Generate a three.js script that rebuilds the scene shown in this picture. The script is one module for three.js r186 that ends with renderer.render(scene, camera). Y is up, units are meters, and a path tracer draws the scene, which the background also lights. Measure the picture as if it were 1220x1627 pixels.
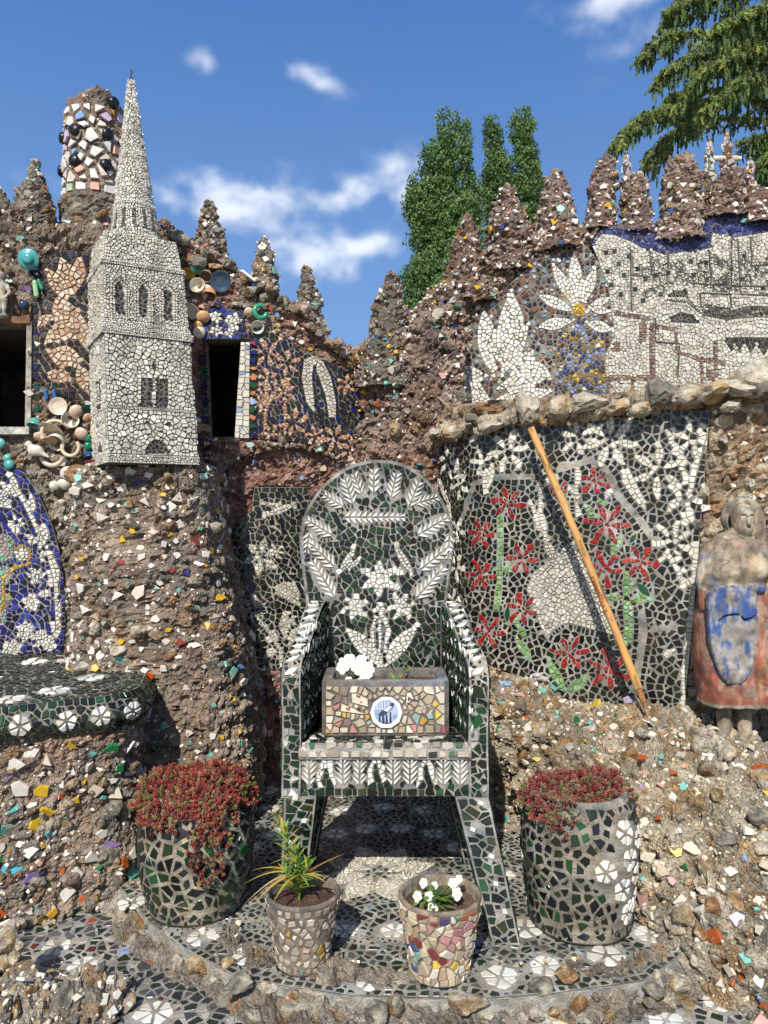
import * as THREE from 'three';
import { FontLoader } from 'three/addons/loaders/FontLoader.js';
import { TextGeometry } from 'three/addons/geometries/TextGeometry.js';
import { mergeGeometries } from 'three/addons/utils/BufferGeometryUtils.js';

// ---------------------------------------------------------------- camera, sky, sun, exposure
const scene = new THREE.Scene();
const FPX = 1222, CX = 610, CY = 813.5, EYE = 1.4;             // focal length and centre of the photograph in its pixels; eye height in metres
const camera = new THREE.PerspectiveCamera(2 * Math.atan(813.5 / FPX) * 180 / Math.PI, 3 / 4, 0.05, 3000);
camera.position.set(0, EYE, 0); camera.lookAt(0, EYE, -10);
const renderer = new THREE.WebGLRenderer({ antialias: true });
renderer.setSize(768, 1024);
renderer.toneMapping = THREE.LinearToneMapping;
renderer.toneMappingExposure = 1.3;
renderer.shadowMap.enabled = true; renderer.shadowMap.type = THREE.PCFSoftShadowMap;
const SUN = new THREE.Vector3(-0.24, 1, 0.84).normalize();
const sun = new THREE.DirectionalLight(new THREE.Color(1.0, 0.955, 0.885), 4.2);
sun.position.copy(SUN).multiplyScalar(20); sun.target.position.set(0, 1, -3.5);
sun.castShadow = true; sun.shadow.mapSize.set(4096, 4096); sun.shadow.radius = 1;
Object.assign(sun.shadow.camera, { left: -5, right: 5, top: 5, bottom: -5, near: 1, far: 45 });
scene.add(sun, sun.target);

// ---------------------------------------------------------------- random numbers and noise
let seedState = 1;
function reseed(s) { seedState = (s * 2654435761) >>> 0; }
function rnd() { seedState = (seedState + 0x6d2b79f5) >>> 0; let t = seedState; t = Math.imul(t ^ (t >>> 15), t | 1); t ^= t + Math.imul(t ^ (t >>> 7), t | 61); return ((t ^ (t >>> 14)) >>> 0) / 4294967296; }
const rr = (a, b) => a + (b - a) * rnd();
const pick = (a) => a[Math.floor(rnd() * a.length)];
const lerp = (a, b, t) => a + (b - a) * t, clamp = (x, a, b) => Math.min(b, Math.max(a, x));
const sstep = (a, b, x) => { const t = clamp((x - a) / (b - a), 0, 1); return t * t * (3 - 2 * t); };
function hash3(x, y, z) { let h = (Math.imul(x, 374761393) + Math.imul(y, 668265263) + Math.imul(z, 2147483647 ^ 0x5bd1e995)) | 0; h = Math.imul(h ^ (h >>> 13), 1274126177); h ^= h >>> 16; return (h >>> 0) / 4294967296; }
function noise3(x, y, z) {
  const ix = Math.floor(x), iy = Math.floor(y), iz = Math.floor(z), fx = x - ix, fy = y - iy, fz = z - iz;
  const u = fx * fx * (3 - 2 * fx), v = fy * fy * (3 - 2 * fy), w = fz * fz * (3 - 2 * fz), h = hash3;
  return lerp(lerp(lerp(h(ix, iy, iz), h(ix + 1, iy, iz), u), lerp(h(ix, iy + 1, iz), h(ix + 1, iy + 1, iz), u), v),
    lerp(lerp(h(ix, iy, iz + 1), h(ix + 1, iy, iz + 1), u), lerp(h(ix, iy + 1, iz + 1), h(ix + 1, iy + 1, iz + 1), u), v), w) * 2 - 1;
}
function fbm(x, y, z, o = 4) { let a = 0, s = 0.5; for (let i = 0; i < o; i++) { a += s * noise3(x, y, z); x = x * 2.03 + 7.1; y = y * 2.03 + 3.7; z = z * 2.03 + 1.3; s *= 0.5; } return a; }
const W = { f1: 0, f2: 0, id: 0, x: 0, y: 0, z: 0 };
function worley(x, y, z) {                                            // nearest and second nearest feature, and the nearest one's number
  const ix = Math.floor(x), iy = Math.floor(y), iz = Math.floor(z); let a = 9, b = 9, id = 0;
  for (let i = -1; i < 2; i++) for (let j = -1; j < 2; j++) for (let k = -1; k < 2; k++) {
    const X = ix + i, Y = iy + j, Z = iz + k, dx = X + hash3(X, Y, Z) - x, dy = Y + hash3(X + 91, Y, Z) - y, dz = Z + hash3(X, Y + 57, Z) - z, d = dx * dx + dy * dy + dz * dz;
    if (d < a) { b = a; a = d; id = hash3(X, Y, Z + 33); W.x = dx; W.y = dy; W.z = dz; } else if (d < b) b = d;
  }
  W.f1 = Math.sqrt(a); W.f2 = Math.sqrt(b); W.id = id; return W;
}
const V = (x, y, z) => new THREE.Vector3(x, y, z);
const P = (px, py, d) => V((px - CX) / FPX * d, EYE - (py - CY) / FPX * d, -d);     // the point that stands d metres in front of the lens at a pixel of the photograph
const rgb = (hex) => { const c = new THREE.Color(hex); return [c.r, c.g, c.b]; };   // sRGB hex to linear
const jit = (c, a = 0.12) => { const k = 1 + rr(-a, a), w = rr(-a, a) * 0.25; return [c[0] * k * (1 + w), c[1] * k, c[2] * k * (1 - w)]; };
const mixc = (a, b, t) => [lerp(a[0], b[0], t), lerp(a[1], b[1], t), lerp(a[2], b[2], t)];

// ---------------------------------------------------------------- sky: blue air and thin clouds, for every direction
{
  const w = 2048, h = 1024, data = new Float32Array(w * h * 4);
  const dirOf = (px, py) => V((px - CX) / FPX, -(py - CY) / FPX, -1).normalize();
  const puffs = [[375, 312, 0.11, 0.045, 0.75], [300, 330, 0.08, 0.035, 0.4], [470, 395, 0.09, 0.035, 0.55], [520, 425, 0.07, 0.04, 0.55], [630, 290, 0.045, 0.04, 0.9], [555, 305, 0.045, 0.03, 0.6], [335, 103, 0.03, 0.018, 0.65],
    [480, 115, 0.03, 0.022, 0.8], [520, 135, 0.03, 0.02, 0.45], [310, 165, 0.02, 0.03, 0.25], [985, 15, 0.08, 0.05, 0.75], [585, 390, 0.06, 0.016, 0.45], [355, 245, 0.014, 0.012, 0.25], [90, 330, 0.05, 0.04, 0.35], [610, 385, 0.03, 0.02, 0.3]]
    .map(([x, y, a, b, s]) => { const d = dirOf(x, y); return { az: Math.atan2(d.x, -d.z), el: Math.asin(d.y), a: a * 0.85, b: b * 0.7, s: s * 0.66 }; });
  for (let j = 0; j < h; j++) for (let i = 0; i < w; i++) {
    const el = ((j + 0.5) / h - 0.5) * Math.PI, lo = ((i + 0.5) / w - 0.5) * 2 * Math.PI, x = Math.cos(lo) * Math.cos(el), z = Math.sin(lo) * Math.cos(el), y = Math.sin(el), az = Math.atan2(x, -z);
    const t = Math.pow(clamp(y, 0, 1), 0.6), zen = [0.04, 0.128, 0.38], hor = [0.29, 0.5, 0.82];
    let c = mixc(hor, zen, clamp(t * 1.28, 0, 1));
    const sunward = clamp(x * SUN.x + y * SUN.y + z * SUN.z, 0, 1); c = mixc(c, [0.8, 0.85, 0.95], 0.55 * Math.pow(sunward, 6));
    let cl = 0; const seen = Math.abs(az) < 0.75 && y > -0.02 && y < 0.75, n1 = seen ? fbm(x * 9, y * 16, z * 9, 5) : 0, n2 = seen ? fbm(x * 30 + 5, y * 46, z * 30, 5) : 0;
    if (seen) for (const p of puffs) { const dx = (az - p.az) / p.a, dy = (el - p.el) / p.b, q = Math.exp(-(dx * dx + dy * dy) * 0.85); cl += p.s * q; }
    else cl = 0.8 * sstep(0.1, 0.5, fbm(x * 4 + 3, y * 9, z * 4, 6)) * sstep(0.02, 0.2, y);
    if (seen) cl = Math.pow(sstep(-0.12, 1.05, cl * 1.2 + n1 * 1.1 + n2 * 1.0 - 0.16), 1.2) * clamp(cl * 2.4, 0, 1);
    cl = clamp(cl, 0, 1); c = mixc(c, [0.82, 0.86, 0.93], cl * 0.8);
    if (y < 0) c = mixc(c, [0.22, 0.2, 0.17], sstep(0, -0.05, y));
    const k = (j * w + i) * 4; data[k] = c[0]; data[k + 1] = c[1]; data[k + 2] = c[2]; data[k + 3] = 1;
  }
  const t = new THREE.DataTexture(data, w, h, THREE.RGBAFormat, THREE.FloatType);
  t.mapping = THREE.EquirectangularReflectionMapping; t.magFilter = t.minFilter = THREE.LinearFilter; t.wrapS = THREE.RepeatWrapping; t.needsUpdate = true;
  scene.background = t; scene.environment = t;
}

// ---------------------------------------------------------------- textures and materials
function pnoise(x, y, per, s) { const ix = Math.floor(x), iy = Math.floor(y), fx = x - ix, fy = y - iy, u = fx * fx * (3 - 2 * fx), v = fy * fy * (3 - 2 * fy), m = (a) => ((a % per) + per) % per, h = (a, b) => hash3(m(a), m(b), s); return lerp(lerp(h(ix, iy), h(ix + 1, iy), u), lerp(h(ix, iy + 1), h(ix + 1, iy + 1), u), v); }
function pfbm(x, y, base, o, s) { let a = 0, k = 0.5, f = base; for (let i = 0; i < o; i++) { a += k * pnoise(x * f, y * f, f, s + i); f *= 2; k *= 0.55; } return a; }
function tex(n, fn, srgb, rep) {
  const d = new Uint8Array(n * n * 4);
  for (let j = 0; j < n; j++) for (let i = 0; i < n; i++) { const c = fn(i / n, j / n), k = (j * n + i) * 4; d[k] = clamp(c[0], 0, 1) * 255; d[k + 1] = clamp(c[1], 0, 1) * 255; d[k + 2] = clamp(c[2], 0, 1) * 255; d[k + 3] = 255; }
  const t = new THREE.DataTexture(d, n, n); t.wrapS = t.wrapT = THREE.RepeatWrapping; t.magFilter = THREE.LinearFilter; t.minFilter = THREE.LinearMipmapLinearFilter; t.generateMipmaps = true; t.repeat.set(rep, rep);
  if (srgb) t.colorSpace = THREE.SRGBColorSpace; t.needsUpdate = true; return t;
}
function pcell(x, y, per, s) { const ix = Math.floor(x), iy = Math.floor(y), m = (a) => ((a % per) + per) % per; let b = 9, id = 0; for (let i = -1; i < 2; i++) for (let j = -1; j < 2; j++) { const X = m(ix + i), Y = m(iy + j), dx = ix + i + hash3(X, Y, s) - x, dy = iy + j + hash3(X, Y, s + 1) - y, d = dx * dx + dy * dy; if (d < b) { b = d; id = hash3(X, Y, s + 2); } } return [Math.sqrt(b), id]; }
const cementColor = tex(512, (u, v) => { const a = pfbm(u, v, 8, 6, 3), s = pnoise(u * 256, v * 256, 256, 9), l = pfbm(u, v, 4, 4, 40); let k = 0.5 + 0.62 * a + (s > 0.84 ? 0.24 : s < 0.16 ? -0.3 : 0); const warm = (l - 0.45) * 0.2, [d2, id2] = pcell(u * 120, v * 120, 120, 27); if (id2 > 0.8 && d2 < 0.4) k *= 0.65 + 0.8 * ((id2 * 53) % 1); return [k * (1 + warm), k, k * (1 - warm)]; }, true, 1 / 0.31);
const cementBump = tex(512, (u, v) => { const a = pfbm(u, v, 16, 5, 13), s = pnoise(u * 128, v * 128, 128, 19), k = 0.25 + 0.6 * a + (s < 0.16 ? -0.25 : 0); return [k, k, k]; }, false, 1 / 0.31);
const roughColor = tex(512, (u, v) => { const a = pfbm(u, v, 10, 6, 23), s = pnoise(u * 200, v * 200, 200, 29), p = pfbm(u, v, 30, 3, 44); let k = 0.46 + 0.6 * a + (s > 0.88 ? 0.25 : s < 0.12 ? -0.28 : 0); let w = (p - 0.45) * 0.4; const [d, id] = pcell(u * 52 + 1.4 * p, v * 52, 52, 7), [d2, id2] = pcell(u * 110, v * 110 + p, 110, 17); if (id > 0.72 && d < 0.34) { k *= 0.75 + 0.95 * ((id * 53) % 1); w += ((id * 91) % 1) * 0.3 - 0.1; } if (id2 > 0.8 && d2 < 0.36) k *= 0.7 + 0.9 * ((id2 * 53) % 1); return [k * (1 + w * 0.36), k, k * (1 - w * 0.5)]; }, true, 1 / 0.37);
const roughBump = tex(512, (u, v) => { const a = pfbm(u, v, 14, 6, 33), p = pfbm(u, v, 30, 3, 44), [d, id] = pcell(u * 52 + 1.4 * p, v * 52, 52, 7); let k = Math.abs(a * 2 - 0.95) * 0.8; if (id > 0.6) k += 0.3 * sstep(0.45, 0.2, d); return [k, k, k]; }, false, 1 / 0.37);
const glazeRough = tex(256, (u, v) => { const a = pfbm(u, v, 12, 5, 53), k = 0.5 + 0.55 * a; return [k, k, k]; }, false, 1 / 0.17);
const glazeColor = tex(256, (u, v) => { const a = pfbm(u, v, 10, 5, 63), s = pnoise(u * 90, v * 90, 90, 5), k = 0.83 + 0.2 * a - (s < 0.08 ? 0.2 : 0); return [k, k * 0.995, k * 0.98]; }, true, 1 / 0.21);
const M = {
  ceramic: new THREE.MeshStandardMaterial({ vertexColors: true, map: glazeColor, roughness: 0.34, roughnessMap: glazeRough, bumpMap: glazeRough, bumpScale: 0.0006 }),
  cement: new THREE.MeshStandardMaterial({ vertexColors: true, map: cementColor, bumpMap: cementBump, bumpScale: 0.008, roughness: 0.95 }),
  rubble: new THREE.MeshStandardMaterial({ vertexColors: true, map: roughColor, bumpMap: roughBump, bumpScale: 0.011, roughness: 0.92, flatShading: true }),
  stone: new THREE.MeshStandardMaterial({ vertexColors: true, map: roughColor, bumpMap: roughBump, bumpScale: 0.003, roughness: 0.75 }),
  soil: new THREE.MeshStandardMaterial({ vertexColors: true, map: roughColor, bumpMap: roughBump, bumpScale: 0.008, roughness: 1 }),
  leaf: new THREE.MeshPhysicalMaterial({ vertexColors: true, roughness: 0.6, side: THREE.DoubleSide }),
  petal: new THREE.MeshPhysicalMaterial({ vertexColors: true, roughness: 0.8, side: THREE.DoubleSide }),
  bark: new THREE.MeshStandardMaterial({ vertexColors: true, roughness: 1, map: roughColor, bumpMap: roughBump, bumpScale: 0.01 }),
  wood: null, paint: new THREE.MeshStandardMaterial({ vertexColors: true, map: cementColor, bumpMap: cementBump, bumpScale: 0.003, roughness: 0.9 }),
};

// ---------------------------------------------------------------- things, parts
const usedNames = new Map();
function numbered(name) { const n = usedNames.get(name) ?? 0; usedNames.set(name, n + 1); return n ? name + '_' + String(n).padStart(3, '0') : name; }
function thing(name, label, category, pos = V(0, 0, 0), group) {
  const g = new THREE.Group(); g.name = numbered(name); g.position.copy(pos); g.userData = { label, category };
  if (group) g.userData.group = group;
  scene.add(g); return g;
}
function rootOf(o) { while (o.parent && o.parent !== scene) o = o.parent; return o; }
function put(parent, name, geo, mat, shift = true) {                    // geo is in world coordinates; the thing's own place is taken off it
  if (shift && parent !== scene) { const r = rootOf(parent).position; geo.translate(-r.x, -r.y, -r.z); }
  const m = new THREE.Mesh(geo, mat); m.name = parent === scene ? numbered(name) : name; m.castShadow = m.receiveShadow = true; parent.add(m); return m;
}
function structure(o) { o.userData.kind = 'structure'; delete o.userData.category; return o; }
class Buf {
  constructor() { this.p = []; this.n = []; this.c = []; this.t = []; }
  tri(a, b, c, n, k, ua, ub, uc) { this.p.push(a.x, a.y, a.z, b.x, b.y, b.z, c.x, c.y, c.z); for (let i = 0; i < 3; i++) { this.n.push(n.x, n.y, n.z); this.c.push(k[0], k[1], k[2]); } this.t.push(ua[0], ua[1], ub[0], ub[1], uc[0], uc[1]); }
  geo() { const g = new THREE.BufferGeometry(); for (const [k, a, s] of [['position', this.p, 3], ['normal', this.n, 3], ['color', this.c, 3], ['uv', this.t, 2]]) g.setAttribute(k, new THREE.BufferAttribute(new Float32Array(a), s)); return g; }
}
function paintGeo(g, fn) {                                              // vertex colours from fn(x, y, z, normal y)
  const p = g.attributes.position, c = new Float32Array(p.count * 3);
  for (let i = 0; i < p.count; i++) { const k = typeof fn === 'function' ? fn(p.getX(i), p.getY(i), p.getZ(i), g.attributes.normal ? g.attributes.normal.getY(i) : 0) : fn; c.set(k.slice(0, 3), i * 3); }
  g.setAttribute('color', new THREE.BufferAttribute(c, 3)); return g;
}
function boxUV(g, s = 1) {                                              // uv in metres by the way each vertex faces
  const p = g.attributes.position, n = g.attributes.normal, t = new Float32Array(p.count * 2);
  for (let i = 0; i < p.count; i++) { const a = Math.abs(n.getX(i)), b = Math.abs(n.getY(i)), c = Math.abs(n.getZ(i)), x = p.getX(i), y = p.getY(i), z = p.getZ(i); if (b >= a && b >= c) t.set([x * s, z * s], i * 2); else if (a >= c) t.set([z * s, y * s], i * 2); else t.set([x * s, y * s], i * 2); }
  g.setAttribute('uv', new THREE.BufferAttribute(t, 2)); return g;
}
const flat = (g) => { const q = g.index ? g.toNonIndexed() : g; q.computeVertexNormals(); return q; };

// ---------------------------------------------------------------- surfaces that tiles are set on: at(u, v, out), normal(u, v, out), fromPx
class Plane {
  constructor(o, u, v) { this.o = o; this.u = u.clone().normalize(); this.n = V().crossVectors(this.u, v).normalize(); this.v = V().crossVectors(this.n, this.u); }
  at(u, v, r = V()) { return r.copy(this.o).addScaledVector(this.u, u).addScaledVector(this.v, v); }
  normal(u, v, r = V()) { return r.copy(this.n); }
  fromPx(px, py) { const e = V(0, EYE, 0), d = P(px, py, 1).sub(e), t = this.o.clone().sub(e).dot(this.n) / d.dot(this.n), q = e.addScaledVector(d, t).sub(this.o); return [q.dot(this.u), q.dot(this.v)]; }
}
class Wall {                                                            // an upright wall over a bent line on the ground; u runs along it, v is the height
  constructor(pd) {
    const raw = pd.map(([px, d]) => V((px - CX) / FPX * d, 0, -d)), c = new THREE.CatmullRomCurve3(raw, false, 'centripetal'); this.q = c.getPoints(pd.length * 14); this.l = [0];
    for (let i = 1; i < this.q.length; i++) this.l.push(this.l[i - 1] + this.q[i].distanceTo(this.q[i - 1]));
    this.len = this.l[this.l.length - 1];
  }
  seg(u) { let i = 0; while (i < this.l.length - 2 && this.l[i + 1] < u) i++; return i; }
  at(u, v, r = V()) { const i = this.seg(u), t = (u - this.l[i]) / (this.l[i + 1] - this.l[i]); r.copy(this.q[i]).lerp(this.q[i + 1], t); r.y = v; return r; }
  normal(u, v, r = V()) { const a = this.at(u - 0.02, 0), b = this.at(u + 0.02, 0); return r.set(-(b.z - a.z), 0, b.x - a.x).normalize(); }
  fromPx(px, py) {
    const a = (px - CX) / FPX; let best = null;
    for (let i = 0; i < this.q.length - 1; i++) {
      const p = this.q[i], s = this.q[i + 1], f0 = p.x + a * p.z, f1 = s.x + a * s.z;       // x = a * d, d = -z
      if ((f0 <= 0 && f1 >= 0) || (i === 0 && f0 > 0) || (i === this.q.length - 2 && f1 < 0)) { const t = f0 / (f0 - f1), d = -lerp(p.z, s.z, t); best = [lerp(this.l[i], this.l[i + 1], t), EYE - (py - CY) / FPX * d]; if (f0 <= 0 && f1 >= 0) break; }
    }
    return best;
  }
}
class Round {                                                           // a surface of revolution about an upright axis; u is the angle times rad, v the height above the base
  constructor(o, prof, rad, lean = [0, 0]) { this.o = o; this.f = prof; this.rad = rad; this.lean = lean; }
  at(u, v, r = V()) { const a = u / this.rad, R = this.f(v, a); return r.set(this.o.x + Math.sin(a) * R + this.lean[0] * v, this.o.y + v, this.o.z + Math.cos(a) * R + this.lean[1] * v); }
  normal(u, v, r = V()) { const e = 0.004, a = this.at(u + e, v), b = this.at(u - e, v), c = this.at(u, v + e), d = this.at(u, v - e); return r.crossVectors(a.sub(b), c.sub(d)).normalize(); }
}

// ---------------------------------------------------------------- mosaic: shards cut from one Voronoi net that follows the outlines of the motifs
function inPoly(p, x, y) { let c = false; for (let i = 0, j = p.length - 1; i < p.length; j = i++) { const a = p[i], b = p[j]; if ((a[1] > y) !== (b[1] > y) && x < (b[0] - a[0]) * (y - a[1]) / (b[1] - a[1]) + a[0]) c = !c; } return c; }
function area(p) { let a = 0; for (let i = 0, j = p.length - 1; i < p.length; j = i++) a += p[j][0] * p[i][1] - p[i][0] * p[j][1]; return a / 2; }
function ccw(p) { return area(p) < 0 ? p.slice().reverse() : p; }
function bbox(p) { let a = 1e9, b = 1e9, c = -1e9, d = -1e9; for (const q of p) { a = Math.min(a, q[0]); b = Math.min(b, q[1]); c = Math.max(c, q[0]); d = Math.max(d, q[1]); } return [a, b, c, d]; }
function clipHalf(p, nx, ny, k) {                                       // keep n.x <= k
  const o = []; for (let i = 0; i < p.length; i++) { const a = p[i], b = p[(i + 1) % p.length], da = a[0] * nx + a[1] * ny - k, db = b[0] * nx + b[1] * ny - k; if (da <= 0) o.push(a); if ((da < 0 && db > 0) || (da > 0 && db < 0)) { const t = da / (da - db); o.push([lerp(a[0], b[0], t), lerp(a[1], b[1], t)]); } } return o;
}
function shrinkConvex(p, g) { const q = ccw(p); let o = q; for (let i = 0; i < q.length; i++) { const a = q[i], b = q[(i + 1) % q.length], L = Math.hypot(b[0] - a[0], b[1] - a[1]); if (L < 1e-6) continue; const nx = (b[1] - a[1]) / L, ny = -(b[0] - a[0]) / L; o = clipHalf(o, nx, ny, a[0] * nx + a[1] * ny - g); if (o.length < 3) return []; } return o; }
// dom: outline in uv; bg and every motif: { poly, size, gap, color(rng) , h, whole }
function mosaic(S, dom, bg, motifs, opt = {}) {
  bg = { ...bg, gap: bg.gap * 0.66 }; dom = ccw(dom); const B = bbox(dom), ms = motifs.map((m) => ({ ...bg, whole: false, skip: 0, ...m, poly: ccw(m.poly) })).filter((m) => m.poly.length > 2 && Math.abs(area(m.poly)) > 1e-7);
  for (const m of ms) m.bb = bbox(m.poly);
  const labelAt = (x, y) => { if (!inPoly(dom, x, y)) return -2; for (let i = ms.length - 1; i >= 0; i--) { const b = ms[i].bb; if (x >= b[0] && x <= b[2] && y >= b[1] && y <= b[3] && inPoly(ms[i].poly, x, y)) return i; } return -1; };
  const spec = (l) => (l >= 0 ? ms[l] : bg);
  const rmin = Math.min(bg.size, ...ms.map((m) => m.size)), cell = Math.max(bg.size, rmin), grid = new Map(), key = (i, j) => i * 100003 + j, seeds = [];
  const near = (x, y, r) => { const k = Math.ceil(r / cell), i0 = Math.floor(x / cell), j0 = Math.floor(y / cell); for (let i = i0 - k; i <= i0 + k; i++) for (let j = j0 - k; j <= j0 + k; j++) { const g = grid.get(key(i, j)); if (g) for (const s of g) { const dx = s.x - x, dy = s.y - y; if (dx * dx + dy * dy < r * r) return true; } } return false; };
  const add = (x, y, l) => { const k = key(Math.floor(x / cell), Math.floor(y / cell)), s = { x, y, l }; if (!grid.has(k)) grid.set(k, []); grid.get(k).push(s); seeds.push(s); };
  const border = (poly, size, l, inner) => {
    const d = size * 0.36; let carry = 0;
    for (let i = 0; i < poly.length; i++) {
      const a = poly[i], b = poly[(i + 1) % poly.length], L = Math.hypot(b[0] - a[0], b[1] - a[1]); if (L < 1e-6) continue; const nx = (b[1] - a[1]) / L, ny = -(b[0] - a[0]) / L;
      let t = carry;
      while (t < L) { const x = a[0] + (b[0] - a[0]) * t / L, y = a[1] + (b[1] - a[1]) * t / L, ax = x - nx * d, ay = y - ny * d, bx = x + nx * d, by = y + ny * d, la = labelAt(ax, ay), lb = labelAt(bx, by);
        if ((inner ? la !== -2 && lb === -2 : la === l && lb !== l) && !near(ax, ay, d * 1.15) && !near(bx, by, d * 1.15)) { add(ax, ay, la); add(bx, by, lb); }
        t += size * rr(0.75, 1.2); }
      carry = t - L;
    }
  };
  for (let i = ms.length - 1; i >= 0; i--) border(ms[i].poly, ms[i].whole ? Math.min(ms[i].size, bg.size) * 0.55 : ms[i].size, i, false);
  border(dom, bg.size, -1, true);
  const A = (B[2] - B[0]) * (B[3] - B[1]), tries = Math.min(260000, Math.ceil(A / (rmin * rmin) * 7));
  for (let k = 0; k < tries; k++) { const x = rr(B[0], B[2]), y = rr(B[1], B[3]), l = labelAt(x, y); if (l === -2) continue; const s = spec(l); if (!near(x, y, s.size * 0.8 * (s.even ? 1 : rr(0.72, 1.25)))) add(x, y, l); }
  for (const s of seeds) s.w = (rnd() - 0.5) * 0.45;
  const tiles = [];
  for (const m of ms) if (m.whole) { const p = shrinkConvex(m.poly, m.gap / 2); if (p.length > 2) tiles.push({ poly: p, m }); }
  for (const s of seeds) {
    if (s.l === -2) continue; const m = spec(s.l); if (m.whole) continue;
    if (m.skip && rnd() < m.skip) continue;
    const R = m.size * 1.6; let p = [[s.x - R, s.y - R], [s.x + R, s.y - R], [s.x + R, s.y + R], [s.x - R, s.y + R]];
    const kk = Math.ceil(2.3 * m.size * 1.3 / cell), i0 = Math.floor(s.x / cell), j0 = Math.floor(s.y / cell), ne = [];
    for (let i = i0 - kk; i <= i0 + kk; i++) for (let j = j0 - kk; j <= j0 + kk; j++) { const g = grid.get(key(i, j)); if (g) for (const o of g) if (o !== s) { const dx = o.x - s.x, dy = o.y - s.y; ne.push([dx * dx + dy * dy, o]); } }
    ne.sort((a, b) => a[0] - b[0]);
    for (const [d2, o] of ne) { const d = Math.sqrt(d2); if (d > R * 2.9) break; if (d < 1e-6) continue; const nx = (o.x - s.x) / d, ny = (o.y - s.y) / d, g = m.gap / 2 * (0.8 + 0.5 * hash3(Math.floor((s.x + o.x) * 5000), Math.floor((s.y + o.y) * 5000), 1)); p = clipHalf(p, nx, ny, s.x * nx + s.y * ny + d / 2 * (1 + (s.l === o.l ? s.w - o.w : 0)) - g); if (p.length < 3) break; }
    if (p.length > 2 && p.some((q) => !inPoly(dom, q[0], q[1]))) for (let i = 0; i < dom.length && p.length > 2; i++) { const a = dom[i], b = dom[(i + 1) % dom.length], L = Math.hypot(b[0] - a[0], b[1] - a[1]); if (L < 1e-6) continue; const tt = clamp(((s.x - a[0]) * (b[0] - a[0]) + (s.y - a[1]) * (b[1] - a[1])) / (L * L), 0, 1); if (Math.hypot(a[0] + (b[0] - a[0]) * tt - s.x, a[1] + (b[1] - a[1]) * tt - s.y) > R) continue; const nx = (b[1] - a[1]) / L, ny = -(b[0] - a[0]) / L, k = a[0] * nx + a[1] * ny; if (s.x * nx + s.y * ny > k) continue; p = clipHalf(p, nx, ny, k - m.gap * 0.3); }
    if (p.length < 3 || area(p) < m.size * m.size * 0.06) continue;
    const parts = []; { const r0 = rnd(), A0 = area(p); if (A0 > m.size * m.size * 0.75 && r0 < (m.split ?? 0.3) && p.length > 3) { let cx = 0, cy = 0; for (const q of p) { cx += q[0] / p.length; cy += q[1] / p.length; } const an = rnd() * Math.PI, nx = Math.cos(an), ny = Math.sin(an), k = cx * nx + cy * ny + rr(-0.1, 0.1) * m.size; parts.push(clipHalf(p, nx, ny, k - m.gap * 0.35), clipHalf(p, -nx, -ny, -k - m.gap * 0.35)); } else parts.push(p); }
    for (const q0 of parts) { if (q0.length < 3) continue; const q = q0.slice(), most = pick(m.corners ?? [3, 4, 4, 5, 5, 5]); while (q.length > most) { let bi = 0, ba = 1e9; for (let i = 0; i < q.length; i++) { const a = q[(i + q.length - 1) % q.length], b = q[i], c = q[(i + 1) % q.length], t = Math.abs((b[0] - a[0]) * (c[1] - a[1]) - (c[0] - a[0]) * (b[1] - a[1])); if (t < ba) { ba = t; bi = i; } } if (ba > area(q0) * 0.55) break; q.splice(bi, 1); } if (area(q) > m.size * m.size * 0.05) tiles.push({ poly: q, m }); }
  }
  for (const t of tiles) {
    let cx = 0, cy = 0; for (const q of t.poly) { cx += q[0] / t.poly.length; cy += q[1] / t.poly.length; }
    t.poly = t.poly.filter((q, i, a) => { const b = a[(i + 1) % a.length]; return Math.hypot(q[0] - b[0], q[1] - b[1]) > 0.0006; });
    t.c = [cx, cy]; t.S = S; t.col = jit(t.m.color(cx, cy), t.m.jit ?? 0.14); t.h = (t.m.h ?? 0.005) * rr(0.6, 1.5); t.tilt = [rr(-1, 1) * (t.m.tilt ?? 0.09), rr(-1, 1) * (t.m.tilt ?? 0.09)];
    t.parent = opt.parent; measure(t);
  }
  return tiles.filter((t) => t.poly.length > 2);
}
const _a = V(), _b = V();
function measure(t) { t.pc = t.S.at(t.c[0], t.c[1]); t.N = t.S.normal(t.c[0], t.c[1]); const e = _a.set(0, EYE, 0).sub(t.pc), d = e.length(); t.px = Math.sqrt(Math.max(0, e.dot(t.N) / d) * Math.abs(area(t.poly))) * FPX / d; }
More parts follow.
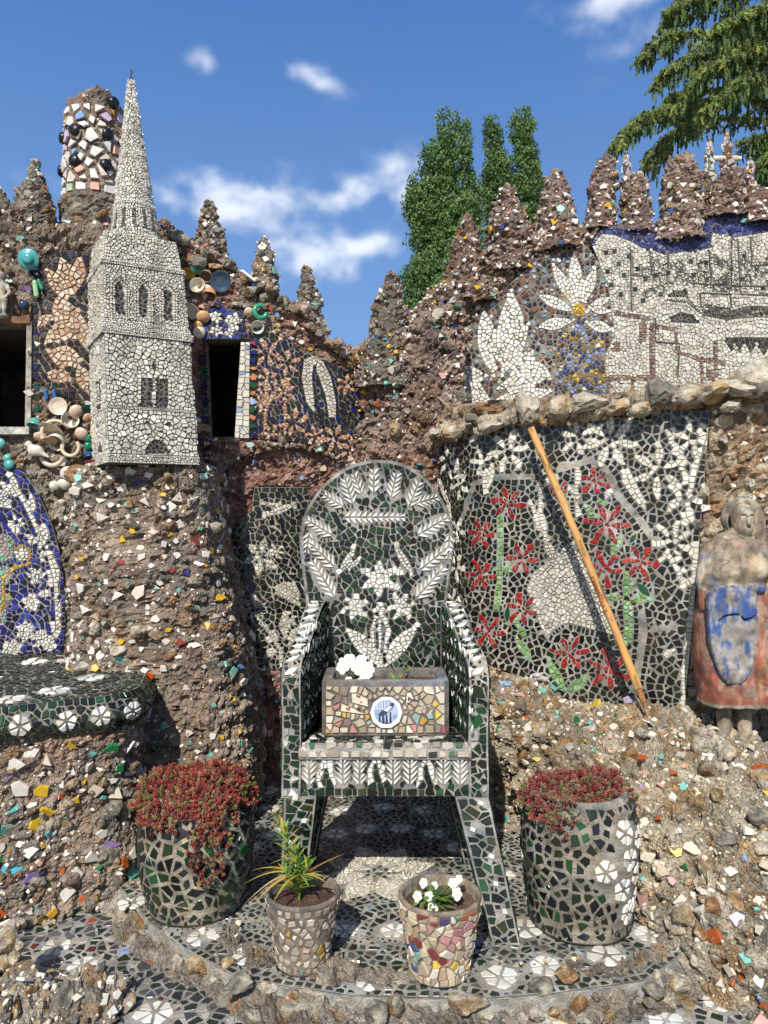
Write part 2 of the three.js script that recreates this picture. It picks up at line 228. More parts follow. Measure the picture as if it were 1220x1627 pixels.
function emitTile(B, t, o) {
  const n = t.poly.length, N = t.N, h = t.h, r = Math.sqrt(Math.abs(area(t.poly))), bev = Math.min(0.0014, r * 0.12), ring = [[], [], []], U = [];
  for (const q of t.poly) {
    const p = t.S.at(q[0], q[1]); p.addScaledVector(N, -_b.copy(p).sub(t.pc).dot(N)); const dx = q[0] - t.c[0], dy = q[1] - t.c[1], lift = h + dx * t.tilt[0] + dy * t.tilt[1];
    ring[0].push(p.clone().addScaledVector(N, -0.003).sub(o)); ring[1].push(p.clone().addScaledVector(N, lift - bev).sub(o));
    const k = 1 - bev / Math.max(bev * 2, Math.hypot(dx, dy)); const c = _a.copy(t.pc); ring[2].push(c.lerp(p, k).addScaledVector(N, lift).clone().sub(o)); U.push([q[0], q[1]]);
  }
  const full = r > 0.011, e1 = V(), e2 = V(), nn = V(), quad = (a, b, c, d, ua, ub) => { nn.crossVectors(e1.copy(b).sub(a), e2.copy(c).sub(a)); if (nn.lengthSq() < 1e-16) nn.copy(N); nn.normalize(); B.tri(a, b, c, nn, t.col, ua, ub, ub); B.tri(a, c, d, nn, t.col, ua, ub, ua); };
  for (let i = 0; i < n; i++) { const j = (i + 1) % n; if (full) { quad(ring[0][i], ring[0][j], ring[1][j], ring[1][i], U[i], U[j]); quad(ring[1][i], ring[1][j], ring[2][j], ring[2][i], U[i], U[j]); } else quad(ring[0][i], ring[0][j], ring[2][j], ring[2][i], U[i], U[j]); }
  nn.crossVectors(e1.copy(ring[2][1]).sub(ring[2][0]), e2.copy(ring[2][2]).sub(ring[2][0])); if (nn.lengthSq() < 1e-16 || nn.dot(N) < 0) nn.copy(N); nn.normalize();
  for (let i = 1; i < n - 1; i++) B.tri(ring[2][0], ring[2][i], ring[2][i + 1], nn, t.col, U[0], U[i], U[i + 1]);
}
function setTiles(thingGroup, tiles, { max = 300, name = 'tile', restName = 'small_tiles', minPx = 7.5, mat = M.ceramic } = {}) {
  const off = rootOf(thingGroup).position, order = tiles.slice().sort((a, b) => b.px - a.px), rest = new Map();
  order.forEach((t, i) => {
    const parent = t.parent ?? thingGroup;
    if (i < max && t.px > minPx) { const B = new Buf(); emitTile(B, t, off); put(parent, t.name ?? name, B.geo(), mat, false); }
    else { if (!rest.has(parent)) rest.set(parent, new Buf()); emitTile(rest.get(parent), t, off); }
  });
  for (const [parent, B] of rest) { const m = put(parent, restName, B.geo(), mat, false); m.userData.kind = 'stuff'; }
}
// the cement bed of a mosaic: the outline cut by a grid, laid on the surface, with an edge of thickness t
function bed(S, dom, step, col, t = 0.03, lift = 0, rough = 0) {
  dom = ccw(dom); const b = bbox(dom), B = new Buf(), n = V(), T = (q) => { const p = S.at(q[0], q[1]); S.normal(q[0], q[1], n); return p.addScaledVector(n, lift + rough * fbm(q[0] * 40, q[1] * 40, 3, 3)); };
  const C = typeof col === 'function' ? col : () => col;
  for (let x = b[0]; x < b[2]; x += step) for (let y = b[1]; y < b[3]; y += step) {
    let p = clipHalf(dom, -1, 0, -x); p = clipHalf(p, 1, 0, x + step); p = clipHalf(p, 0, -1, -y); p = clipHalf(p, 0, 1, y + step); if (p.length < 3) continue;
    const sh = p.map((q) => new THREE.Vector2(q[0], q[1])), tri = p.length < 5 ? p.slice(2).map((_, i) => [0, i + 1, i + 2]) : THREE.ShapeUtils.triangulateShape(sh, []);
    for (const [i, j, k] of tri) { if (Math.abs((p[j][0] - p[i][0]) * (p[k][1] - p[i][1]) - (p[k][0] - p[i][0]) * (p[j][1] - p[i][1])) < 1e-9) continue; const a = T(p[i]), c = T(p[j]), d = T(p[k]), m = S.normal(p[i][0], p[i][1]); B.tri(a, c, d, m, C(p[i][0], p[i][1]), p[i], p[j], p[k]); }
  }
  if (t) for (let i = 0; i < dom.length; i++) { const q = dom[i], r = dom[(i + 1) % dom.length], a = T(q), c = T(r), e = S.normal(q[0], q[1]), a2 = a.clone().addScaledVector(e, -t), c2 = c.clone().addScaledVector(e, -t), m = V().crossVectors(c.clone().sub(a), e).normalize(); B.tri(a, a2, c2, m, C(q[0], q[1]), q, q, r); B.tri(a, c2, c, m, C(q[0], q[1]), q, r, r); }
  return B.geo();
}
// motif outlines, in pixels of the photograph or in metres
const rot2 = (x, y, a) => [x * Math.cos(a) - y * Math.sin(a), x * Math.sin(a) + y * Math.cos(a)];
function leafShape(a, b, w, bend = 0, k = 0.5) { const dx = b[0] - a[0], dy = b[1] - a[1], L = Math.hypot(dx, dy), ux = dx / L, uy = dy / L, o = [], n = 8; const pt = (t, s) => { const g = Math.sin(Math.PI * Math.pow(t, Math.log(0.5) / Math.log(k))), off = s * w / 2 * g + bend * Math.sin(Math.PI * t); return [a[0] + ux * L * t - uy * off, a[1] + uy * L * t + ux * off]; }; for (let i = 0; i < n; i++) o.push(pt(i / n, 1)); for (let i = n; i > 0; i--) o.push(pt(i / n, -1)); return o; }
function petals(c, r, n, w, a0 = 0, r0 = 0.12, k = 0.55, sy = 1) { const o = []; for (let i = 0; i < n; i++) { const a = a0 + i / n * 2 * Math.PI; o.push(leafShape([c[0] + Math.cos(a) * r * r0, c[1] + Math.sin(a) * r * r0 * sy], [c[0] + Math.cos(a) * r, c[1] + Math.sin(a) * r * sy], w * r, 0, k)); } return o; }
function wedges(c, r, n, a0 = 0, r0 = 0.22, fill = 0.8) { const o = []; for (let i = 0; i < n; i++) { const a = a0 + i / n * 2 * Math.PI, h = Math.PI / n * fill * rr(0.85, 1.1), R = r * rr(0.85, 1.1); o.push([[c[0] + Math.cos(a - h * 0.6) * r * r0, c[1] + Math.sin(a - h * 0.6) * r * r0], [c[0] + Math.cos(a - h) * R * 0.9, c[1] + Math.sin(a - h) * R * 0.9], [c[0] + Math.cos(a) * R, c[1] + Math.sin(a) * R], [c[0] + Math.cos(a + h) * R * 0.88, c[1] + Math.sin(a + h) * R * 0.88], [c[0] + Math.cos(a + h * 0.6) * r * r0, c[1] + Math.sin(a + h * 0.6) * r * r0]]); } return o; }
function stroke(pts, w) { const L = [], R = []; for (let i = 0; i < pts.length; i++) { const a = pts[Math.max(0, i - 1)], b = pts[Math.min(pts.length - 1, i + 1)], l = Math.hypot(b[0] - a[0], b[1] - a[1]), nx = -(b[1] - a[1]) / l * w / 2, ny = (b[0] - a[0]) / l * w / 2; L.push([pts[i][0] + nx, pts[i][1] + ny]); R.unshift([pts[i][0] - nx, pts[i][1] - ny]); } return [...L, ...R]; }
function ellipse(c, a, b, n = 14, rot = 0) { const o = []; for (let i = 0; i < n; i++) { const t = i / n * 2 * Math.PI, q = rot2(Math.cos(t) * a, Math.sin(t) * b, rot); o.push([c[0] + q[0], c[1] + q[1]]); } return o; }
function fern(a, b, n, len, w, ang = 0.7, taper = 0.55) {                // a plume: pairs of triangles with their wide side on the midrib
  const o = [], dx = b[0] - a[0], dy = b[1] - a[1], L = Math.hypot(dx, dy), ux = dx / L, uy = dy / L, st = L / n * 0.46, gap = L / n * 0.1;
  for (let i = 0; i < n; i++) { const t = (i + 0.3) / n, l = len * (1 - taper * t); for (const s of [-1, 1]) { const q = l * rr(0.85, 1.12), x = a[0] + dx * t - uy * s * gap, y = a[1] + dy * t + ux * s * gap, c = Math.cos(ang) * q, d = s * Math.sin(ang) * q; o.push([[x - ux * st, y - uy * st], [x + ux * st, y + uy * st], [x + ux * (c + st * 0.3) - uy * d, y + uy * (c + st * 0.3) + ux * d], [x + ux * (c - st * 0.3) - uy * d, y + uy * (c - st * 0.3) + ux * d]]); } }
  return o;
}
const onto = (S, poly) => poly.map((q) => S.fromPx(q[0], q[1]));
const palette = (...l) => { const c = l.map(([h, w]) => [rgb(h), w]), T = c.reduce((a, b) => a + b[1], 0); return () => { let t = rnd() * T; for (const [k, w] of c) { t -= w; if (t <= 0) return k; } return c[0][0]; }; };
const white = palette(['#e9e7de', 8], ['#dcd8cb', 3], ['#f0efe9', 4], ['#cfc8b8', 1]), offwhite = palette(['#d6d0bf', 6], ['#c9c2b0', 4], ['#e2ddcf', 4]), cream = palette(['#d8bfa2', 5], ['#cfae90', 4], ['#e0ccb4', 4], ['#c39c7c', 2]);
const dark = palette(['#1a1a14', 7], ['#1e2a1c', 4], ['#2c2c18', 3], ['#12120f', 5], ['#352a1e', 1]), greens = palette(['#15301f', 5], ['#1c1f18', 4], ['#274a2c', 2], ['#102012', 4], ['#323a20', 3], ['#141410', 4], ['#34342c', 1]);
const navy = palette(['#171a5c', 5], ['#222a86', 3], ['#131433', 3], ['#2c3f9a', 1]), red = palette(['#a3211f', 5], ['#8c1b1f', 3], ['#b8392c', 2]), palegreen = palette(['#7fa86a', 4], ['#9cc489', 3], ['#6f8f58', 2], ['#8fc4a4', 1]);
const china = palette(['#e9e3d8', 30], ['#e2d9ca', 9], ['#e3b628', 6], ['#4fa3a8', 5], ['#7fbfb4', 5], ['#2b50a8', 4], ['#1d1f6e', 2], ['#c2571c', 4], ['#1f6a3c', 3], ['#d9a9a0', 4], ['#8f6fa8', 1.5], ['#5b93cf', 3], ['#8a2f2a', 2], ['#c9dcd6', 4]);
const chinaWhite = palette(['#e9e3d8', 34], ['#d9cfbc', 10], ['#e3b628', 3], ['#7fbfb4', 2], ['#2b50a8', 1], ['#c2571c', 1], ['#d9a9a0', 3]);
// ---------------------------------------------------------------- rough masonry: a net of points pushed out by stones and pits; shards and stones are set into it
const MORTAR = {
  purple: { a: rgb('#937f6d'), b: rgb('#b09c88'), c: rgb('#857e72'), s: [rgb('#a39483'), rgb('#a08660'), rgb('#8d867b'), rgb('#b8a793'), rgb('#8a6c52')] },
  grey: { a: rgb('#877d6e'), b: rgb('#a79c8a'), c: rgb('#7b6d5f'), s: [rgb('#b0a592'), rgb('#a08f78'), rgb('#938b7e'), rgb('#c4b9a4'), rgb('#a07e54')] },
  tan: { a: rgb('#a09078'), b: rgb('#c2b397'), c: rgb('#a69780'), s: [rgb('#cdbea4'), rgb('#bd9d70'), rgb('#b3a892'), rgb('#d9cdb4'), rgb('#ad8554')] },
  brown: { a: rgb('#8f7566'), b: rgb('#ab9484'), c: rgb('#85706a'), s: [rgb('#a08a78'), rgb('#b09c86'), rgb('#8a6f58'), rgb('#aa9a8c'), rgb('#94704c')] },
  red: { a: rgb('#a37a69'), b: rgb('#b79484'), c: rgb('#8f6a5c'), s: [rgb('#a67c68'), rgb('#b89a86'), rgb('#8d6a54'), rgb('#c0a594'), rgb('#9a6b50')] },
};
function stoneField(p, o) {                                             // how far the rough face stands out at a point, and its colour there
  const f = o.freq ?? 16, a = o.amp ?? 0.02, wx = 0.25 * noise3(p.x * f * 1.3, p.y * f * 1.3, p.z * f * 1.3), w = worley(p.x * f + wx, p.y * f - wx, p.z * f + wx), m = o.mortar;
  const edge = w.f2 - w.f1, is = w.id > (o.stones ?? 0.5), q1 = (w.id * 37) % 1 - 0.5, q2 = (w.id * 71) % 1 - 0.5, q3 = (w.id * 113) % 1 - 0.5, k = is ? sstep(0.02, 0.22, edge) * (0.35 + 0.9 * ((w.id * 17) % 1) + 1.5 * (w.x * q1 + w.y * q2 + w.z * q3)) : 0.05;
  const big = fbm(p.x * 2.6 + 3, p.y * 3.4, p.z * 2.6, 3), fine = fbm(p.x * 52, p.y * 60, p.z * 52, 3), mid = 0.5 - Math.abs(noise3(p.x * 9, p.y * 13 + 9, p.z * 9)) * 1.4 + 0.6 * (0.4 - Math.abs(noise3(p.x * 23, p.y * 29 + 4, p.z * 23)));
  const pit = sstep(0.14, 0.36, fbm(p.x * 26 + 40, p.y * 30, p.z * 26 + 11, 3));
  const h = a * (k * 0.9 + mid * 0.75 + fine * 0.95 - pit * 1.1) + (o.big ?? 0.03) * big;
  let c = mixc(m.a, m.b, sstep(-0.25, 0.3, fbm(p.x * 5 + 20, p.y * 5, p.z * 5, 4))); c = mixc(c, m.c, sstep(0.0, 0.35, fbm(p.x * 8, p.y * 8 + 30, p.z * 8, 4)));
  if (is) { const s = m.s[Math.floor(((w.id * 91) % 1) * m.s.length)]; c = mixc(c, s, 0.75 * sstep(0.02, 0.2, edge)); }
  const g = 1 + 0.3 * fbm(p.x * 40 + 70, p.y * 40, p.z * 40, 2); return { h, c: [c[0] * g, c[1] * g, c[2] * g] };
}
// S(u, v): a point of the smooth face, u and v from 0 to 1. o.mask(p, u, v): 0 where the face is kept back; o.hole(u, v)
class Rough {
  constructor(S, nu, nv, o) {
    this.nu = nu; this.nv = nv; const W1 = nu + 1, n = W1 * (nv + 1), base = [], pos = new Float32Array(n * 3), col = new Float32Array(n * 3), uv = new Float32Array(n * 2), e1 = V(), e2 = V();
    for (let j = 0; j <= nv; j++) for (let i = 0; i <= nu; i++) base.push(S(i / nu, j / nv));
    const B = (i, j) => base[clamp(j, 0, nv) * W1 + (o.wrap ? (i + nu) % nu : clamp(i, 0, nu))];
    const meanU = B(0, nv >> 1).distanceTo(B(nu >> 1, nv >> 1)) * 2 || 1; let vlen = 0; for (let j = 0; j < nv; j++) vlen += B(nu >> 1, j).distanceTo(B(nu >> 1, j + 1));
    for (let j = 0; j <= nv; j++) for (let i = 0; i <= nu; i++) {
      const k = j * W1 + i, p = B(i, j), nn = e1.copy(B(i + 1, j)).sub(B(i - 1, j)).cross(e2.copy(B(i, j + 1)).sub(B(i, j - 1))); if (nn.lengthSq() < 1e-14) nn.set(0, 1, 0); nn.normalize();
      const f = stoneField(p, o), m = o.mask ? o.mask(p, i / nu, j / nv) : 1, h = m < 1 ? lerp(-0.025, f.h, m) : f.h + (hash3(i, j, 5) - 0.5) * 0.005 * (o.grit ?? 1);
      const c = o.tint ? o.tint(p, f.c) : f.c;
      pos.set([p.x + nn.x * h, p.y + nn.y * h, p.z + nn.z * h], k * 3); col.set(c, k * 3); uv.set([i / nu * meanU, j / nv * vlen], k * 2);
    }
    const idx = []; for (let j = 0; j < nv; j++) for (let i = 0; i < nu; i++) { if (o.hole && o.hole((i + 0.5) / nu, (j + 0.5) / nv)) continue; const a = j * W1 + i; idx.push(a, a + 1, a + W1 + 1, a, a + W1 + 1, a + W1); }
    const g = this.g = new THREE.BufferGeometry(); g.setAttribute('position', new THREE.BufferAttribute(pos, 3)); g.setAttribute('color', new THREE.BufferAttribute(col, 3)); g.setAttribute('uv', new THREE.BufferAttribute(uv, 2)); g.setIndex(idx); g.computeVertexNormals();
    this.pos = pos.slice(); this.nor = g.attributes.normal.array.slice(); this.o = o;
    { const q = g.toNonIndexed(), P3 = q.attributes.position.array, T = q.attributes.uv.array; for (let t = 0; t < P3.length; t += 9) { const ax = P3[t + 3] - P3[t], ay = P3[t + 4] - P3[t + 1], az = P3[t + 5] - P3[t + 2], bx = P3[t + 6] - P3[t], by = P3[t + 7] - P3[t + 1], bz = P3[t + 8] - P3[t + 2], X = Math.abs(ay * bz - az * by), Y = Math.abs(az * bx - ax * bz), Z = Math.abs(ax * by - ay * bx); for (let k = 0; k < 3; k++) { const x = P3[t + k * 3], y = P3[t + k * 3 + 1], z = P3[t + k * 3 + 2], m = t / 9 * 6 + k * 2; if (Y >= X && Y >= Z) { T[m] = x; T[m + 1] = z; } else if (X >= Z) { T[m] = z; T[m + 1] = y; } else { T[m] = x; T[m + 1] = y; } } } q.deleteAttribute('normal'); this.g = q; }
    this.cum = []; let s = 0; for (let t = 0; t < idx.length; t += 3) { const A = V().fromArray(pos, idx[t] * 3), b = V().fromArray(pos, idx[t + 1] * 3).sub(A), c = V().fromArray(pos, idx[t + 2] * 3).sub(A); s += b.cross(c).length() / 2; this.cum.push(s); } this.idx = idx; this.area = s;
  }
  pointAt(u, v) { const i = clamp(Math.round(u * this.nu), 0, this.nu), j = clamp(Math.round(v * this.nv), 0, this.nv), k = j * (this.nu + 1) + i; return { p: V().fromArray(this.pos, k * 3), n: this.smooth(k) }; }
  smooth(k) { const n = V(), W1 = this.nu + 1, i = k % W1, j = Math.floor(k / W1); for (let a = -2; a <= 2; a += 2) for (let b = -2; b <= 2; b += 2) { const x = clamp(i + a, 0, this.nu), y = clamp(j + b, 0, this.nv); n.x += this.nor[(y * W1 + x) * 3]; n.y += this.nor[(y * W1 + x) * 3 + 1]; n.z += this.nor[(y * W1 + x) * 3 + 2]; } return n.normalize(); }
  atPx(px, py) { let best = null, bd = 1e9; for (let k = 0; k < this.pos.length; k += 3) { const z = -this.pos[k + 2]; if (z < 0.5) continue; const dx = CX + this.pos[k] / z * FPX - px, dy = CY - (this.pos[k + 1] - EYE) / z * FPX - py, d2 = dx * dx + dy * dy; if (d2 < 64) { const s = z + d2 * 0.0004; if (s < bd) { bd = s; best = k; } } } return best === null ? null : V(this.pos[best], this.pos[best + 1], this.pos[best + 2]); }
  random() { const r = rnd() * this.area; let a = 0, b = this.cum.length - 1; while (a < b) { const m = (a + b) >> 1; if (this.cum[m] < r) a = m + 1; else b = m; } const t = a * 3, k = this.idx[t], w1 = rnd(), w2 = rnd() * (1 - w1), p = V(); for (const [id, w] of [[k, 1 - w1 - w2], [this.idx[t + 1], w1], [this.idx[t + 2], w2]]) p.addScaledVector(_a.fromArray(this.pos, id * 3), w); const W1 = this.nu + 1; return { p, n: this.smooth(k), u: (k % W1) / this.nu, v: Math.floor(k / W1) / this.nv }; }
}
function shardPoly(s) { const k = rnd(), n = k < 0.3 ? 3 : k < 0.7 ? 4 : 5, o = [], a0 = rnd() * 6.28, st = rr(0.55, 1); for (let i = 0; i < n; i++) { const a = a0 + (i + rr(-0.25, 0.25)) / n * 6.283, r = s * rr(0.75, 1.25); o.push([Math.cos(a) * r, Math.sin(a) * r * st]); } return ccw(o); }
// china shards pushed into a rough face
function shards(R, n, [s0, s1], pal, o = {}) {
  const out = [], g = new Map(), cell = s1 * 2.2, key = (p, i, j, k) => (Math.floor(p.x / cell) + i) + ',' + (Math.floor(p.y / cell) + j) + ',' + (Math.floor(p.z / cell) + k);
  for (let t = 0; t < n * 3.2 && out.length < n; t++) {
    const q = R.random(); if (o.where && !o.where(q.p, q.u, q.v)) continue; if (rnd() > 0.42 + 2.6 * (fbm(q.p.x * 4.5, q.p.y * 4.5 + 7, q.p.z * 4.5, 3) + 0.1)) continue; if (o.front !== false && _a.set(0, EYE, 0).sub(q.p).dot(q.n) < 0) continue;
    const s = (s0 + (s1 - s0) * Math.pow(rnd(), 1.25)) * 1.18; let hit = false;
    for (let i = -1; i < 2 && !hit; i++) for (let j = -1; j < 2 && !hit; j++) for (let k = -1; k < 2 && !hit; k++) { const l = g.get(key(q.p, i, j, k)); if (l) for (const e of l) if (e.p.distanceTo(q.p) < (e.s + s) * 0.95) { hit = true; break; } }
    if (hit) continue; const kk = key(q.p, 0, 0, 0); if (!g.has(kk)) g.set(kk, []); g.get(kk).push({ p: q.p, s });
    const nn = q.n.clone().add(V(rr(-1, 1), rr(-1, 1), rr(-1, 1)).multiplyScalar(o.tilt ?? 0.22)).normalize(), up = Math.abs(nn.y) > 0.9 ? V(1, 0, 0) : V(0, 1, 0), ux = V().crossVectors(up, nn).normalize(), vy = V().crossVectors(nn, ux);
    const tile = { poly: shardPoly(s), c: [0, 0], S: new Plane(q.p.clone().addScaledVector(q.n, 0.001), ux, vy), m: {}, col: jit(pal(), 0.1), h: rr(0.004, 0.009), tilt: [0, 0], parent: o.parent }; measure(tile); out.push(tile);
  }
  return out;
}
// ---------------------------------------------------------------- flint nodules and field stones: a few shapes, shared
const ROCKS = {};
function rockShape(seed, kind, detail = 3) {
  reseed(seed); const g = new THREE.IcosahedronGeometry(1, detail), p = g.attributes.position, cuts = [], v = V(), o = rr(0, 50);
  for (let i = 0; i < 11; i++) cuts.push([V(rr(-1, 1), rr(-1, 1), rr(-1, 1)).normalize(), rr(0.48, 0.85)]);
  const cA = { flint: rgb('#a8977c'), grey: rgb('#98917f'), ochre: rgb('#a98455'), pale: rgb('#d3cab4'), pinkish: rgb('#a38f80') }[kind], cB = { flint: rgb('#d6ccb6'), grey: rgb('#b0a791'), ochre: rgb('#c8b590'), pale: rgb('#b79a6c'), pinkish: rgb('#c4ae9a') }[kind], cC = { flint: rgb('#8a6a44'), grey: rgb('#6f695d'), ochre: rgb('#84592f'), pale: rgb('#bfb198'), pinkish: rgb('#86705f') }[kind], col = new Float32Array(p.count * 3);
  for (let i = 0; i < p.count; i++) {
    v.fromBufferAttribute(p, i).normalize(); let r = 1 + 0.32 * fbm(v.x * 1.6 + o, v.y * 1.6, v.z * 1.6, 3); let cut = false;
    for (const [n, d] of cuts) { const q = v.dot(n) * r; if (q > d) { r *= d / q * (1 - 0.05 * noise3(v.x * 6, v.y * 6, v.z * 6 + o)); cut = true; } }
    r *= 1 + 0.06 * fbm(v.x * 5 + o, v.y * 5, v.z * 5, 3) - 0.14 * sstep(0.2, 0.45, noise3(v.x * 3.4 + 9, v.y * 3.4, v.z * 3.4 + o));
    const t = fbm(v.x * 2.2 + 7, v.y * 2.2 + o, v.z * 2.2, 4); let c = cut ? mixc(cA, cC, sstep(-0.25, 0.3, t)) : mixc(cB, cA, sstep(0.0, 0.3, t)); const k = 1 + 0.4 * noise3(v.x * 14, v.y * 14, v.z * 14);
    col.set([c[0] * k, c[1] * k, c[2] * k], i * 3); v.multiplyScalar(r); p.setXYZ(i, v.x, v.y, v.z);
  }
  g.setAttribute('color', new THREE.BufferAttribute(col, 3)); g.computeVertexNormals(); const uv = g.attributes.uv; for (let i = 0; i < uv.count; i++) uv.setXY(i, uv.getX(i) * 0.3, uv.getY(i) * 0.15); return g;
}
for (const k of ['flint', 'grey', 'ochre', 'pale', 'pinkish']) ROCKS[k] = [0, 1, 2, 3].map((i) => rockShape(31 + i * 7 + k.length * 131, k));
const PEBBLE = [0, 1, 2].map((i) => rockShape(900 + i, 'pale', 1));
for (const g of PEBBLE) g.deleteAttribute('color');
function stone(parent, p, s, kinds, name = 'stone', sq = [1, 0.75, 0.8]) { const m = new THREE.Mesh(pick(ROCKS[pick(kinds)]), M.stone); m.name = name; m.castShadow = m.receiveShadow = true; m.position.copy(p).sub(rootOf(parent).position); m.rotation.set(rr(-0.5, 0.5), rr(0, 6.28), rr(-0.5, 0.5)); m.scale.set(s * sq[0] * rr(0.8, 1.2), s * sq[1] * rr(0.8, 1.2), s * sq[2] * rr(0.8, 1.2)); parent.add(m); return m; }
function stonesOn(parent, R, n, [s0, s1], kinds, o = {}) { let made = 0; const seen = []; for (let t = 0; t < n * 5 && made < n; t++) { const q = R.random(); if (o.where && !o.where(q.p, q.u, q.v)) continue; if (_a.set(0, EYE, 0).sub(q.p).dot(q.n) < 0) continue; const s = s0 + (s1 - s0) * Math.pow(rnd(), 1.6); if (seen.some((e) => e.p.distanceTo(q.p) < (e.s + s) * 0.85)) continue; seen.push({ p: q.p, s }); const m = stone(parent, q.p.clone().addScaledVector(q.n, -s * (o.sink ?? 0.25)), s, kinds); m.rotation.set(rr(0, 6), rr(0, 6), rr(0, 6)); made++; } }
function pebbles(parent, R, n, [s0, s1], cols, o = {}) {
  const per = PEBBLE.map(() => []), off = rootOf(parent).position, q4 = new THREE.Quaternion(), e = new THREE.Euler(), mt = new THREE.Matrix4();
  for (let t = 0, c = 0; t < n * 3 && c < n; t++) { const q = R.random(); if (o.where && !o.where(q.p, q.u, q.v)) continue; if (_a.set(0, EYE, 0).sub(q.p).dot(q.n) < 0) continue; c++; const s = s0 + (s1 - s0) * Math.pow(rnd(), 2.2); e.set(rr(0, 6), rr(0, 6), rr(0, 6)); q4.setFromEuler(e); mt.compose(q.p.clone().addScaledVector(q.n, -s * 0.2).sub(off), q4, V(s * rr(0.7, 1.3), s * rr(0.5, 1), s * rr(0.7, 1.3))); pick(per).push([mt.clone(), jit(pick(cols), 0.25)]); }
  per.forEach((l, i) => { if (!l.length) return; const m = new THREE.InstancedMesh(PEBBLE[i], PEBM, l.length); l.forEach(([x, c], k) => { m.setMatrixAt(k, x); m.setColorAt(k, new THREE.Color().setRGB(...c)); }); m.name = 'pebbles'; m.userData.kind = 'stuff'; m.castShadow = m.receiveShadow = true; parent.add(m); });
}
const PEBM = new THREE.MeshStandardMaterial({ roughness: 0.75 });
const PEBCOL = { purple: ['#9a8674', '#c9bda8', '#7d6a5a', '#a98a5c', '#e0d8c8', '#6a5a50', '#8a6a58'].map(rgb), tan: ['#c9b896', '#e0d4ba', '#a9906c', '#8d7a60', '#d6c8a8', '#a98a5c', '#9a8e7a'].map(rgb), grey: ['#a59a88', '#c9bfac', '#7d7466', '#e0d8c8', '#8a7a64', '#9a6f40'].map(rgb) };
const along = (wall, list) => { const l = list.map(([px, py]) => wall.fromPx(px, py)).sort((a, b) => a[0] - b[0]); return (u) => { if (u <= l[0][0]) return l[0][1]; for (let i = 1; i < l.length; i++) if (u <= l[i][0]) return lerp(l[i - 1][1], l[i][1], (u - l[i - 1][0]) / (l[i][0] - l[i - 1][0])); return l[l.length - 1][1]; }; };
// the face of a rough wall from its foot to its top, over the top and a little down the back
function wallFace(wall, u0, u1, bottom, top, thick = 0.25, share = 0.84) {
  return (u, v) => { const U = lerp(u0, u1, u), t = typeof top === 'function' ? top(U) : top, b = typeof bottom === 'function' ? bottom(U) : bottom; if (v <= share) return wall.at(U, lerp(b, t, v / share)); const k = (v - share) / (1 - share), n = wall.normal(U, 0), p = wall.at(U, t); const a = Math.min(1, k * 1.6); p.addScaledVector(n, -thick * Math.min(1, a)); p.y += 0.03 * Math.sin(Math.PI * a) - (k > 0.625 ? (k - 0.625) * 0.35 : 0); return p; };
}
// general builder of solid forms with a few parts
function lathe(profile, n = 24, a0 = 0, a1 = Math.PI * 2) { const g = new THREE.LatheGeometry(profile.map((q) => new THREE.Vector2(q[0], q[1])), n, a0, a1); return g; }
function box(w, h, d, x, y, z, ry = 0) { const g = new THREE.BoxGeometry(w, h, d, 4, 4, 4); g.rotateY(ry); g.translate(x, y, z); return g; }
function loftRings(rings, cap = true) {                                 // closed rings of equal length, joined and capped
  const n = rings[0].length, p = [], idx = []; for (const r of rings) for (const q of r) p.push(q.x, q.y, q.z);
  for (let k = 0; k < rings.length - 1; k++) for (let i = 0; i < n; i++) { const a = k * n + i, b = k * n + (i + 1) % n, c = a + n, d = b + n; idx.push(a, b, d, a, d, c); }
  if (cap) for (const [k, s] of [[0, 1], [rings.length - 1, 0]]) { const c = p.length / 3, m = V(); for (const q of rings[k]) m.addScaledVector(q, 1 / n); p.push(m.x, m.y, m.z); for (let i = 0; i < n; i++) { const a = k * n + i, b = k * n + (i + 1) % n; s ? idx.push(c, b, a) : idx.push(c, a, b); } }
  const g = new THREE.BufferGeometry(); g.setAttribute('position', new THREE.BufferAttribute(new Float32Array(p), 3)); g.setIndex(idx); const q = flat(g); boxUV(q); return q;
}
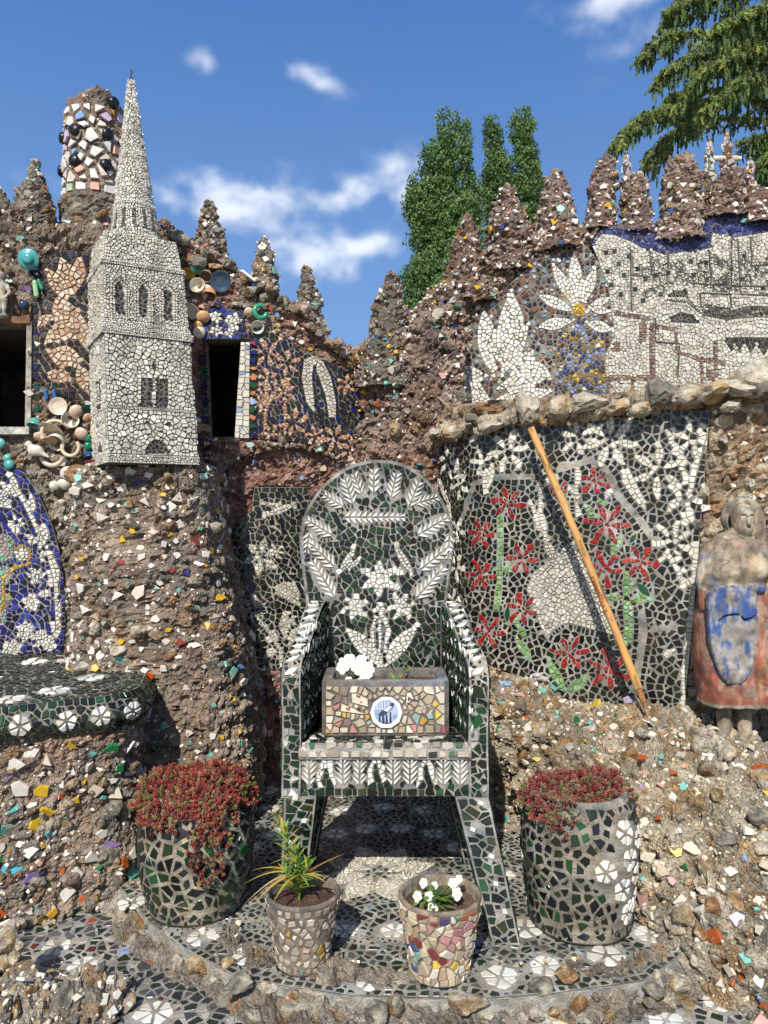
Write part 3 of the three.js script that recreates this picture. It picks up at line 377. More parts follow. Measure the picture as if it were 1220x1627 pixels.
// a form given by a distance field, meshed with surface nets
function netMesh(f, lo, hi, h) {
  const nx = Math.ceil((hi[0] - lo[0]) / h) + 1, ny = Math.ceil((hi[1] - lo[1]) / h) + 1, nz = Math.ceil((hi[2] - lo[2]) / h) + 1, D = new Float32Array(nx * ny * nz), id = new Int32Array(nx * ny * nz).fill(-1), at = (i, j, k) => (k * ny + j) * nx + i, pos = [], idx = [];
  for (let k = 0; k < nz; k++) for (let j = 0; j < ny; j++) for (let i = 0; i < nx; i++) D[at(i, j, k)] = f(lo[0] + i * h, lo[1] + j * h, lo[2] + k * h);
  for (let k = 0; k < nz - 1; k++) for (let j = 0; j < ny - 1; j++) for (let i = 0; i < nx - 1; i++) {
    let sx = 0, sy = 0, sz = 0, c = 0; const cr = (a, b, da, db) => { if ((da < 0) !== (db < 0)) { const t = da / (da - db); sx += lerp(a[0], b[0], t); sy += lerp(a[1], b[1], t); sz += lerp(a[2], b[2], t); c++; } }, Q = [[0, 0, 0], [1, 0, 0], [0, 1, 0], [1, 1, 0], [0, 0, 1], [1, 0, 1], [0, 1, 1], [1, 1, 1]], d = Q.map((q) => D[at(i + q[0], j + q[1], k + q[2])]);
    for (const [a, b] of [[0, 1], [2, 3], [4, 5], [6, 7], [0, 2], [1, 3], [4, 6], [5, 7], [0, 4], [1, 5], [2, 6], [3, 7]]) cr(Q[a], Q[b], d[a], d[b]);
    if (c) { id[at(i, j, k)] = pos.length / 3; pos.push(lo[0] + (i + sx / c) * h, lo[1] + (j + sy / c) * h, lo[2] + (k + sz / c) * h); }
  }
  const quad = (a, b, c, d, s) => { if (a < 0 || b < 0 || c < 0 || d < 0) return; s ? idx.push(a, b, c, a, c, d) : idx.push(a, c, b, a, d, c); };
  for (let k = 1; k < nz - 1; k++) for (let j = 1; j < ny - 1; j++) for (let i = 1; i < nx - 1; i++) { const d = D[at(i, j, k)] < 0;
    if (d !== D[at(i + 1, j, k)] < 0) quad(id[at(i, j - 1, k - 1)], id[at(i, j, k - 1)], id[at(i, j, k)], id[at(i, j - 1, k)], d);
    if (d !== D[at(i, j + 1, k)] < 0) quad(id[at(i - 1, j, k - 1)], id[at(i - 1, j, k)], id[at(i, j, k)], id[at(i, j, k - 1)], d);
    if (d !== D[at(i, j, k + 1)] < 0) quad(id[at(i - 1, j - 1, k)], id[at(i, j - 1, k)], id[at(i, j, k)], id[at(i - 1, j, k)], d); }
  const g = new THREE.BufferGeometry(); g.setAttribute('position', new THREE.BufferAttribute(new Float32Array(pos), 3)); g.setIndex(idx); g.computeVertexNormals(); boxUV(g); return g;
}
const smin = (a, b, k) => { const h = clamp(0.5 + 0.5 * (b - a) / k, 0, 1); return lerp(b, a, h) - k * h * (1 - h); };
const sdCap = (x, y, z, a, b, ra, rb) => { const dx = b[0] - a[0], dy = b[1] - a[1], dz = b[2] - a[2], t = clamp(((x - a[0]) * dx + (y - a[1]) * dy + (z - a[2]) * dz) / (dx * dx + dy * dy + dz * dz), 0, 1); return Math.hypot(x - a[0] - dx * t, y - a[1] - dy * t, z - a[2] - dz * t) - lerp(ra, rb, t); };
const sdEll = (x, y, z, c, r) => { const a = (x - c[0]) / r[0], b = (y - c[1]) / r[1], d = (z - c[2]) / r[2], k0 = Math.hypot(a, b, d), k1 = Math.hypot(a / r[0], b / r[1], d / r[2]); return k1 > 0 ? k0 * (k0 - 1) / k1 : -r[0]; };
const GROUT = rgb('#b3b0a6'), GROUTD = rgb('#98958b'), GROUTP = rgb('#a58c7c');
const motif = (S, polys, o) => polys.map((p) => ({ poly: onto(S, p), ...o }));
// ---------------------------------------------------------------- ground, terrace floor, path
reseed(11);
{
  const g = new THREE.PlaneGeometry(3000, 3000, 1, 1); g.rotateX(-Math.PI / 2); g.translate(0, -0.2, 0); paintGeo(g, rgb('#c2b8a4')); boxUV(g); structure(put(scene, 'ground', g, M.cement));
  const daisy = (c, r) => { const n = pick([5, 6, 6, 6, 7]); return wedges(c, r * rr(0.85, 1.12), n, rnd() * 6, rr(0.18, 0.3), rr(0.72, 0.9)).filter(() => rnd() > 0.05); };
  const FL = new Plane(V(0, 0, 0), V(1, 0, 0), V(0, 0, -1)), PA = new Plane(V(0, -0.075, 0), V(1, 0, 0), V(0, 0, -1));
  // terrace: raised floor in front of the walls
  const tb = [[-1.35, 4.4], [-1.35, 3.0], [-0.98, 2.86], [-0.8, 2.62], [-0.62, 2.45], [-0.42, 2.3], [-0.1, 2.23], [0.25, 2.21], [0.5, 2.24], [0.78, 2.3], [0.95, 2.44], [1.1, 2.6], [0.95, 3.4], [0.75, 4.4]];
  const terrace = structure(thing('terrace_floor', 'raised terrace floor of black and dark green mosaic with white flowers, under the chair', 'floor'));
  const slab = new THREE.ExtrudeGeometry(new THREE.Shape(tb.map((q) => new THREE.Vector2(q[0], q[1]))), { depth: 0.19, bevelEnabled: false }); slab.rotateX(-Math.PI / 2); slab.translate(0, -0.196, 0); paintGeo(slab, GROUT); boxUV(slab); put(terrace, 'slab', slab, M.cement);
  put(terrace, 'mortar', bed(FL, tb, 0.06, (x, y) => mixc(GROUT, GROUTD, sstep(-0.2, 0.3, fbm(x * 4, y * 4, 2, 3))), 0, 0), M.cement);
  const fl = [[211, 1434], [322, 1489], [393, 1518], [542, 1289], [607, 1282], [675, 1287], [534, 1325], [579, 1317], [636, 1317], [689, 1325], [728, 1346], [548, 1479], [626, 1479], [587, 1559], [794, 1553], [834, 1475], [866, 1535], [441, 1323], [398, 1348], [794, 1315], [1031, 1485], [964, 1518], [425, 1255], [430, 1285], [800, 1390], [1075, 1440]];
  const mo = [];
  for (const [x, y] of fl) { const c = FL.fromPx(x, y), d = c[1], r = (d < 2.6 ? 0.055 : 0.05) * rr(0.92, 1.08); for (const p of daisy(c, r)) mo.push({ poly: p, size: 0.018, gap: 0.002, color: white, whole: true, jit: 0.06 }); }
  const star = FL.fromPx(600, 1386);
  for (let i = 0; i < 8; i++) { const a = i / 8 * 6.283 + 0.3, ro = 0.045; mo.push({ poly: leafShape([star[0] + Math.cos(a) * ro, star[1] + Math.sin(a) * ro], [star[0] + Math.cos(a) * 0.235, star[1] + Math.sin(a) * 0.235], 0.105, 0, 0.5), size: 0.019, gap: 0.0035, color: offwhite, jit: 0.1 }); }
  mo.push({ poly: stroke([FL.fromPx(240, 1480), FL.fromPx(420, 1465), FL.fromPx(640, 1500), FL.fromPx(830, 1490)], 0.03), size: 0.02, gap: 0.008, color: palette(['#8c8574', 3], ['#6f6a5e', 2], ['#3a3f38', 3]) });
  const bgc = palette(['#2c302c', 8], ['#25352a', 4], ['#3a403c', 4], ['#4a4e46', 3], ['#333330', 3], ['#5d5a50', 2]);
  const extras = [palette(['#5b93cf', 1], ['#b9b2a2', 2], ['#a8643a', 1], ['#6f6488', 1])];
  setTiles(terrace, mosaic(FL, tb.map(([x, y]) => [x, y]), { size: 0.035, gap: 0.0155, color: () => (rnd() < 0.025 ? extras[0]() : bgc()), jit: 0.25, h: 0.0025, tilt: 0.04 }, mo), { max: 290 });
  // path in front, a step lower
  const path = structure(thing('garden_path', 'lower garden path of dark mosaic with white flowers and stray coloured shards, in the foreground', 'path'));
  const pb = [[-2.6, 3.2], [-2.6, 1.2], [2.2, 1.2], [2.2, 2.15], [1.25, 2.35], [0.6, 2.28], [0, 2.28], [-0.4, 2.34], [-0.9, 2.75], [-1.2, 3.1]];
  put(path, 'mortar', bed(PA, pb, 0.08, (x, y) => mixc(GROUT, GROUTD, sstep(-0.2, 0.3, fbm(x * 4, y * 4, 7, 3))), 0.08, 0), M.cement);
  const pm = []; for (const [x, y] of [[90, 1504], [131, 1534], [184, 1571], [246, 1608], [1141, 1590], [1058, 1622], [640, 1622], [870, 1625]]) for (const p of daisy(PA.fromPx(x, y), 0.062)) pm.push({ poly: p, size: 0.02, gap: 0.002, color: white, whole: true, jit: 0.06 });
  const pc = palette(['#2b2f33', 7], ['#26332a', 3], ['#4a4a50', 3], ['#5c5a60', 2], ['#8c8880', 2], ['#4d4358', 0.8], ['#5e2a22', 0.5], ['#9a553a', 0.3], ['#7f9fd0', 0.25], ['#a58a64', 0.5], ['#b0aca4', 1]);
  setTiles(path, mosaic(PA, [[-1.3, 2.95], [-1.3, 1.9], [1.6, 1.9], [1.6, 2.15], [1.25, 2.35], [0.6, 2.28], [0, 2.28], [-0.4, 2.34], [-0.9, 2.75], [-1.1, 2.95]], { size: 0.04, gap: 0.013, color: pc, jit: 0.2, h: 0.0025 }, pm), { max: 200 });
  // the rocky edge between the two
  const kerb = thing('rock_edging', 'row of flints and rubble along the front edge of the terrace', 'edging', V(0, -0.07, -2.27)), line = new THREE.CatmullRomCurve3([V(-1.0, 0, -2.97), V(-0.88, 0, -2.76), V(-0.6, 0, -2.51), V(-0.4, 0, -2.345), V(-0.1, 0, -2.275), V(0.25, 0, -2.26), V(0.55, 0, -2.285), V(0.8, 0, -2.33), V(0.98, 0, -2.45), V(1.12, 0, -2.53)]);
  const R = new Rough((u, v) => { const p = line.getPoint(u), t = line.getTangent(u), a = (v - 0.5) * 3.0; return p.add(V(-t.z * Math.sin(a) * (0.1 + 0.05 * noise3(u * 22, 1, 2)), 0.003 + 0.02 * Math.cos(a) - 0.04 * (1 + Math.sin(a)), t.x * Math.sin(a) * (0.1 + 0.05 * noise3(u * 22, 1, 2))).multiplyScalar(1)); }, 340, 26, { mortar: MORTAR.grey, amp: 0.016, freq: 24, big: 0.035, stones: 0.4 });
  put(kerb, 'mortar', R.g, M.rubble);
  for (let i = 0; i < 150; i++) { const t = (i + rr(-0.3, 0.3)) / 150, p = line.getPoint(clamp(t, 0, 1)); stone(kerb, p.add(V(rr(-0.02, 0.02), rr(-0.05, -0.015), rr(-0.07, 0.075))), 0.013 + 0.036 * Math.pow(rnd(), 1.6), ['flint', 'grey', 'grey', 'ochre', 'pale']); }
  for (const [x, y, d, s] of [[378, 1556, 2.27, 0.055], [470, 1585, 2.25, 0.06], [600, 1600, 2.2, 0.05], [742, 1590, 2.2, 0.055], [860, 1560, 2.27, 0.05], [905, 1545, 2.28, 0.045], [232, 1462, 2.72, 0.03], [255, 1475, 2.62, 0.03], [330, 1530, 2.42, 0.045]]) { const m = stone(kerb, P(x, y, d).add(V(0, -s * 0.25, 0)), s, ['flint', 'grey', 'ochre', 'grey'], 'stone', [1.2, 0.6, 0.8]); m.rotation.set(rr(-0.15, 0.15), rnd() * 6.28, rr(-0.15, 0.15)); }
  pebbles(kerb, R, 1500, [0.004, 0.014], PEBCOL.tan); setTiles(kerb, shards(R, 130, [0.009, 0.02], chinaWhite), { max: 130, name: 'shard', restName: 'small_shards' });
}
reseed(15);
{
  const c = V(-1.12, -0.08, -2.2), t = thing('rubble_mound', 'low mound of grey flints and mortar on the path in the bottom left corner', 'mound', c);
  const R = new Rough((u, v) => { const a = u * 6.2832, r = (1 - v) * (0.3 + 0.06 * Math.sin(a * 3 + 1)); return V(c.x + Math.sin(a) * r * 1.15, c.y - 0.01 + 0.085 * Math.pow(Math.sin(v * 1.5708), 0.8), c.z + Math.cos(a) * r * 0.8); }, 150, 60, { mortar: MORTAR.grey, amp: 0.03, freq: 13, big: 0.05, stones: 0.35, wrap: true });
  put(t, 'mortar', R.g, M.rubble); stonesOn(t, R, 40, [0.02, 0.06], ['grey', 'flint', 'grey', 'ochre']); setTiles(t, shards(R, 70, [0.01, 0.024], chinaWhite), { max: 70, name: 'shard', restName: 'small_shards' }); pebbles(t, R, 900, [0.004, 0.012], PEBCOL.grey);
  const fl = thing('pale_flint', 'large pale yellow knobbly flint at the left edge below the block', 'flint', P(12, 1505, 2.36)); for (const [x, y, s] of [[10, 1490, 0.05], [22, 1520, 0.045], [2, 1525, 0.05], [30, 1500, 0.03]]) stone(fl, P(x, y, 2.36), s, ['pale'], 'lobe', [0.9, 1, 0.7]);
}
// the plain cement room behind an opening in a wall: a short reveal, then a closed chamber
function room(g, S, q, name, widen = 0.22, depth = 1.5) {
  const n0 = S.normal(q[0][0], 0), cx = q.reduce((a, b) => a + b[0], 0) / q.length, cy = q.reduce((a, b) => a + b[1], 0) / q.length, B = new Buf(), col = rgb('#8a8276'), pt = (a, k, w) => { const p = S.at(a[0], a[1]).addScaledVector(S.normal(a[0], a[1]), 0.012 - k); if (w) { const t = V(n0.z, 0, -n0.x); p.addScaledVector(t, Math.sign(a[0] - cx) * w); p.y += a[1] > cy ? 0.06 : -0.04; } return p; };
  const rings = [q.map((a) => pt(a, 0, 0)), q.map((a) => pt(a, 0.14, 0)), q.map((a) => pt(a, 0.145, widen)), q.map((a) => pt(a, depth, widen))], quad = (a, b, c, d) => { const n = V().crossVectors(b.clone().sub(a), c.clone().sub(a)).normalize(); B.tri(a, b, c, n, col, [0, 0], [0.3, 0], [0.3, 0.3]); B.tri(a, c, d, n, col, [0, 0], [0.3, 0.3], [0, 0.3]); };
  for (let k = 0; k < 3; k++) for (let i = 0; i < q.length; i++) { const j = (i + 1) % q.length; quad(rings[k][i], rings[k][j], rings[k + 1][j], rings[k + 1][i]); }
  for (let i = 1; i < q.length - 1; i++) quad(rings[3][0], rings[3][i], rings[3][i + 1], rings[3][i + 1]);
  return put(g, name, B.geo(), M.cement);
}
// ---------------------------------------------------------------- left wall (window, flesh coloured mosaic, crockery) and its blue panel
const WL = new Wall([[-160, 3.62], [-60, 3.66], [20, 3.7], [90, 3.74], [160, 3.8], [250, 3.9], [330, 3.92]]);
reseed(21);
const leftWall = thing('left_wall', 'rough rubble wall at the left with a dark window and broken crockery set into it', 'wall', V(-1.7, 0, -3.75));
{
  const u0 = 0.02, u1 = WL.fromPx(305, 600)[0], top = along(WL, [[-140, 330], [-20, 335], [0, 320], [25, 345], [80, 362], [95, 372], [110, 362], [205, 362], [245, 352], [262, 350], [285, 375], [305, 385]]);
  const win = onto(WL, [[-90, 516], [47, 516], [42, 681], [-90, 681]]), mos = onto(WL, [[52, 470], [70, 405], [100, 398], [152, 402], [160, 640], [100, 632], [52, 600]]), blueDom = [[-60, 1046], [-60, 760], [-20, 738], [10, 735], [40, 752], [62, 785], [82, 830], [96, 880], [104, 940], [104, 1005], [98, 1040]];
  const blue = onto(WL, blueDom), toU = (u, v) => [lerp(u0, u1, u), 0];
  const face = wallFace(WL, u0, u1, 0, top, 0.25);
  const inM = (p, u, v) => { if (v > 0.84) return 1; const U = lerp(u0, u1, u); return inPoly(win, U, p.y) || inPoly(mos, U, p.y) || inPoly(blue, U, p.y) ? 0 : 1; };
  const R = new Rough(face, 200, 260, { mortar: MORTAR.grey, amp: 0.02, freq: 17, big: 0.035, stones: 0.55, mask: inM, tint: (p, c) => { const k = sstep(1.55, 2.0, p.y); return mixc(c, [c[0] * 1.02, c[1] * 0.86, c[2] * 0.78], k * 0.7); }, hole: (u, v) => v < 0.84 && inPoly(win, lerp(u0, u1, u), lerp(0, top(lerp(u0, u1, u)), v / 0.84)) });
  put(leftWall, 'mortar', R.g, M.rubble);
  // window: deep dark opening, white sill, pale frame
  room(leftWall, WL, onto(WL, [[-90, 514], [48, 514], [43, 683], [-90, 683]]), 'window_recess');
  const frame = (W_, thingG, px, w, col, tileS) => { const q = onto(W_, px), o = q.slice(), dom = stroke(o, w); put(thingG, 'window_frame', bed(W_, dom, 0.05, col, 0.05, 0.012), M.cement); return mosaic(W_, dom, { size: tileS, gap: 0.003, color: white, jit: 0.1 }, []).map((t) => { t.pc.addScaledVector(t.N, 0.012); return t; }); };
  put(leftWall, 'window_frame', bed(WL, onto(WL, [[44, 512], [52, 512], [50, 684], [41, 684]]), 0.05, rgb('#b9b2a4'), 0.06, 0.02), M.cement);
  put(leftWall, 'window_sill', bed(WL, onto(WL, [[-90, 680], [50, 680], [50, 691], [-90, 693]]), 0.05, rgb('#d8d4c6'), 0.12, 0.05), M.cement);
  put(leftWall, 'lintel', bed(WL, onto(WL, [[-90, 500], [50, 506], [50, 516], [-90, 514]]), 0.05, rgb('#8d6a55'), 0.08, 0.03), M.cement);
  // flesh coloured mosaic
  const pan = put(leftWall, 'mosaic_panel', bed(WL, mos, 0.04, (x, y) => mixc(rgb('#8d7668'), rgb('#a5907f'), sstep(-0.2, 0.3, fbm(x * 6, y * 6, 1, 3))), 0.03, 0.006), M.cement);
  const lf = [[[118, 470], [96, 408], 30], [[118, 470], [128, 405], 26], [[112, 480], [72, 425], 24], [[90, 470], [118, 540], 44], [[70, 545], [125, 510], 34], [[75, 560], [132, 575], 36], [[120, 490], [140, 560], 22], [[70, 595], [118, 600], 24], [[125, 575], [138, 625], 22], [[60, 520], [80, 500], 18]].map(([a, b, w]) => leafShape(a, b, w));
  const tl = mosaic(WL, mos, { size: 0.034, gap: 0.006, color: palette(['#2a221c', 6], ['#3a3328', 3], ['#1d2a1c', 2], ['#1a1b40', 1.2], ['#4a4236', 2]) }, motif(WL, lf, { size: 0.027, gap: 0.0045, color: cream, jit: 0.08 }), { parent: pan });
  // border of big dark tiles beside the window
  const side = []; for (let i = 0; i < 9; i++) side.push({ poly: onto(WL, shardPoly(7).map(([ex, ey]) => [59 + ex, 532 + i * 17 + ey])), size: 0.02, gap: 0.002, color: pick([navy, dark, palette(['#0f4a44', 1]), white]), whole: true });
  const st = side.map((m) => { const p = ccw(m.poly), t = { poly: p, c: [p.reduce((a, b) => a + b[0], 0) / p.length, p.reduce((a, b) => a + b[1], 0) / p.length], S: WL, m: {}, col: jit(m.color()), h: 0.012, tilt: [0.1, 0.1] }; measure(t); return t; });
  // blue panel below
  const bp = put(leftWall, 'mosaic_panel', bed(WL, blue, 0.05, (x, y) => mixc(rgb('#9d978c'), rgb('#b0a99c'), sstep(-0.2, 0.3, fbm(x * 7, y * 7, 4, 3))), 0.04, 0.012), M.cement);
  bp.userData.label = 'cobalt blue and white flower mosaic panel with a rounded top';
  const blf = [];
  for (const [a, b, w] of [[[30, 788], [18, 752], 13], [[28, 790], [2, 764], 14], [[50, 825], [50, 782], 16], [[70, 870], [44, 848], 16], [[70, 868], [72, 832], 15], [[72, 870], [66, 892], 10], [[86, 938], [88, 888], 18], [[86, 940], [68, 945], 12], [[92, 985], [92, 945], 12], [[86, 1020], [94, 980], 16], [[0, 776], [12, 800], 14], [[60, 945], [84, 940], 12]]) blf.push(leafShape(a, b, w));
  for (const p of [stroke([[22, 770], [40, 800], [58, 838], [76, 872], [88, 920], [92, 1000]], 5)]) blf.push(p);
  const bw = [...[[27, 832, 13], [58, 914, 14], [50, 957, 13], [42, 1003, 16], [20, 1030, 16], [66, 1015, 15], [6, 795, 14], [80, 1022, 12]].flatMap(([x, y, r]) => petals([x, y], r, 6, 0.62, rnd(), 0.15)), ellipse([36, 878], 12, 14, 12)];
  const bt = mosaic(WL, blue, { size: 0.03, gap: 0.0075, color: navy, jit: 0.2 }, [...motif(WL, blf, { size: 0.024, gap: 0.004, color: white, jit: 0.06 }), ...motif(WL, bw, { size: 0.021, gap: 0.004, color: white, jit: 0.06 }),
    ...motif(WL, [ellipse([8, 870], 17, 22, 14), ellipse([6, 912], 15, 14, 12), ellipse([4, 960], 9, 34, 14)], { size: 0.02, gap: 0.004, color: palette(['#7fb59c', 5], ['#b59aa0', 3], ['#8c8a6a', 2], ['#caa44a', 1]) }), ...motif(WL, [stroke([[-10, 985], [8, 960], [6, 920], [22, 905], [46, 895], [50, 874], [38, 866], [26, 872]], 4)], { size: 0.02, gap: 0.003, color: palette(['#cfae45', 3], ['#b5963a', 2]) })], { parent: bp });
  for (const t of [...tl]) t.pc.addScaledVector(t.N, 0.006); for (const t of bt) t.pc.addScaledVector(t.N, 0.012);
  const keepOut = (p, u, v) => inM(p, u, v) === 1;
  const sh = [...shards(R, 90, [0.012, 0.024], china, { where: (p, u, v) => keepOut(p, u, v) && p.y > 2.2 }), ...shards(R, 110, [0.01, 0.022], china, { where: (p, u, v) => keepOut(p, u, v) && p.y < 2.2 && p.y > 0.7 })];
  setTiles(leftWall, [...tl, ...bt], { max: 299 }); setTiles(leftWall, [...sh, ...st], { max: 200, name: 'shard', restName: 'small_shards' });
  stonesOn(leftWall, R, 46, [0.025, 0.06], ['grey', 'flint', 'pinkish', 'grey', 'ochre'], { where: keepOut });
  pebbles(leftWall, R, 2600, [0.004, 0.013], PEBCOL.grey, { where: keepOut });
  // crockery
  const glaze = (c) => paintable(c);
  crockery(leftWall, WL);
}
function paintable(c) { return c; }
function orient(g, S, px, py, lift, tiltX = 0, tiltZ = 0, spin = 0) { const [u, v] = S.fromPx(px, py), p = S.at(u, v), n = S.normal(u, v); g.rotateY(spin); g.rotateX(Math.PI / 2); g.rotateX(tiltX); g.rotateY(tiltZ); const q = new THREE.Quaternion().setFromUnitVectors(V(0, 0, 1), n); g.applyQuaternion(q); p.addScaledVector(n, lift); g.translate(p.x, p.y, p.z); return g; }
function crockery(t, S, which = 'left') {
  const mat = M.ceramic, add = (name, g, c) => { const q = flat2(g); paintGeo(q, c); boxUV(q); put(t, name, q, mat); };
  const flat2 = (g) => { g.computeVertexNormals(); return g; };
  const m = 3.75 / FPX, plate = (r) => lathe([[0.0001, 0], [r * 0.55, 0.001], [r * 0.6, r * 0.05], [r * 0.98, r * 0.2], [r, r * 0.23], [r * 0.96, r * 0.24], [r * 0.6, r * 0.1], [r * 0.55, r * 0.05], [0.0001, r * 0.045]], 28), cup = (r) => lathe([[0.0001, -r * 0.9], [r * 0.55, -r * 0.9], [r * 0.75, -r * 0.6], [r * 0.95, 0], [r, r * 0.25], [r * 0.9, r * 0.25], [r * 0.8, -r * 0.2], [r * 0.6, -r * 0.55], [0.0001, -r * 0.6]], 26), lid = (r) => lathe([[r, 0], [r, r * 0.12], [r * 0.75, r * 0.2], [r * 0.52, r * 0.22], [r * 0.5, r * 0.5], [r * 0.25, r * 0.55], [0.0001, r * 0.55]], 28), dome = (r) => lathe([[r, 0], [r * 0.93, r * 0.22], [r * 0.7, r * 0.4], [r * 0.35, r * 0.52], [0.0001, r * 0.55]], 24);
  const L = which === 'left' ? [
    ['plate', plate, 94, 647, 14, '#d9cdb8', 0.1], ['cup', cup, 112, 669, 14, '#e2dccd', -0.2], ['plate', plate, 84, 683, 20, '#cfc0a8', 0.9], ['cup', cup, 90, 703, 15, '#e6e0d2', 0.7], ['plate', plate, 78, 700, 14, '#d8b593', 1.2], ['lid', lid, 48, 415, 16, '#4f9fa0', 0.15], ['jug', cup, 57, 676, 11, '#5aa49a', 1.2], ['lid', dome, 109, 753, 12, '#d8c8c4', 0.1], ['shell', dome, 102, 770, 10, '#e8e2d6', 0.6], ['shell', dome, 88, 772, 8, '#e0d6c6', 0.3], ['knob', dome, 17, 738, 8, '#4f9f98', 0], ['knob', dome, 3, 705, 8, '#62b0b0', 0], ['knob', dome, 14, 728, 6, '#62b0a0', 0], ['shell', dome, 130, 690, 11, '#dcc0ac', 0.5], ['shell', dome, 66, 694, 10, '#e0c8b4', 0.9], ['jar', cup, 142, 726, 8, '#1f4f8a', 1.3], ['knob', dome, 141, 710, 7, '#1f7a5c', 0.2], ['knob', dome, 140, 697, 7, '#1f8a70', 0.2], ['dish', plate, 138, 650, 9, '#3f8f80', 0.7], ['bowl', cup, 58, 436, 8, '#27324a', 0.9], ['knob', dome, 41, 487, 7, '#24406a', 0.2], ['plate', plate, 258, 384, 11, '#a9a394', 0.8], ['bowl', dome, 281, 393, 9, '#1f6a4c', 0.4], ['cup', cup, 290, 442, 9, '#e0d6c4', 0.1], ['shell', dome, 122, 655, 11, '#dcbfa8', 0.3], ['shell', dome, 140, 665, 8, '#c99a7c', 0.3]] : [
    ['bowl', dome, 315, 427, 12, '#2f8f88', 0.3], ['cup', cup, 315, 457, 13, '#e4dac6', -0.1], ['cup', cup, 334, 471, 12, '#cf9c74', 1.1], ['plate', plate, 303, 494, 17, '#e6e2d6', 0.9], ['shell', dome, 324, 506, 11, '#d8a878', 0.6], ['bowl', cup, 329, 441, 11, '#8d7350', 0.8], ['cup', cup, 408, 522, 11, '#e2ded2', 0.4], ['shell', dome, 395, 498, 8, '#dcc0a8', 0.5], ['plate', plate, 352, 450, 17, '#3a5064', 0.2], ['plate', plate, 300, 436, 12, '#b88f3c', 0.9], ['shell', dome, 316, 520, 8, '#c99a4c', 0.5], ['dish', plate, 322, 680, 15, '#dcd6c8', 1.1], ['shell', dome, 318, 530, 10, '#d8cab0', 0.2]];
  for (const [name, f, x, y, r, c, ti] of L) add(name, orient(f(r * m), S, x, y, 0.03, ti + rr(-0.15, 0.15), rr(-0.5, 0.5), rr(0, 6)), jit(rgb(c), 0.06));
  const ring = (x, y, r, w, c, arc, spin) => { const g = new THREE.TorusGeometry(r * m, w * m, 8, 20, arc); g.rotateZ(spin); const [u, v] = S.fromPx(x, y), p = S.at(u, v), n = S.normal(u, v); g.rotateY(rr(-0.3, 0.3)); g.applyQuaternion(new THREE.Quaternion().setFromUnitVectors(V(0, 0, 1), n)); p.addScaledVector(n, 0.035); g.translate(p.x, p.y, p.z); add('handle', g, jit(rgb(c), 0.05)); };
  if (which === 'left') {
    ring(113, 712, 13, 3, '#e0c8a8', 4.8, 2.2); ring(90, 690, 20, 3, '#dccaae', 3.4, 0.4); ring(85, 722, 18, 4, '#d2c0b0', 2.6, 3.4);
    for (const [x, y, l, c, s] of [[59, 462, 20, '#9fc49a', 4], [66, 455, 13, '#2f8f6a', 3], [147, 688, 24, '#cfae30', 3.5], [75, 628, 12, '#2f66b0', 3], [88, 628, 10, '#2f66b0', 3]]) { const g = new THREE.CapsuleGeometry(s * m, l * m, 6, 12), [u, v] = S.fromPx(x, y), p = S.at(u, v).addScaledVector(S.normal(u, v), 0.03); g.rotateZ(rr(-0.4, 0.4)); g.translate(p.x, p.y, p.z); add('bottle', g, jit(rgb(c), 0.05)); }
    // a small white bird
    const [u, v] = S.fromPx(60, 717), p = S.at(u, v).addScaledVector(S.normal(u, v), 0.05), b = netMesh((x, y, z) => { let d = sdEll(x, y, z, [0, 0, 0], [0.036, 0.028, 0.026]); d = smin(d, sdEll(x, y, z, [-0.028, 0.03, 0.008], [0.016, 0.016, 0.014]), 0.012); d = smin(d, sdCap(x, y, z, [-0.04, 0.03, 0.012], [-0.054, 0.026, 0.014], 0.005, 0.001), 0.004); d = smin(d, sdCap(x, y, z, [0.025, -0.01, 0], [0.062, -0.03, 0], 0.014, 0.006), 0.015); return d; }, [-0.07, -0.05, -0.04], [0.08, 0.06, 0.04], 0.004); b.translate(p.x, p.y, p.z); paintGeo(b, rgb('#d9d5ca')); put(t, 'bird', b, mat);
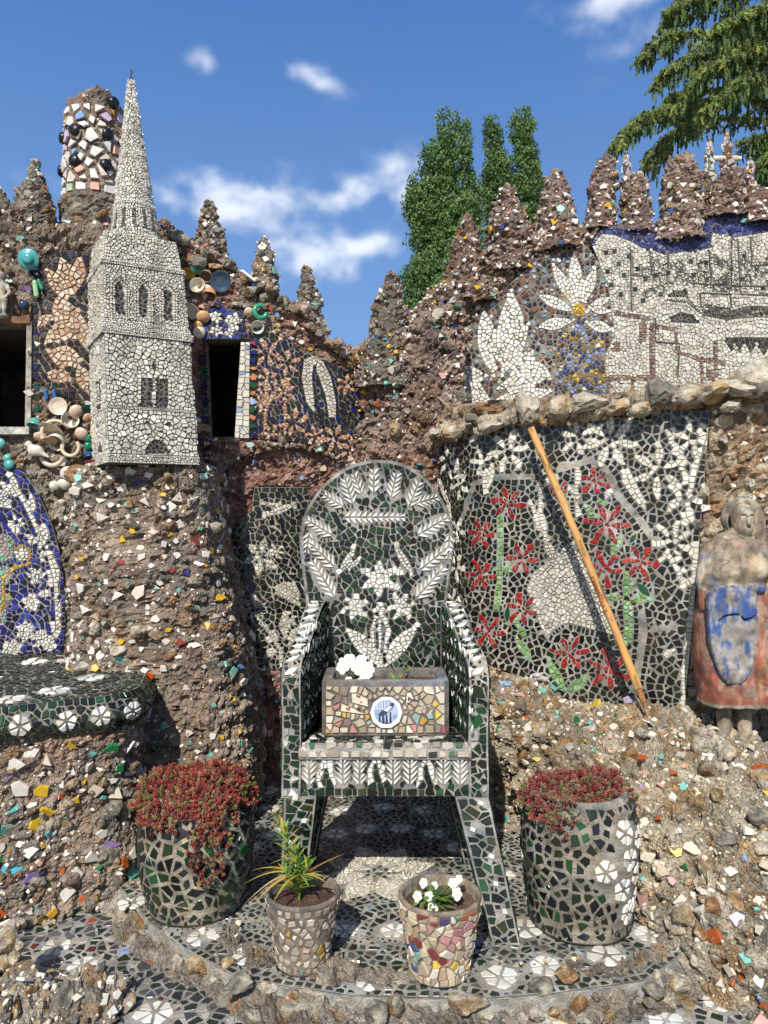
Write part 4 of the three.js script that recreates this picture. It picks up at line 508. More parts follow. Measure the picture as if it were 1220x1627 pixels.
    // white figurine above the window
    const [u2, v2] = S.fromPx(8, 505), f = S.at(u2, v2).addScaledVector(S.normal(u2, v2), 0.06), fg = netMesh((x, y, z) => { let d = sdCap(x, y, z, [0.012, 0, 0], [0.014, 0.07, 0], 0.009, 0.013); d = Math.min(d, sdCap(x, y, z, [-0.012, 0, 0], [-0.012, 0.07, 0], 0.009, 0.013)); d = smin(d, sdCap(x, y, z, [0, 0.07, 0], [0, 0.135, 0], 0.022, 0.026), 0.012); d = smin(d, sdCap(x, y, z, [0, 0.13, 0], [0, 0.165, 0.002], 0.012, 0.01), 0.01); d = smin(d, sdEll(x, y, z, [0, 0.182, 0.004], [0.017, 0.022, 0.018]), 0.006); for (const s of [-1, 1]) { d = smin(d, sdCap(x, y, z, [s * 0.028, 0.138, 0], [s * 0.045, 0.1, 0.012], 0.0095, 0.008), 0.008); d = smin(d, sdCap(x, y, z, [s * 0.045, 0.1, 0.012], [s * 0.03, 0.075, 0.026], 0.008, 0.006), 0.006); } d = Math.min(d, sdEll(x, y, z, [0, -0.006, 0], [0.034, 0.01, 0.024])); return d; }, [-0.07, -0.03, -0.05], [0.07, 0.22, 0.05], 0.0045); fg.translate(f.x, f.y, f.z); paintGeo(fg, (x, y, z) => { const k = 0.8 + 0.4 * noise3(x * 60, y * 60, z * 60); const c = rgb('#cfc9b8'); return [c[0] * k, c[1] * k, c[2] * k]; }); put(t, 'figurine', fg, M.paint);
  } else { ring(413, 498, 10, 4, '#2f9a72', 5.2, 1); const g = new THREE.CapsuleGeometry(2.4 * m, 24 * m, 5, 10); g.rotateZ(0.9); const [u, v] = S.fromPx(395, 443), p = S.at(u, v).addScaledVector(S.normal(u, v), 0.05); g.translate(p.x, p.y, p.z); add('handle', g, rgb('#e8e4da')); }
}
// ---------------------------------------------------------------- centre wall with the doorway
const WC = new Wall([[255, 3.82], [330, 3.84], [400, 3.86], [470, 3.93], [540, 4.05], [600, 4.2]]);
reseed(41);
const centreWall = thing('centre_wall', 'orange flower mosaic wall with a dark doorway and rocks along its falling top edge', 'wall', V(-0.6, 1.6, -3.95));
{
  const u0 = 0.01, u1 = WC.fromPx(592, 600)[0], top = along(WC, [[255, 350], [275, 372], [300, 390], [330, 395], [380, 432], [420, 455], [445, 470], [475, 485], [520, 535], [545, 556], [575, 562], [592, 560]]);
  const bot = along(WC, [[255, 900], [322, 880], [334, 790], [345, 757], [380, 730], [430, 714], [480, 712], [525, 726], [560, 752], [592, 800]]);
  const door = onto(WC, [[328, 541], [388, 541], [373, 694], [335, 694]]), mos = onto(WC, [[396, 520], [440, 520], [480, 560], [520, 575], [560, 600], [576, 630], [572, 740], [545, 728], [500, 708], [455, 700], [396, 697]]), bl = onto(WC, [[322, 500], [335, 490], [385, 490], [392, 540], [322, 540]]), round = onto(WC, ellipse([555, 664], 14, 16, 14));
  const isHole = (U, y) => inPoly(door, U, y) || inPoly(round, U, y), inM = (p, u, v) => { if (v > 0.84) return 1; const U = lerp(u0, u1, u); return isHole(U, p.y) || inPoly(mos, U, p.y) || inPoly(bl, U, p.y) ? 0 : 1; };
  const R = new Rough(wallFace(WC, u0, u1, bot, top, 0.22), 170, 150, { mortar: MORTAR.red, amp: 0.02, freq: 18, big: 0.03, stones: 0.5, mask: inM, tint: (p, c) => mixc(c, [c[0] * 0.92, c[1] * 1.06, c[2] * 1.06], 0.8 * sstep(-0.2, 0.2, p.y - 2.2 + 0.4 * fbm(p.x * 5, p.y * 5, p.z * 5, 3))), hole: (u, v) => { if (v > 0.84) return false; const U = lerp(u0, u1, u); return isHole(U, lerp(bot(U), top(U), v / 0.84)); } });
  put(centreWall, 'mortar', R.g, M.rubble);
  room(centreWall, WC, onto(WC, [[326, 539], [389, 539], [374, 696], [333, 696]]), 'doorway_recess'); room(centreWall, WC, round, 'round_recess', 0.05, 0.5);
  // white tiled jamb at the right of the doorway and dark tiles at its left
  const jamb = onto(WC, [[383, 545], [397, 545], [396, 697], [373, 697]]), jb = put(centreWall, 'door_frame', bed(WC, jamb, 0.05, rgb('#a8a092'), 0.06, 0.02), M.cement), jt = mosaic(WC, jamb, { size: 0.03, gap: 0.004, color: palette(['#d8d4c8', 6], ['#8fa6c8', 2], ['#c9c2b0', 3]) }, [], { parent: jb });
  for (const t of jt) t.pc.addScaledVector(t.N, 0.02);
  const sd = []; for (let i = 0; i < 12; i++) for (const [x, pal] of [[322, palette(['#1a1d4a', 3], ['#0f3a2c', 3], ['#5c2a22', 2], ['#1f5a58', 1])], [402, palette(['#1a1d6a', 3], ['#a8342a', 2], ['#12502a', 2], ['#9fb8dc', 1], ['#c9835c', 2])]]) { const y = 548 + i * 13; const p = ccw(onto(WC, shardPoly(6.5).map(([ex, ey]) => [x + rr(-1, 1) + (x < 330 ? i * 0.6 : -i * 0.1) + ex, y + ey]))), t = { poly: p, c: [p.reduce((a, b) => a + b[0], 0) / p.length, p.reduce((a, b) => a + b[1], 0) / p.length], S: WC, m: {}, col: jit(pal()), h: 0.015, tilt: [0.1, 0.1] }; measure(t); t.pc.addScaledVector(t.N, 0.012); sd.push(t); }
  const pan = put(centreWall, 'mosaic_panel', bed(WC, mos, 0.04, (x, y) => mixc(rgb('#9a8579'), rgb('#a39485'), sstep(-0.2, 0.3, fbm(x * 5, y * 5, 8, 3))), 0.03, 0.008), M.cement);
  const org = palette(['#d8b090', 5], ['#cf9f7c', 4], ['#e0c0a0', 3], ['#bd8a68', 2]);
  const fl = [[424, 562, 26], [425, 604, 20], [455, 578, 22], [450, 525, 20], [451, 624, 20], [465, 672, 24], [500, 693, 18], [530, 697, 26], [556, 716, 22], [548, 612, 18], [412, 640, 16], [430, 690, 18]].flatMap(([x, y, r]) => petals([x, y], r * 0.92, 6, 0.33, rnd() * 3, 0.16));
  const stems = [stroke([[420, 690], [422, 640], [424, 590]], 4), stroke([[452, 690], [452, 640], [455, 600]], 3.5), stroke([[422, 640], [408, 612]], 4), stroke([[422, 652], [438, 620]], 4)];
  const arc = [[478, 600], [482, 572], [496, 566], [512, 575], [524, 600], [532, 640], [532, 664], [522, 664], [516, 630], [505, 598], [497, 580], [494, 600], [498, 640], [496, 655], [486, 640]];
  const tl = mosaic(WC, mos, { size: 0.03, gap: 0.0065, color: palette(['#1a1b1c', 5], ['#1b2a1f', 4], ['#1a1c58', 3], ['#3a3426', 2]) }, [...motif(WC, [...stems, ...fl], { size: 0.02, gap: 0.0035, color: org, jit: 0.08 }), ...motif(WC, [arc], { size: 0.02, gap: 0.003, color: offwhite, jit: 0.08 })], { parent: pan });
  const bpan = put(centreWall, 'lintel_panel', bed(WC, bl, 0.04, rgb('#8d867c'), 0.03, 0.008), M.cement);
  const bt = mosaic(WC, bl, { size: 0.028, gap: 0.005, color: navy }, motif(WC, [[344, 505, 11], [372, 512, 13], [345, 526, 10], [366, 530, 8]].flatMap(([x, y, r]) => petals([x, y], r, 6, 0.55, rnd(), 0.12)), { size: 0.022, gap: 0.0035, color: white }), { parent: bpan });
  for (const t of [...tl, ...bt]) t.pc.addScaledVector(t.N, 0.008);
  const keep = (p, u, v) => inM(p, u, v) === 1;
  setTiles(centreWall, [...tl, ...bt, ...jt], { max: 299 });
  setTiles(centreWall, [...sd, ...shards(R, 170, [0.009, 0.02], china, { where: keep })], { max: 200, name: 'shard', restName: 'small_shards' });
  // rocks along the top edge
  for (let i = 0; i < 44; i++) { const U = lerp(u0 + 0.02, u1, (i + rr(-0.3, 0.3)) / 44), p = WC.at(U, top(U) - rr(0.0, 0.09)).addScaledVector(WC.normal(U, 0), rr(-0.03, 0.05)); stone(centreWall, p, rr(0.028, 0.058), ['grey', 'flint', 'grey', 'ochre', 'pinkish']); }
  // ledge over the niche
  for (let i = 0; i < 30; i++) { const U = lerp(WC.fromPx(340, 700)[0], u1, i / 29), p = WC.at(U, bot(U) + rr(0.0, 0.03)).addScaledVector(WC.normal(U, 0), 0.02); stone(centreWall, p, rr(0.012, 0.024), ['grey', 'pale', 'pinkish', 'flint']); }
  stonesOn(centreWall, R, 20, [0.02, 0.04], ['grey', 'pinkish', 'flint'], { where: keep }); pebbles(centreWall, R, 1300, [0.004, 0.011], PEBCOL.purple, { where: keep });
  crockery(centreWall, WC, 'centre');
}
// ---------------------------------------------------------------- niche behind the chair
const WN = new Wall([[325, 3.91], [400, 3.92], [470, 3.97], [540, 4.07], [640, 4.14], [730, 4.2]]);
reseed(51);
const nicheWall = thing('niche_wall', 'recessed niche of black and white flower mosaic under a reddish arch, behind the chair', 'wall', V(-0.5, 0, -4.25));
{
  const u0 = 0, u1 = WN.len, mos = onto(WN, [[404, 774], [488, 774], [500, 830], [700, 830], [700, 1055], [560, 1070], [380, 1058], [362, 980], [354, 860], [374, 830], [400, 812]]);
  const inM = (p, u, v) => (inPoly(mos, lerp(u0, u1, u), p.y) ? 0 : 1);
  const R = new Rough((u, v) => WN.at(lerp(u0, u1, u), lerp(-0.02, 1.74, v)), 130, 190, { mortar: MORTAR.red, amp: 0.017, freq: 20, big: 0.02, stones: 0.55, mask: inM, tint: (p, c) => mixc(c, [c[0] * 1.05, c[1] * 0.95, c[2] * 0.92], 0.6) });
  put(nicheWall, 'mortar', R.g, M.rubble);
  const pan = put(nicheWall, 'mosaic_panel', bed(WN, mos, 0.05, (x, y) => mixc(GROUT, GROUTD, sstep(-0.2, 0.3, fbm(x * 4, y * 4, 9, 3))), 0.03, 0.008), M.cement);
  const w = [...[[415, 884, 30], [438, 876, 12], [458, 985, 12], [403, 966, 20]].flatMap(([x, y, r]) => petals([x, y], r, 6, 0.42, rnd(), 0.14)), [[436, 932], [450, 923], [468, 926], [476, 945], [472, 962], [460, 955], [440, 945]], leafShape([452, 1012], [452, 972], 18), leafShape([440, 1024], [428, 1000], 14), leafShape([458, 1020], [480, 995], 18), leafShape([440, 1030], [420, 1042], 14), leafShape([456, 1024], [480, 1016], 15), stroke([[404, 975], [425, 1000], [444, 1030], [446, 1060]], 4), stroke([[420, 800], [470, 806]], 6), leafShape([420, 820], [470, 800], 12)];
  const tl = mosaic(WN, mos, { size: 0.034, gap: 0.008, color: dark, jit: 0.25 }, motif(WN, w, { size: 0.02, gap: 0.0035, color: offwhite }), { parent: pan });
  for (const t of tl) t.pc.addScaledVector(t.N, 0.008);
  setTiles(nicheWall, tl, { max: 280 });
  const keep = (p, u, v) => inM(p, u, v) === 1;
  setTiles(nicheWall, shards(R, 300, [0.008, 0.018], palette(['#d9c0b0', 8], ['#c9a090', 5], ['#8fa8d8', 3], ['#e0d8cc', 6], ['#3f6a34', 1], ['#a8bcd8', 2]), { where: (p, u, v) => keep(p, u, v) }), { max: 120, name: 'shard', restName: 'small_shards' });
  pebbles(nicheWall, R, 700, [0.004, 0.01], PEBCOL.purple, { where: keep });
}
// ---------------------------------------------------------------- rubble pier between the niche and the right wall
const WP = new Wall([[545, 4.16], [590, 4.08], [640, 4.0], [690, 3.98], [740, 4.02]]);
reseed(61);
{
  const t = thing('rubble_pier', 'rough rubble pier of stones and scattered china above the back of the chair', 'wall', V(0.1, 0, -4.0)), top = along(WP, [[545, 580], [570, 560], [590, 545], [640, 545], [652, 530], [680, 500], [740, 480]]);
  const R = new Rough(wallFace(WP, 0, WP.len, 0.3, top, 0.3), 150, 300, { mortar: MORTAR.brown, amp: 0.028, freq: 13, big: 0.07, stones: 0.45, tint: (p, c) => mixc(c, [c[0] * 1.2, c[1] * 1.0, c[2] * 0.96], 0.7 * sstep(1.9, 1.65, p.y)) });
  put(t, 'mortar', R.g, M.rubble); const hi = (p) => p.y > 1.2;
  setTiles(t, [...shards(R, 260, [0.009, 0.023], china, { where: hi })], { max: 200, name: 'shard', restName: 'small_shards' });
  stonesOn(t, R, 34, [0.03, 0.075], ['grey', 'pinkish', 'flint', 'pale', 'grey'], { where: hi }); pebbles(t, R, 1500, [0.004, 0.013], PEBCOL.purple, { where: hi });
}
// ---------------------------------------------------------------- upper right wall: lily panel, town panel, rough arch
const WU = new Wall([[630, 4.42], [720, 4.36], [820, 4.3], [930, 4.24], [1060, 4.18], [1260, 4.08]]);
reseed(71);
const upperWall = thing('upper_right_wall', 'upper right wall with a lily mosaic and a white town mosaic under a brown rubble arch', 'wall', V(1.2, 1.5, -4.2));
{
  const u0 = 0, u1 = WU.len, top = along(WU, [[630, 530], [660, 495], [690, 465], [745, 430], [780, 405], [815, 390], [850, 372], [887, 372], [925, 368], [950, 364], [1010, 366], [1060, 374], [1078, 378], [1112, 362], [1150, 345], [1260, 338]]);
  const lily = onto(WU, [[708, 690], [708, 585], [716, 556], [742, 528], [775, 488], [807, 455], [851, 416], [895, 394], [930, 391], [950, 418], [965, 455], [976, 534], [961, 563], [962, 690]]), town = onto(WU, [[938, 388], [958, 362], [985, 362], [1040, 374], [1072, 388], [1108, 362], [1130, 348], [1160, 345], [1258, 336], [1258, 690], [962, 690], [961, 563], [976, 534], [965, 455], [950, 418]]);
  const inM = (p, u, v) => { if (v > 0.84) return 1; const U = lerp(u0, u1, u); return inPoly(lily, U, p.y) || inPoly(town, U, p.y) ? 0 : 1; };
  const R = new Rough(wallFace(WU, u0, u1, 1.62, top, 0.3), 330, 190, { mortar: MORTAR.brown, amp: 0.026, freq: 15, big: 0.03, stones: 0.45, mask: inM });
  put(upperWall, 'mortar', R.g, M.rubble);
  const lp = put(upperWall, 'mosaic_panel', bed(WU, lily, 0.05, (x, y) => mixc(rgb('#857c70'), rgb('#99907f'), sstep(-0.2, 0.3, fbm(x * 4, y * 4, 19, 3))), 0.06, 0.022), M.cement); lp.userData.label = 'white lily mosaic panel on grey cement';
  const wm = [leafShape([784, 600], [768, 492], 34), leafShape([800, 600], [812, 462], 46, 6), leafShape([808, 600], [848, 560], 30), leafShape([795, 600], [840, 512], 26), leafShape([830, 575], [878, 606], 26), leafShape([788, 618], [870, 600], 30), leafShape([712, 590], [775, 600], 26), leafShape([780, 640], [880, 622], 26), [[712, 600], [760, 604], [782, 640], [790, 690], [708, 690], [708, 610]], leafShape([740, 560], [718, 575], 20)];
  const tri = [[[920, 495], [910, 403], 32], [[920, 498], [876, 420], 30], [[920, 495], [946, 426], 28], [[918, 500], [853, 470], 27], [[925, 500], [968, 474], 24], [[915, 510], [855, 521], 30], [[925, 512], [972, 527], 28], [[930, 490], [968, 498], 20]].map(([a, b, w]) => leafShape(a, b, w * 0.66, 0, 0.58));
  const col = [[888, 510], [905, 506], [940, 506], [958, 512], [962, 640], [960, 690], [882, 690], [880, 620]];
  const tl = mosaic(WU, lily, { size: 0.032, gap: 0.014, color: palette(['#1b1c1e', 6], ['#4a1c1c', 2], ['#7a4a2c', 1.5], ['#8f9cb0', 2], ['#b8b2a8', 2], ['#5a2424', 1.5], ['#6a8f98', 1]), skip: 0.1 }, [...motif(WU, [col], { size: 0.024, gap: 0.006, color: palette(['#2c3a78', 5], ['#8c7438', 4], ['#7f94c0', 4], ['#3c3428', 3], ['#d8d4c8', 1.5], ['#c9a83c', 1]) }), ...motif(WU, wm, { size: 0.027, gap: 0.0035, color: white, jit: 0.07 }), ...motif(WU, tri, { size: 0.023, gap: 0.003, color: white, jit: 0.07 }), ...motif(WU, [ellipse([919, 495], 10, 10)], { size: 0.016, gap: 0.002, color: palette(['#d8b020', 3], ['#c99c1c', 2]) })], { parent: lp });
  const tp = put(upperWall, 'mosaic_panel', bed(WU, town, 0.05, rgb('#858077'), 0.06, 0.022), M.cement); tp.userData.label = 'white mosaic picture of a walled hillside town under a dark blue sky';
  const mo = [], dk = { size: 0.014, gap: 0.0015, color: palette(['#23231f', 5], ['#35342e', 3]), h: 0.002 };
  const add = (l, o) => mo.push(...motif(WU, l, o));
  add([[[930, 370], [958, 350], [1258, 325], [1258, 366], [1220, 371], [1190, 376], [1160, 380], [1130, 374], [1126, 396], [1100, 404], [1085, 402], [1056, 408], [1030, 398], [1018, 396], [1000, 386], [975, 376], [955, 374], [942, 392]]], { size: 0.024, gap: 0.0035, color: palette(['#232c6a', 5], ['#2f3a80', 4], ['#1a2050', 3], ['#4a5690', 1]) });
  const line = (pts, w = 1.4) => { for (let i = 1; i < pts.length; i++) { const [a, b] = [pts[i - 1], pts[i]], L = Math.hypot(b[0] - a[0], b[1] - a[1]), n = Math.max(1, Math.round(L / 18)); for (let k = 0; k < n; k++) add([stroke([[lerp(a[0], b[0], k / n), lerp(a[1], b[1], k / n)], [lerp(a[0], b[0], (k + 1) / n), lerp(a[1], b[1], (k + 1) / n)]], w)], { size: 0.02, gap: 0.0006, whole: true, color: () => rgb('#34322c'), h: 0.002 }); } };
  for (const [x, y] of [[962, 404], [975, 402], [998, 410], [982, 422], [964, 434], [990, 440], [1012, 430], [970, 455], [985, 470], [1008, 462], [1024, 446], [960, 478], [1040, 440], [1060, 436], [1048, 470], [1020, 480], [1080, 432], [1100, 440], [1122, 446], [1140, 420], [1160, 430], [1150, 452], [1180, 410], [1200, 430], [1210, 460], [1176, 446], [1120, 420], [1096, 418]]) add([[[x - 3.2, y - 3.2], [x + 3.2, y - 3.6], [x + 3.2, y + 3.2], [x - 3.2, y + 3.4]]], { ...dk, whole: true, size: 0.013 });
  for (let i = 0; i < 34; i++) { const x = rr(1005, 1225), y = rr(402, 470), w2 = rr(8, 16), h2 = rr(7, 13); line([[x, y + h2], [x, y], [x + w2 * 0.5, y - rr(0, 4)], [x + w2, y], [x + w2, y + h2]], 1.2); }
  for (const p of [[[1000, 398], [1002, 500]], [[1030, 400], [1034, 440], [1060, 440], [1060, 404]], [[1060, 410], [1058, 450]], [[1124, 400], [1128, 455], [1160, 452], [1160, 384]], [[1000, 440], [1030, 442]], [[1094, 452], [1128, 455], [1215, 458]], [[1170, 384], [1174, 470], [1218, 472]], [[1110, 468], [1112, 490], [1160, 492], [1158, 470], [1112, 468]], [[1062, 480], [1090, 482], [1112, 500], [1125, 505]], [[1190, 380], [1192, 425], [1220, 424]], [[1075, 600], [1078, 548], [1040, 545], [1040, 508]]]) line(p);
  for (let i = 0; i < 10; i++) { const x = 1036 + (i % 5) * 36, y = 418 + Math.floor(i / 5) * 22; line([[x, y + 10], [x, y + 3], [x + 4, y], [x + 9, y + 1], [x + 11, y + 10]], 1.5); }
  add([[[1060, 471], [1072, 464], [1090, 464], [1092, 474], [1062, 474]], [[1062, 506], [1080, 498], [1100, 503], [1108, 516], [1066, 514]]], { ...dk, size: 0.02, gap: 0.003 });
  add([[[1112, 494], [1140, 490], [1165, 494], [1190, 488], [1258, 492], [1258, 508], [1200, 506], [1150, 510], [1120, 504]]], { size: 0.02, gap: 0.004, color: palette(['#3c3a32', 4], ['#5a564a', 3], ['#8c8674', 2]) });
  add([[[1150, 545], [1160, 560], [1165, 545], [1172, 562], [1180, 545], [1190, 562], [1200, 548], [1210, 565], [1222, 550], [1258, 555], [1258, 538], [1150, 538]]], { size: 0.02, gap: 0.004, color: palette(['#2c2d28', 4], ['#4a483e', 3]) });
  const br = { size: 0.022, gap: 0.005, color: palette(['#86645a', 5], ['#a07a68', 3], ['#b39454', 1.5], ['#74564e', 3], ['#b5aa9c', 3]) };
  add([stroke([[966, 602], [1030, 602]], 8), stroke([[1034, 515], [1036, 640]], 9), stroke([[1036, 520], [1072, 526], [1074, 560], [1110, 572], [1150, 580]], 7), stroke([[1134, 545], [1136, 600]], 7), stroke([[966, 602], [966, 640]], 7), stroke([[1004, 602], [1004, 640]], 6), stroke([[976, 500], [1030, 508]], 7), stroke([[1112, 572], [1114, 612], [1150, 612]], 6)], br);
  add([[[974, 545], [984, 545], [984, 560], [974, 560]], [[1014, 518], [1020, 510], [1026, 520], [1026, 545], [1014, 545]], [[1120, 590], [1134, 590], [1134, 606], [1120, 606]]], br);
  const tt = mosaic(WU, town, { size: 0.0215, gap: 0.003, color: palette(['#cbc7ba', 6], ['#b9b4a5', 4], ['#d8d4c8', 4]), jit: 0.12, corners: [4, 5, 5, 6], split: 0.15 }, mo, { parent: tp });
  for (const t of [...tl, ...tt]) t.pc.addScaledVector(t.N, 0.022);
  const vis = (t) => t.pc.y > 1.75;
  setTiles(upperWall, [...tl, ...tt], { max: 299 });
  const keep = (p, u, v) => inM(p, u, v) === 1;
  setTiles(upperWall, shards(R, 520, [0.008, 0.02], chinaWhite, { where: keep, tilt: 0.4 }), { max: 120, name: 'shard', restName: 'small_shards', minPx: 6 });
  stonesOn(upperWall, R, 60, [0.02, 0.055], ['pinkish', 'grey', 'flint', 'pinkish'], { where: keep }); pebbles(upperWall, R, 2600, [0.005, 0.016], PEBCOL.purple, { where: keep });
}
// ---------------------------------------------------------------- lower right wall with the big flower panel, and its ledge of flints
const WR = new Wall([[686, 4.12], [712, 3.86], [752, 3.66], [850, 3.5], [1000, 3.33], [1130, 3.2], [1260, 3.1]]);
reseed(81);
const rightWall = thing('right_wall', 'wall with a large black and white mosaic of red and white flowers, right of the chair', 'wall', V(0.9, 0, -3.5));
{
  const dom = [[690, 1060], [690, 700], [720, 694], [840, 672], [940, 660], [1040, 648], [1100, 652], [1128, 655], [1124, 700], [1116, 800], [1108, 900], [1100, 1000], [1088, 1120], [1084, 1142], [1000, 1132], [900, 1108], [830, 1075], [765, 1048], [735, 1046]].map((q) => q), mos = onto(WR, dom);
  const u1 = WR.len, R = new Rough((u, v) => WR.at(lerp(0, u1, u), lerp(0.3, 1.92, v)), 160, 130, { mortar: MORTAR.tan, amp: 0.02, freq: 15, big: 0.03, stones: 0.4, mask: (p, u) => (inPoly(mos, u * u1, p.y) ? 0 : 1), tint: (p, c) => (p.y > 0.95 ? mixc(c, [c[0] * 0.95, c[1] * 0.8, c[2] * 0.72], 0.6) : c) });
  put(rightWall, 'mortar', R.g, M.rubble);
  const pan = put(rightWall, 'mosaic_panel', bed(WR, mos, 0.05, (x, y) => mixc(rgb('#aeaca4'), rgb('#96938a'), sstep(-0.15, 0.3, fbm(x * 4, y * 4, 29, 4))), 0.04, 0.008), M.cement);
  const mo = [], A = (l, o) => mo.push(...motif(WR, l, o)), wh = { size: 0.026, gap: 0.0024, color: palette(['#dcd7c9', 5], ['#cdc7b6', 3], ['#e6e2d6', 4]), jit: 0.06, split: 0.1, corners: [4, 5, 5, 6] };
  A([stroke([[752, 768], [790, 758], [850, 757]], 7), stroke([[890, 744], [940, 730], [962, 745], [985, 790], [1015, 822], [1035, 850], [1060, 865]], 10), stroke([[735, 830], [748, 790], [756, 766]], 5), stroke([[1010, 1095], [1025, 1000], [1020, 970]], 7), stroke([[1030, 1000], [1070, 995]], 6)], { size: 0.03, gap: 0.02, skip: 1, color: offwhite });
  A([stroke([[917, 742], [916, 780], [918, 820]], 5), stroke([[845, 800], [865, 850], [880, 880]], 5), stroke([[860, 770], [858, 820], [872, 870]], 4)], { ...wh, size: 0.018 });
  const stemsW = [stroke([[1084, 1140], [1092, 1040], [1104, 930], [1106, 860]], 10), stroke([[1086, 835], [1094, 790], [1106, 740], [1120, 690]], 7), stroke([[1062, 690], [1080, 730], [1090, 770]], 6), stroke([[700, 760], [715, 800], [722, 860]], 5), stroke([[1060, 875], [1090, 935]], 6)];
  A(stemsW, wh);
  const lil = (x, y, r, n, w, a, sx = 1) => petals([x, y], r, n, w * 0.64, a, 0.14).map((p) => p.map(([px, py]) => [x + (px - x) * sx, py]));
  for (const [x, y, r, n, w, a, sx] of [[919, 697, 30, 6, 0.4, 0.4, 1], [970, 700, 46, 7, 0.44, 0.2, 1], [808, 717, 34, 6, 0.4, 0.9, 1], [715, 733, 26, 6, 0.45, 0.3, 0.6], [1100, 697, 36, 6, 0.4, 0.3, 0.9], [1046, 748, 44, 6, 0.46, 0.6, 1], [1090, 795, 36, 5, 0.4, 0.1, 0.9], [1070, 862, 38, 7, 0.4, 0.4, 0.85], [768, 735, 24, 5, 0.4, 0.8, 0.8], [733, 772, 22, 5, 0.45, 0.5, 0.6], [729, 843, 22, 5, 0.45, 0.3, 0.6], [728, 900, 24, 5, 0.45, 0.3, 0.6], [722, 955, 20, 5, 0.45, 0.1, 0.6], [1098, 915, 26, 4, 0.36, 0.6, 0.8]]) A(lil(x, y, r, n, w, a, sx), wh);
  A([[[987, 745], [1000, 746], [1012, 770], [1026, 800], [1020, 806], [1004, 790], [990, 768]], leafShape([785, 735], [770, 785], 16), leafShape([1060, 810], [1085, 790], 14)], wh);
  A([[[838, 936], [850, 908], [868, 896], [885, 880], [912, 872], [932, 888], [948, 920], [962, 955], [974, 1008], [936, 998], [906, 990], [890, 992], [868, 1012], [858, 990]]], { size: 0.02, gap: 0.0034, color: palette(['#cfcabc', 5], ['#b9b4a8', 4], ['#ddd9cc', 3]), jit: 0.08 });
  A([leafShape([880, 890], [868, 858], 14), leafShape([890, 885], [915, 860], 14)], { size: 0.018, gap: 0.004, color: offwhite });
  for (let i = 0; i < 34; i++) { const x = rr(700, 1110), y = rr(672, 1110), top = y < 760 || x > 1050 || x < 748; if (!top && rnd() > 0.22) continue; const a = rnd() * 6.28, l = rr(13, 26); if (Math.hypot(x - 905, y - 945) < 75) continue; A([leafShape([x, y], [x + Math.cos(a) * l * 0.8, y + Math.sin(a) * l], rr(6, 9))], { ...wh, size: 0.02 }); }
  const g = { size: 0.024, gap: 0.0035, color: palegreen, jit: 0.14 };
  A([stroke([[796, 820], [796, 870], [794, 930], [790, 968]], 9), leafShape([798, 905], [824, 902], 12), leafShape([999, 955], [997, 902], 16), stroke([[997, 955], [1000, 985], [998, 1022]], 14), leafShape([1002, 952], [1034, 948], 18), leafShape([994, 952], [960, 946], 13), leafShape([838, 1012], [812, 972], 9), leafShape([845, 1046], [820, 1012], 13), leafShape([899, 1098], [870, 1045], 14), leafShape([900, 1098], [934, 1078], 17), leafShape([952, 830], [930, 800], 12), leafShape([958, 806], [950, 790], 10), leafShape([898, 800], [893, 770], 9), leafShape([973, 905], [978, 845], 9), leafShape([975, 880], [990, 850], 10)], g);
  A([leafShape([1012, 925], [1034, 948], 12), leafShape([808, 960], [806, 990], 9), leafShape([1000, 862], [1012, 848], 9)], { size: 0.03, gap: 0.004, color: palette(['#174a2c', 2], ['#0f3a24', 2]), whole: true });
  for (const [x, y, r] of [[808, 799, 27], [766, 848, 22], [766, 914, 25], [830, 888, 27], [830, 967, 25], [777, 1003, 27], [906, 1036, 28], [968, 1065, 33], [965, 832, 34], [960, 903, 27], [1017, 893, 27], [946, 764, 22], [888, 778, 14]]) { const a0 = rnd() * 0.6 + 0.9; A(petals([x, y], r, 6, 0.31, a0, 0.1), { size: 0.021, gap: 0.003, color: red, jit: 0.12 }); }
  const tl = mosaic(WR, mos, { size: 0.036, gap: 0.012, color: dark, jit: 0.3, tilt: 0.06, split: 0.2 }, mo, { parent: pan });
  for (const t of tl) t.pc.addScaledVector(t.N, 0.008);
  setTiles(rightWall, tl, { max: 299 });
  // flints and a band of mortar to the right of the panel
  const cand = (p, u) => u * u1 > WR.fromPx(1112, 800)[0] && p.y > 0.7;
  stonesOn(rightWall, R, 16, [0.02, 0.05], ['pale', 'pale', 'grey', 'flint'], { where: cand }); setTiles(rightWall, shards(R, 110, [0.008, 0.02], chinaWhite, { where: cand }), { max: 110, name: 'shard', restName: 'small_shards' }); pebbles(rightWall, R, 500, [0.004, 0.012], PEBCOL.tan, { where: cand });
  for (const [x, y, s, k] of [[1148, 668, 0.055, 'pale'], [1195, 650, 0.06, 'pale'], [1150, 700, 0.05, 'flint'], [1192, 690, 0.05, 'pale'], [1132, 735, 0.06, 'pale'], [1185, 722, 0.05, 'flint'], [1116, 785, 0.065, 'pale'], [1155, 770, 0.05, 'flint'], [1192, 770, 0.065, 'pale'], [1110, 835, 0.05, 'grey'], [1132, 845, 0.045, 'pale'], [1212, 745, 0.05, 'pale'], [1100, 1100, 0.04, 'pale'], [1104, 1040, 0.04, 'pale']]) { const [u, v] = WR.fromPx(x, y); stone(rightWall, WR.at(u, v).addScaledVector(WR.normal(u, v), 0.005), s * 0.85, [k], 'stone', [1, 0.85, 0.55]); }
  // ledge
  const ledge = thing('stone_ledge', 'row of pale rough flints laid as a ledge on top of the flower mosaic wall', 'ledge', P(900, 660, 3.45));
  const top = along(WR, [[686, 705], [715, 690], [760, 680], [830, 664], [930, 655], [1030, 640], [1130, 626], [1180, 606], [1220, 596], [1260, 590]]);
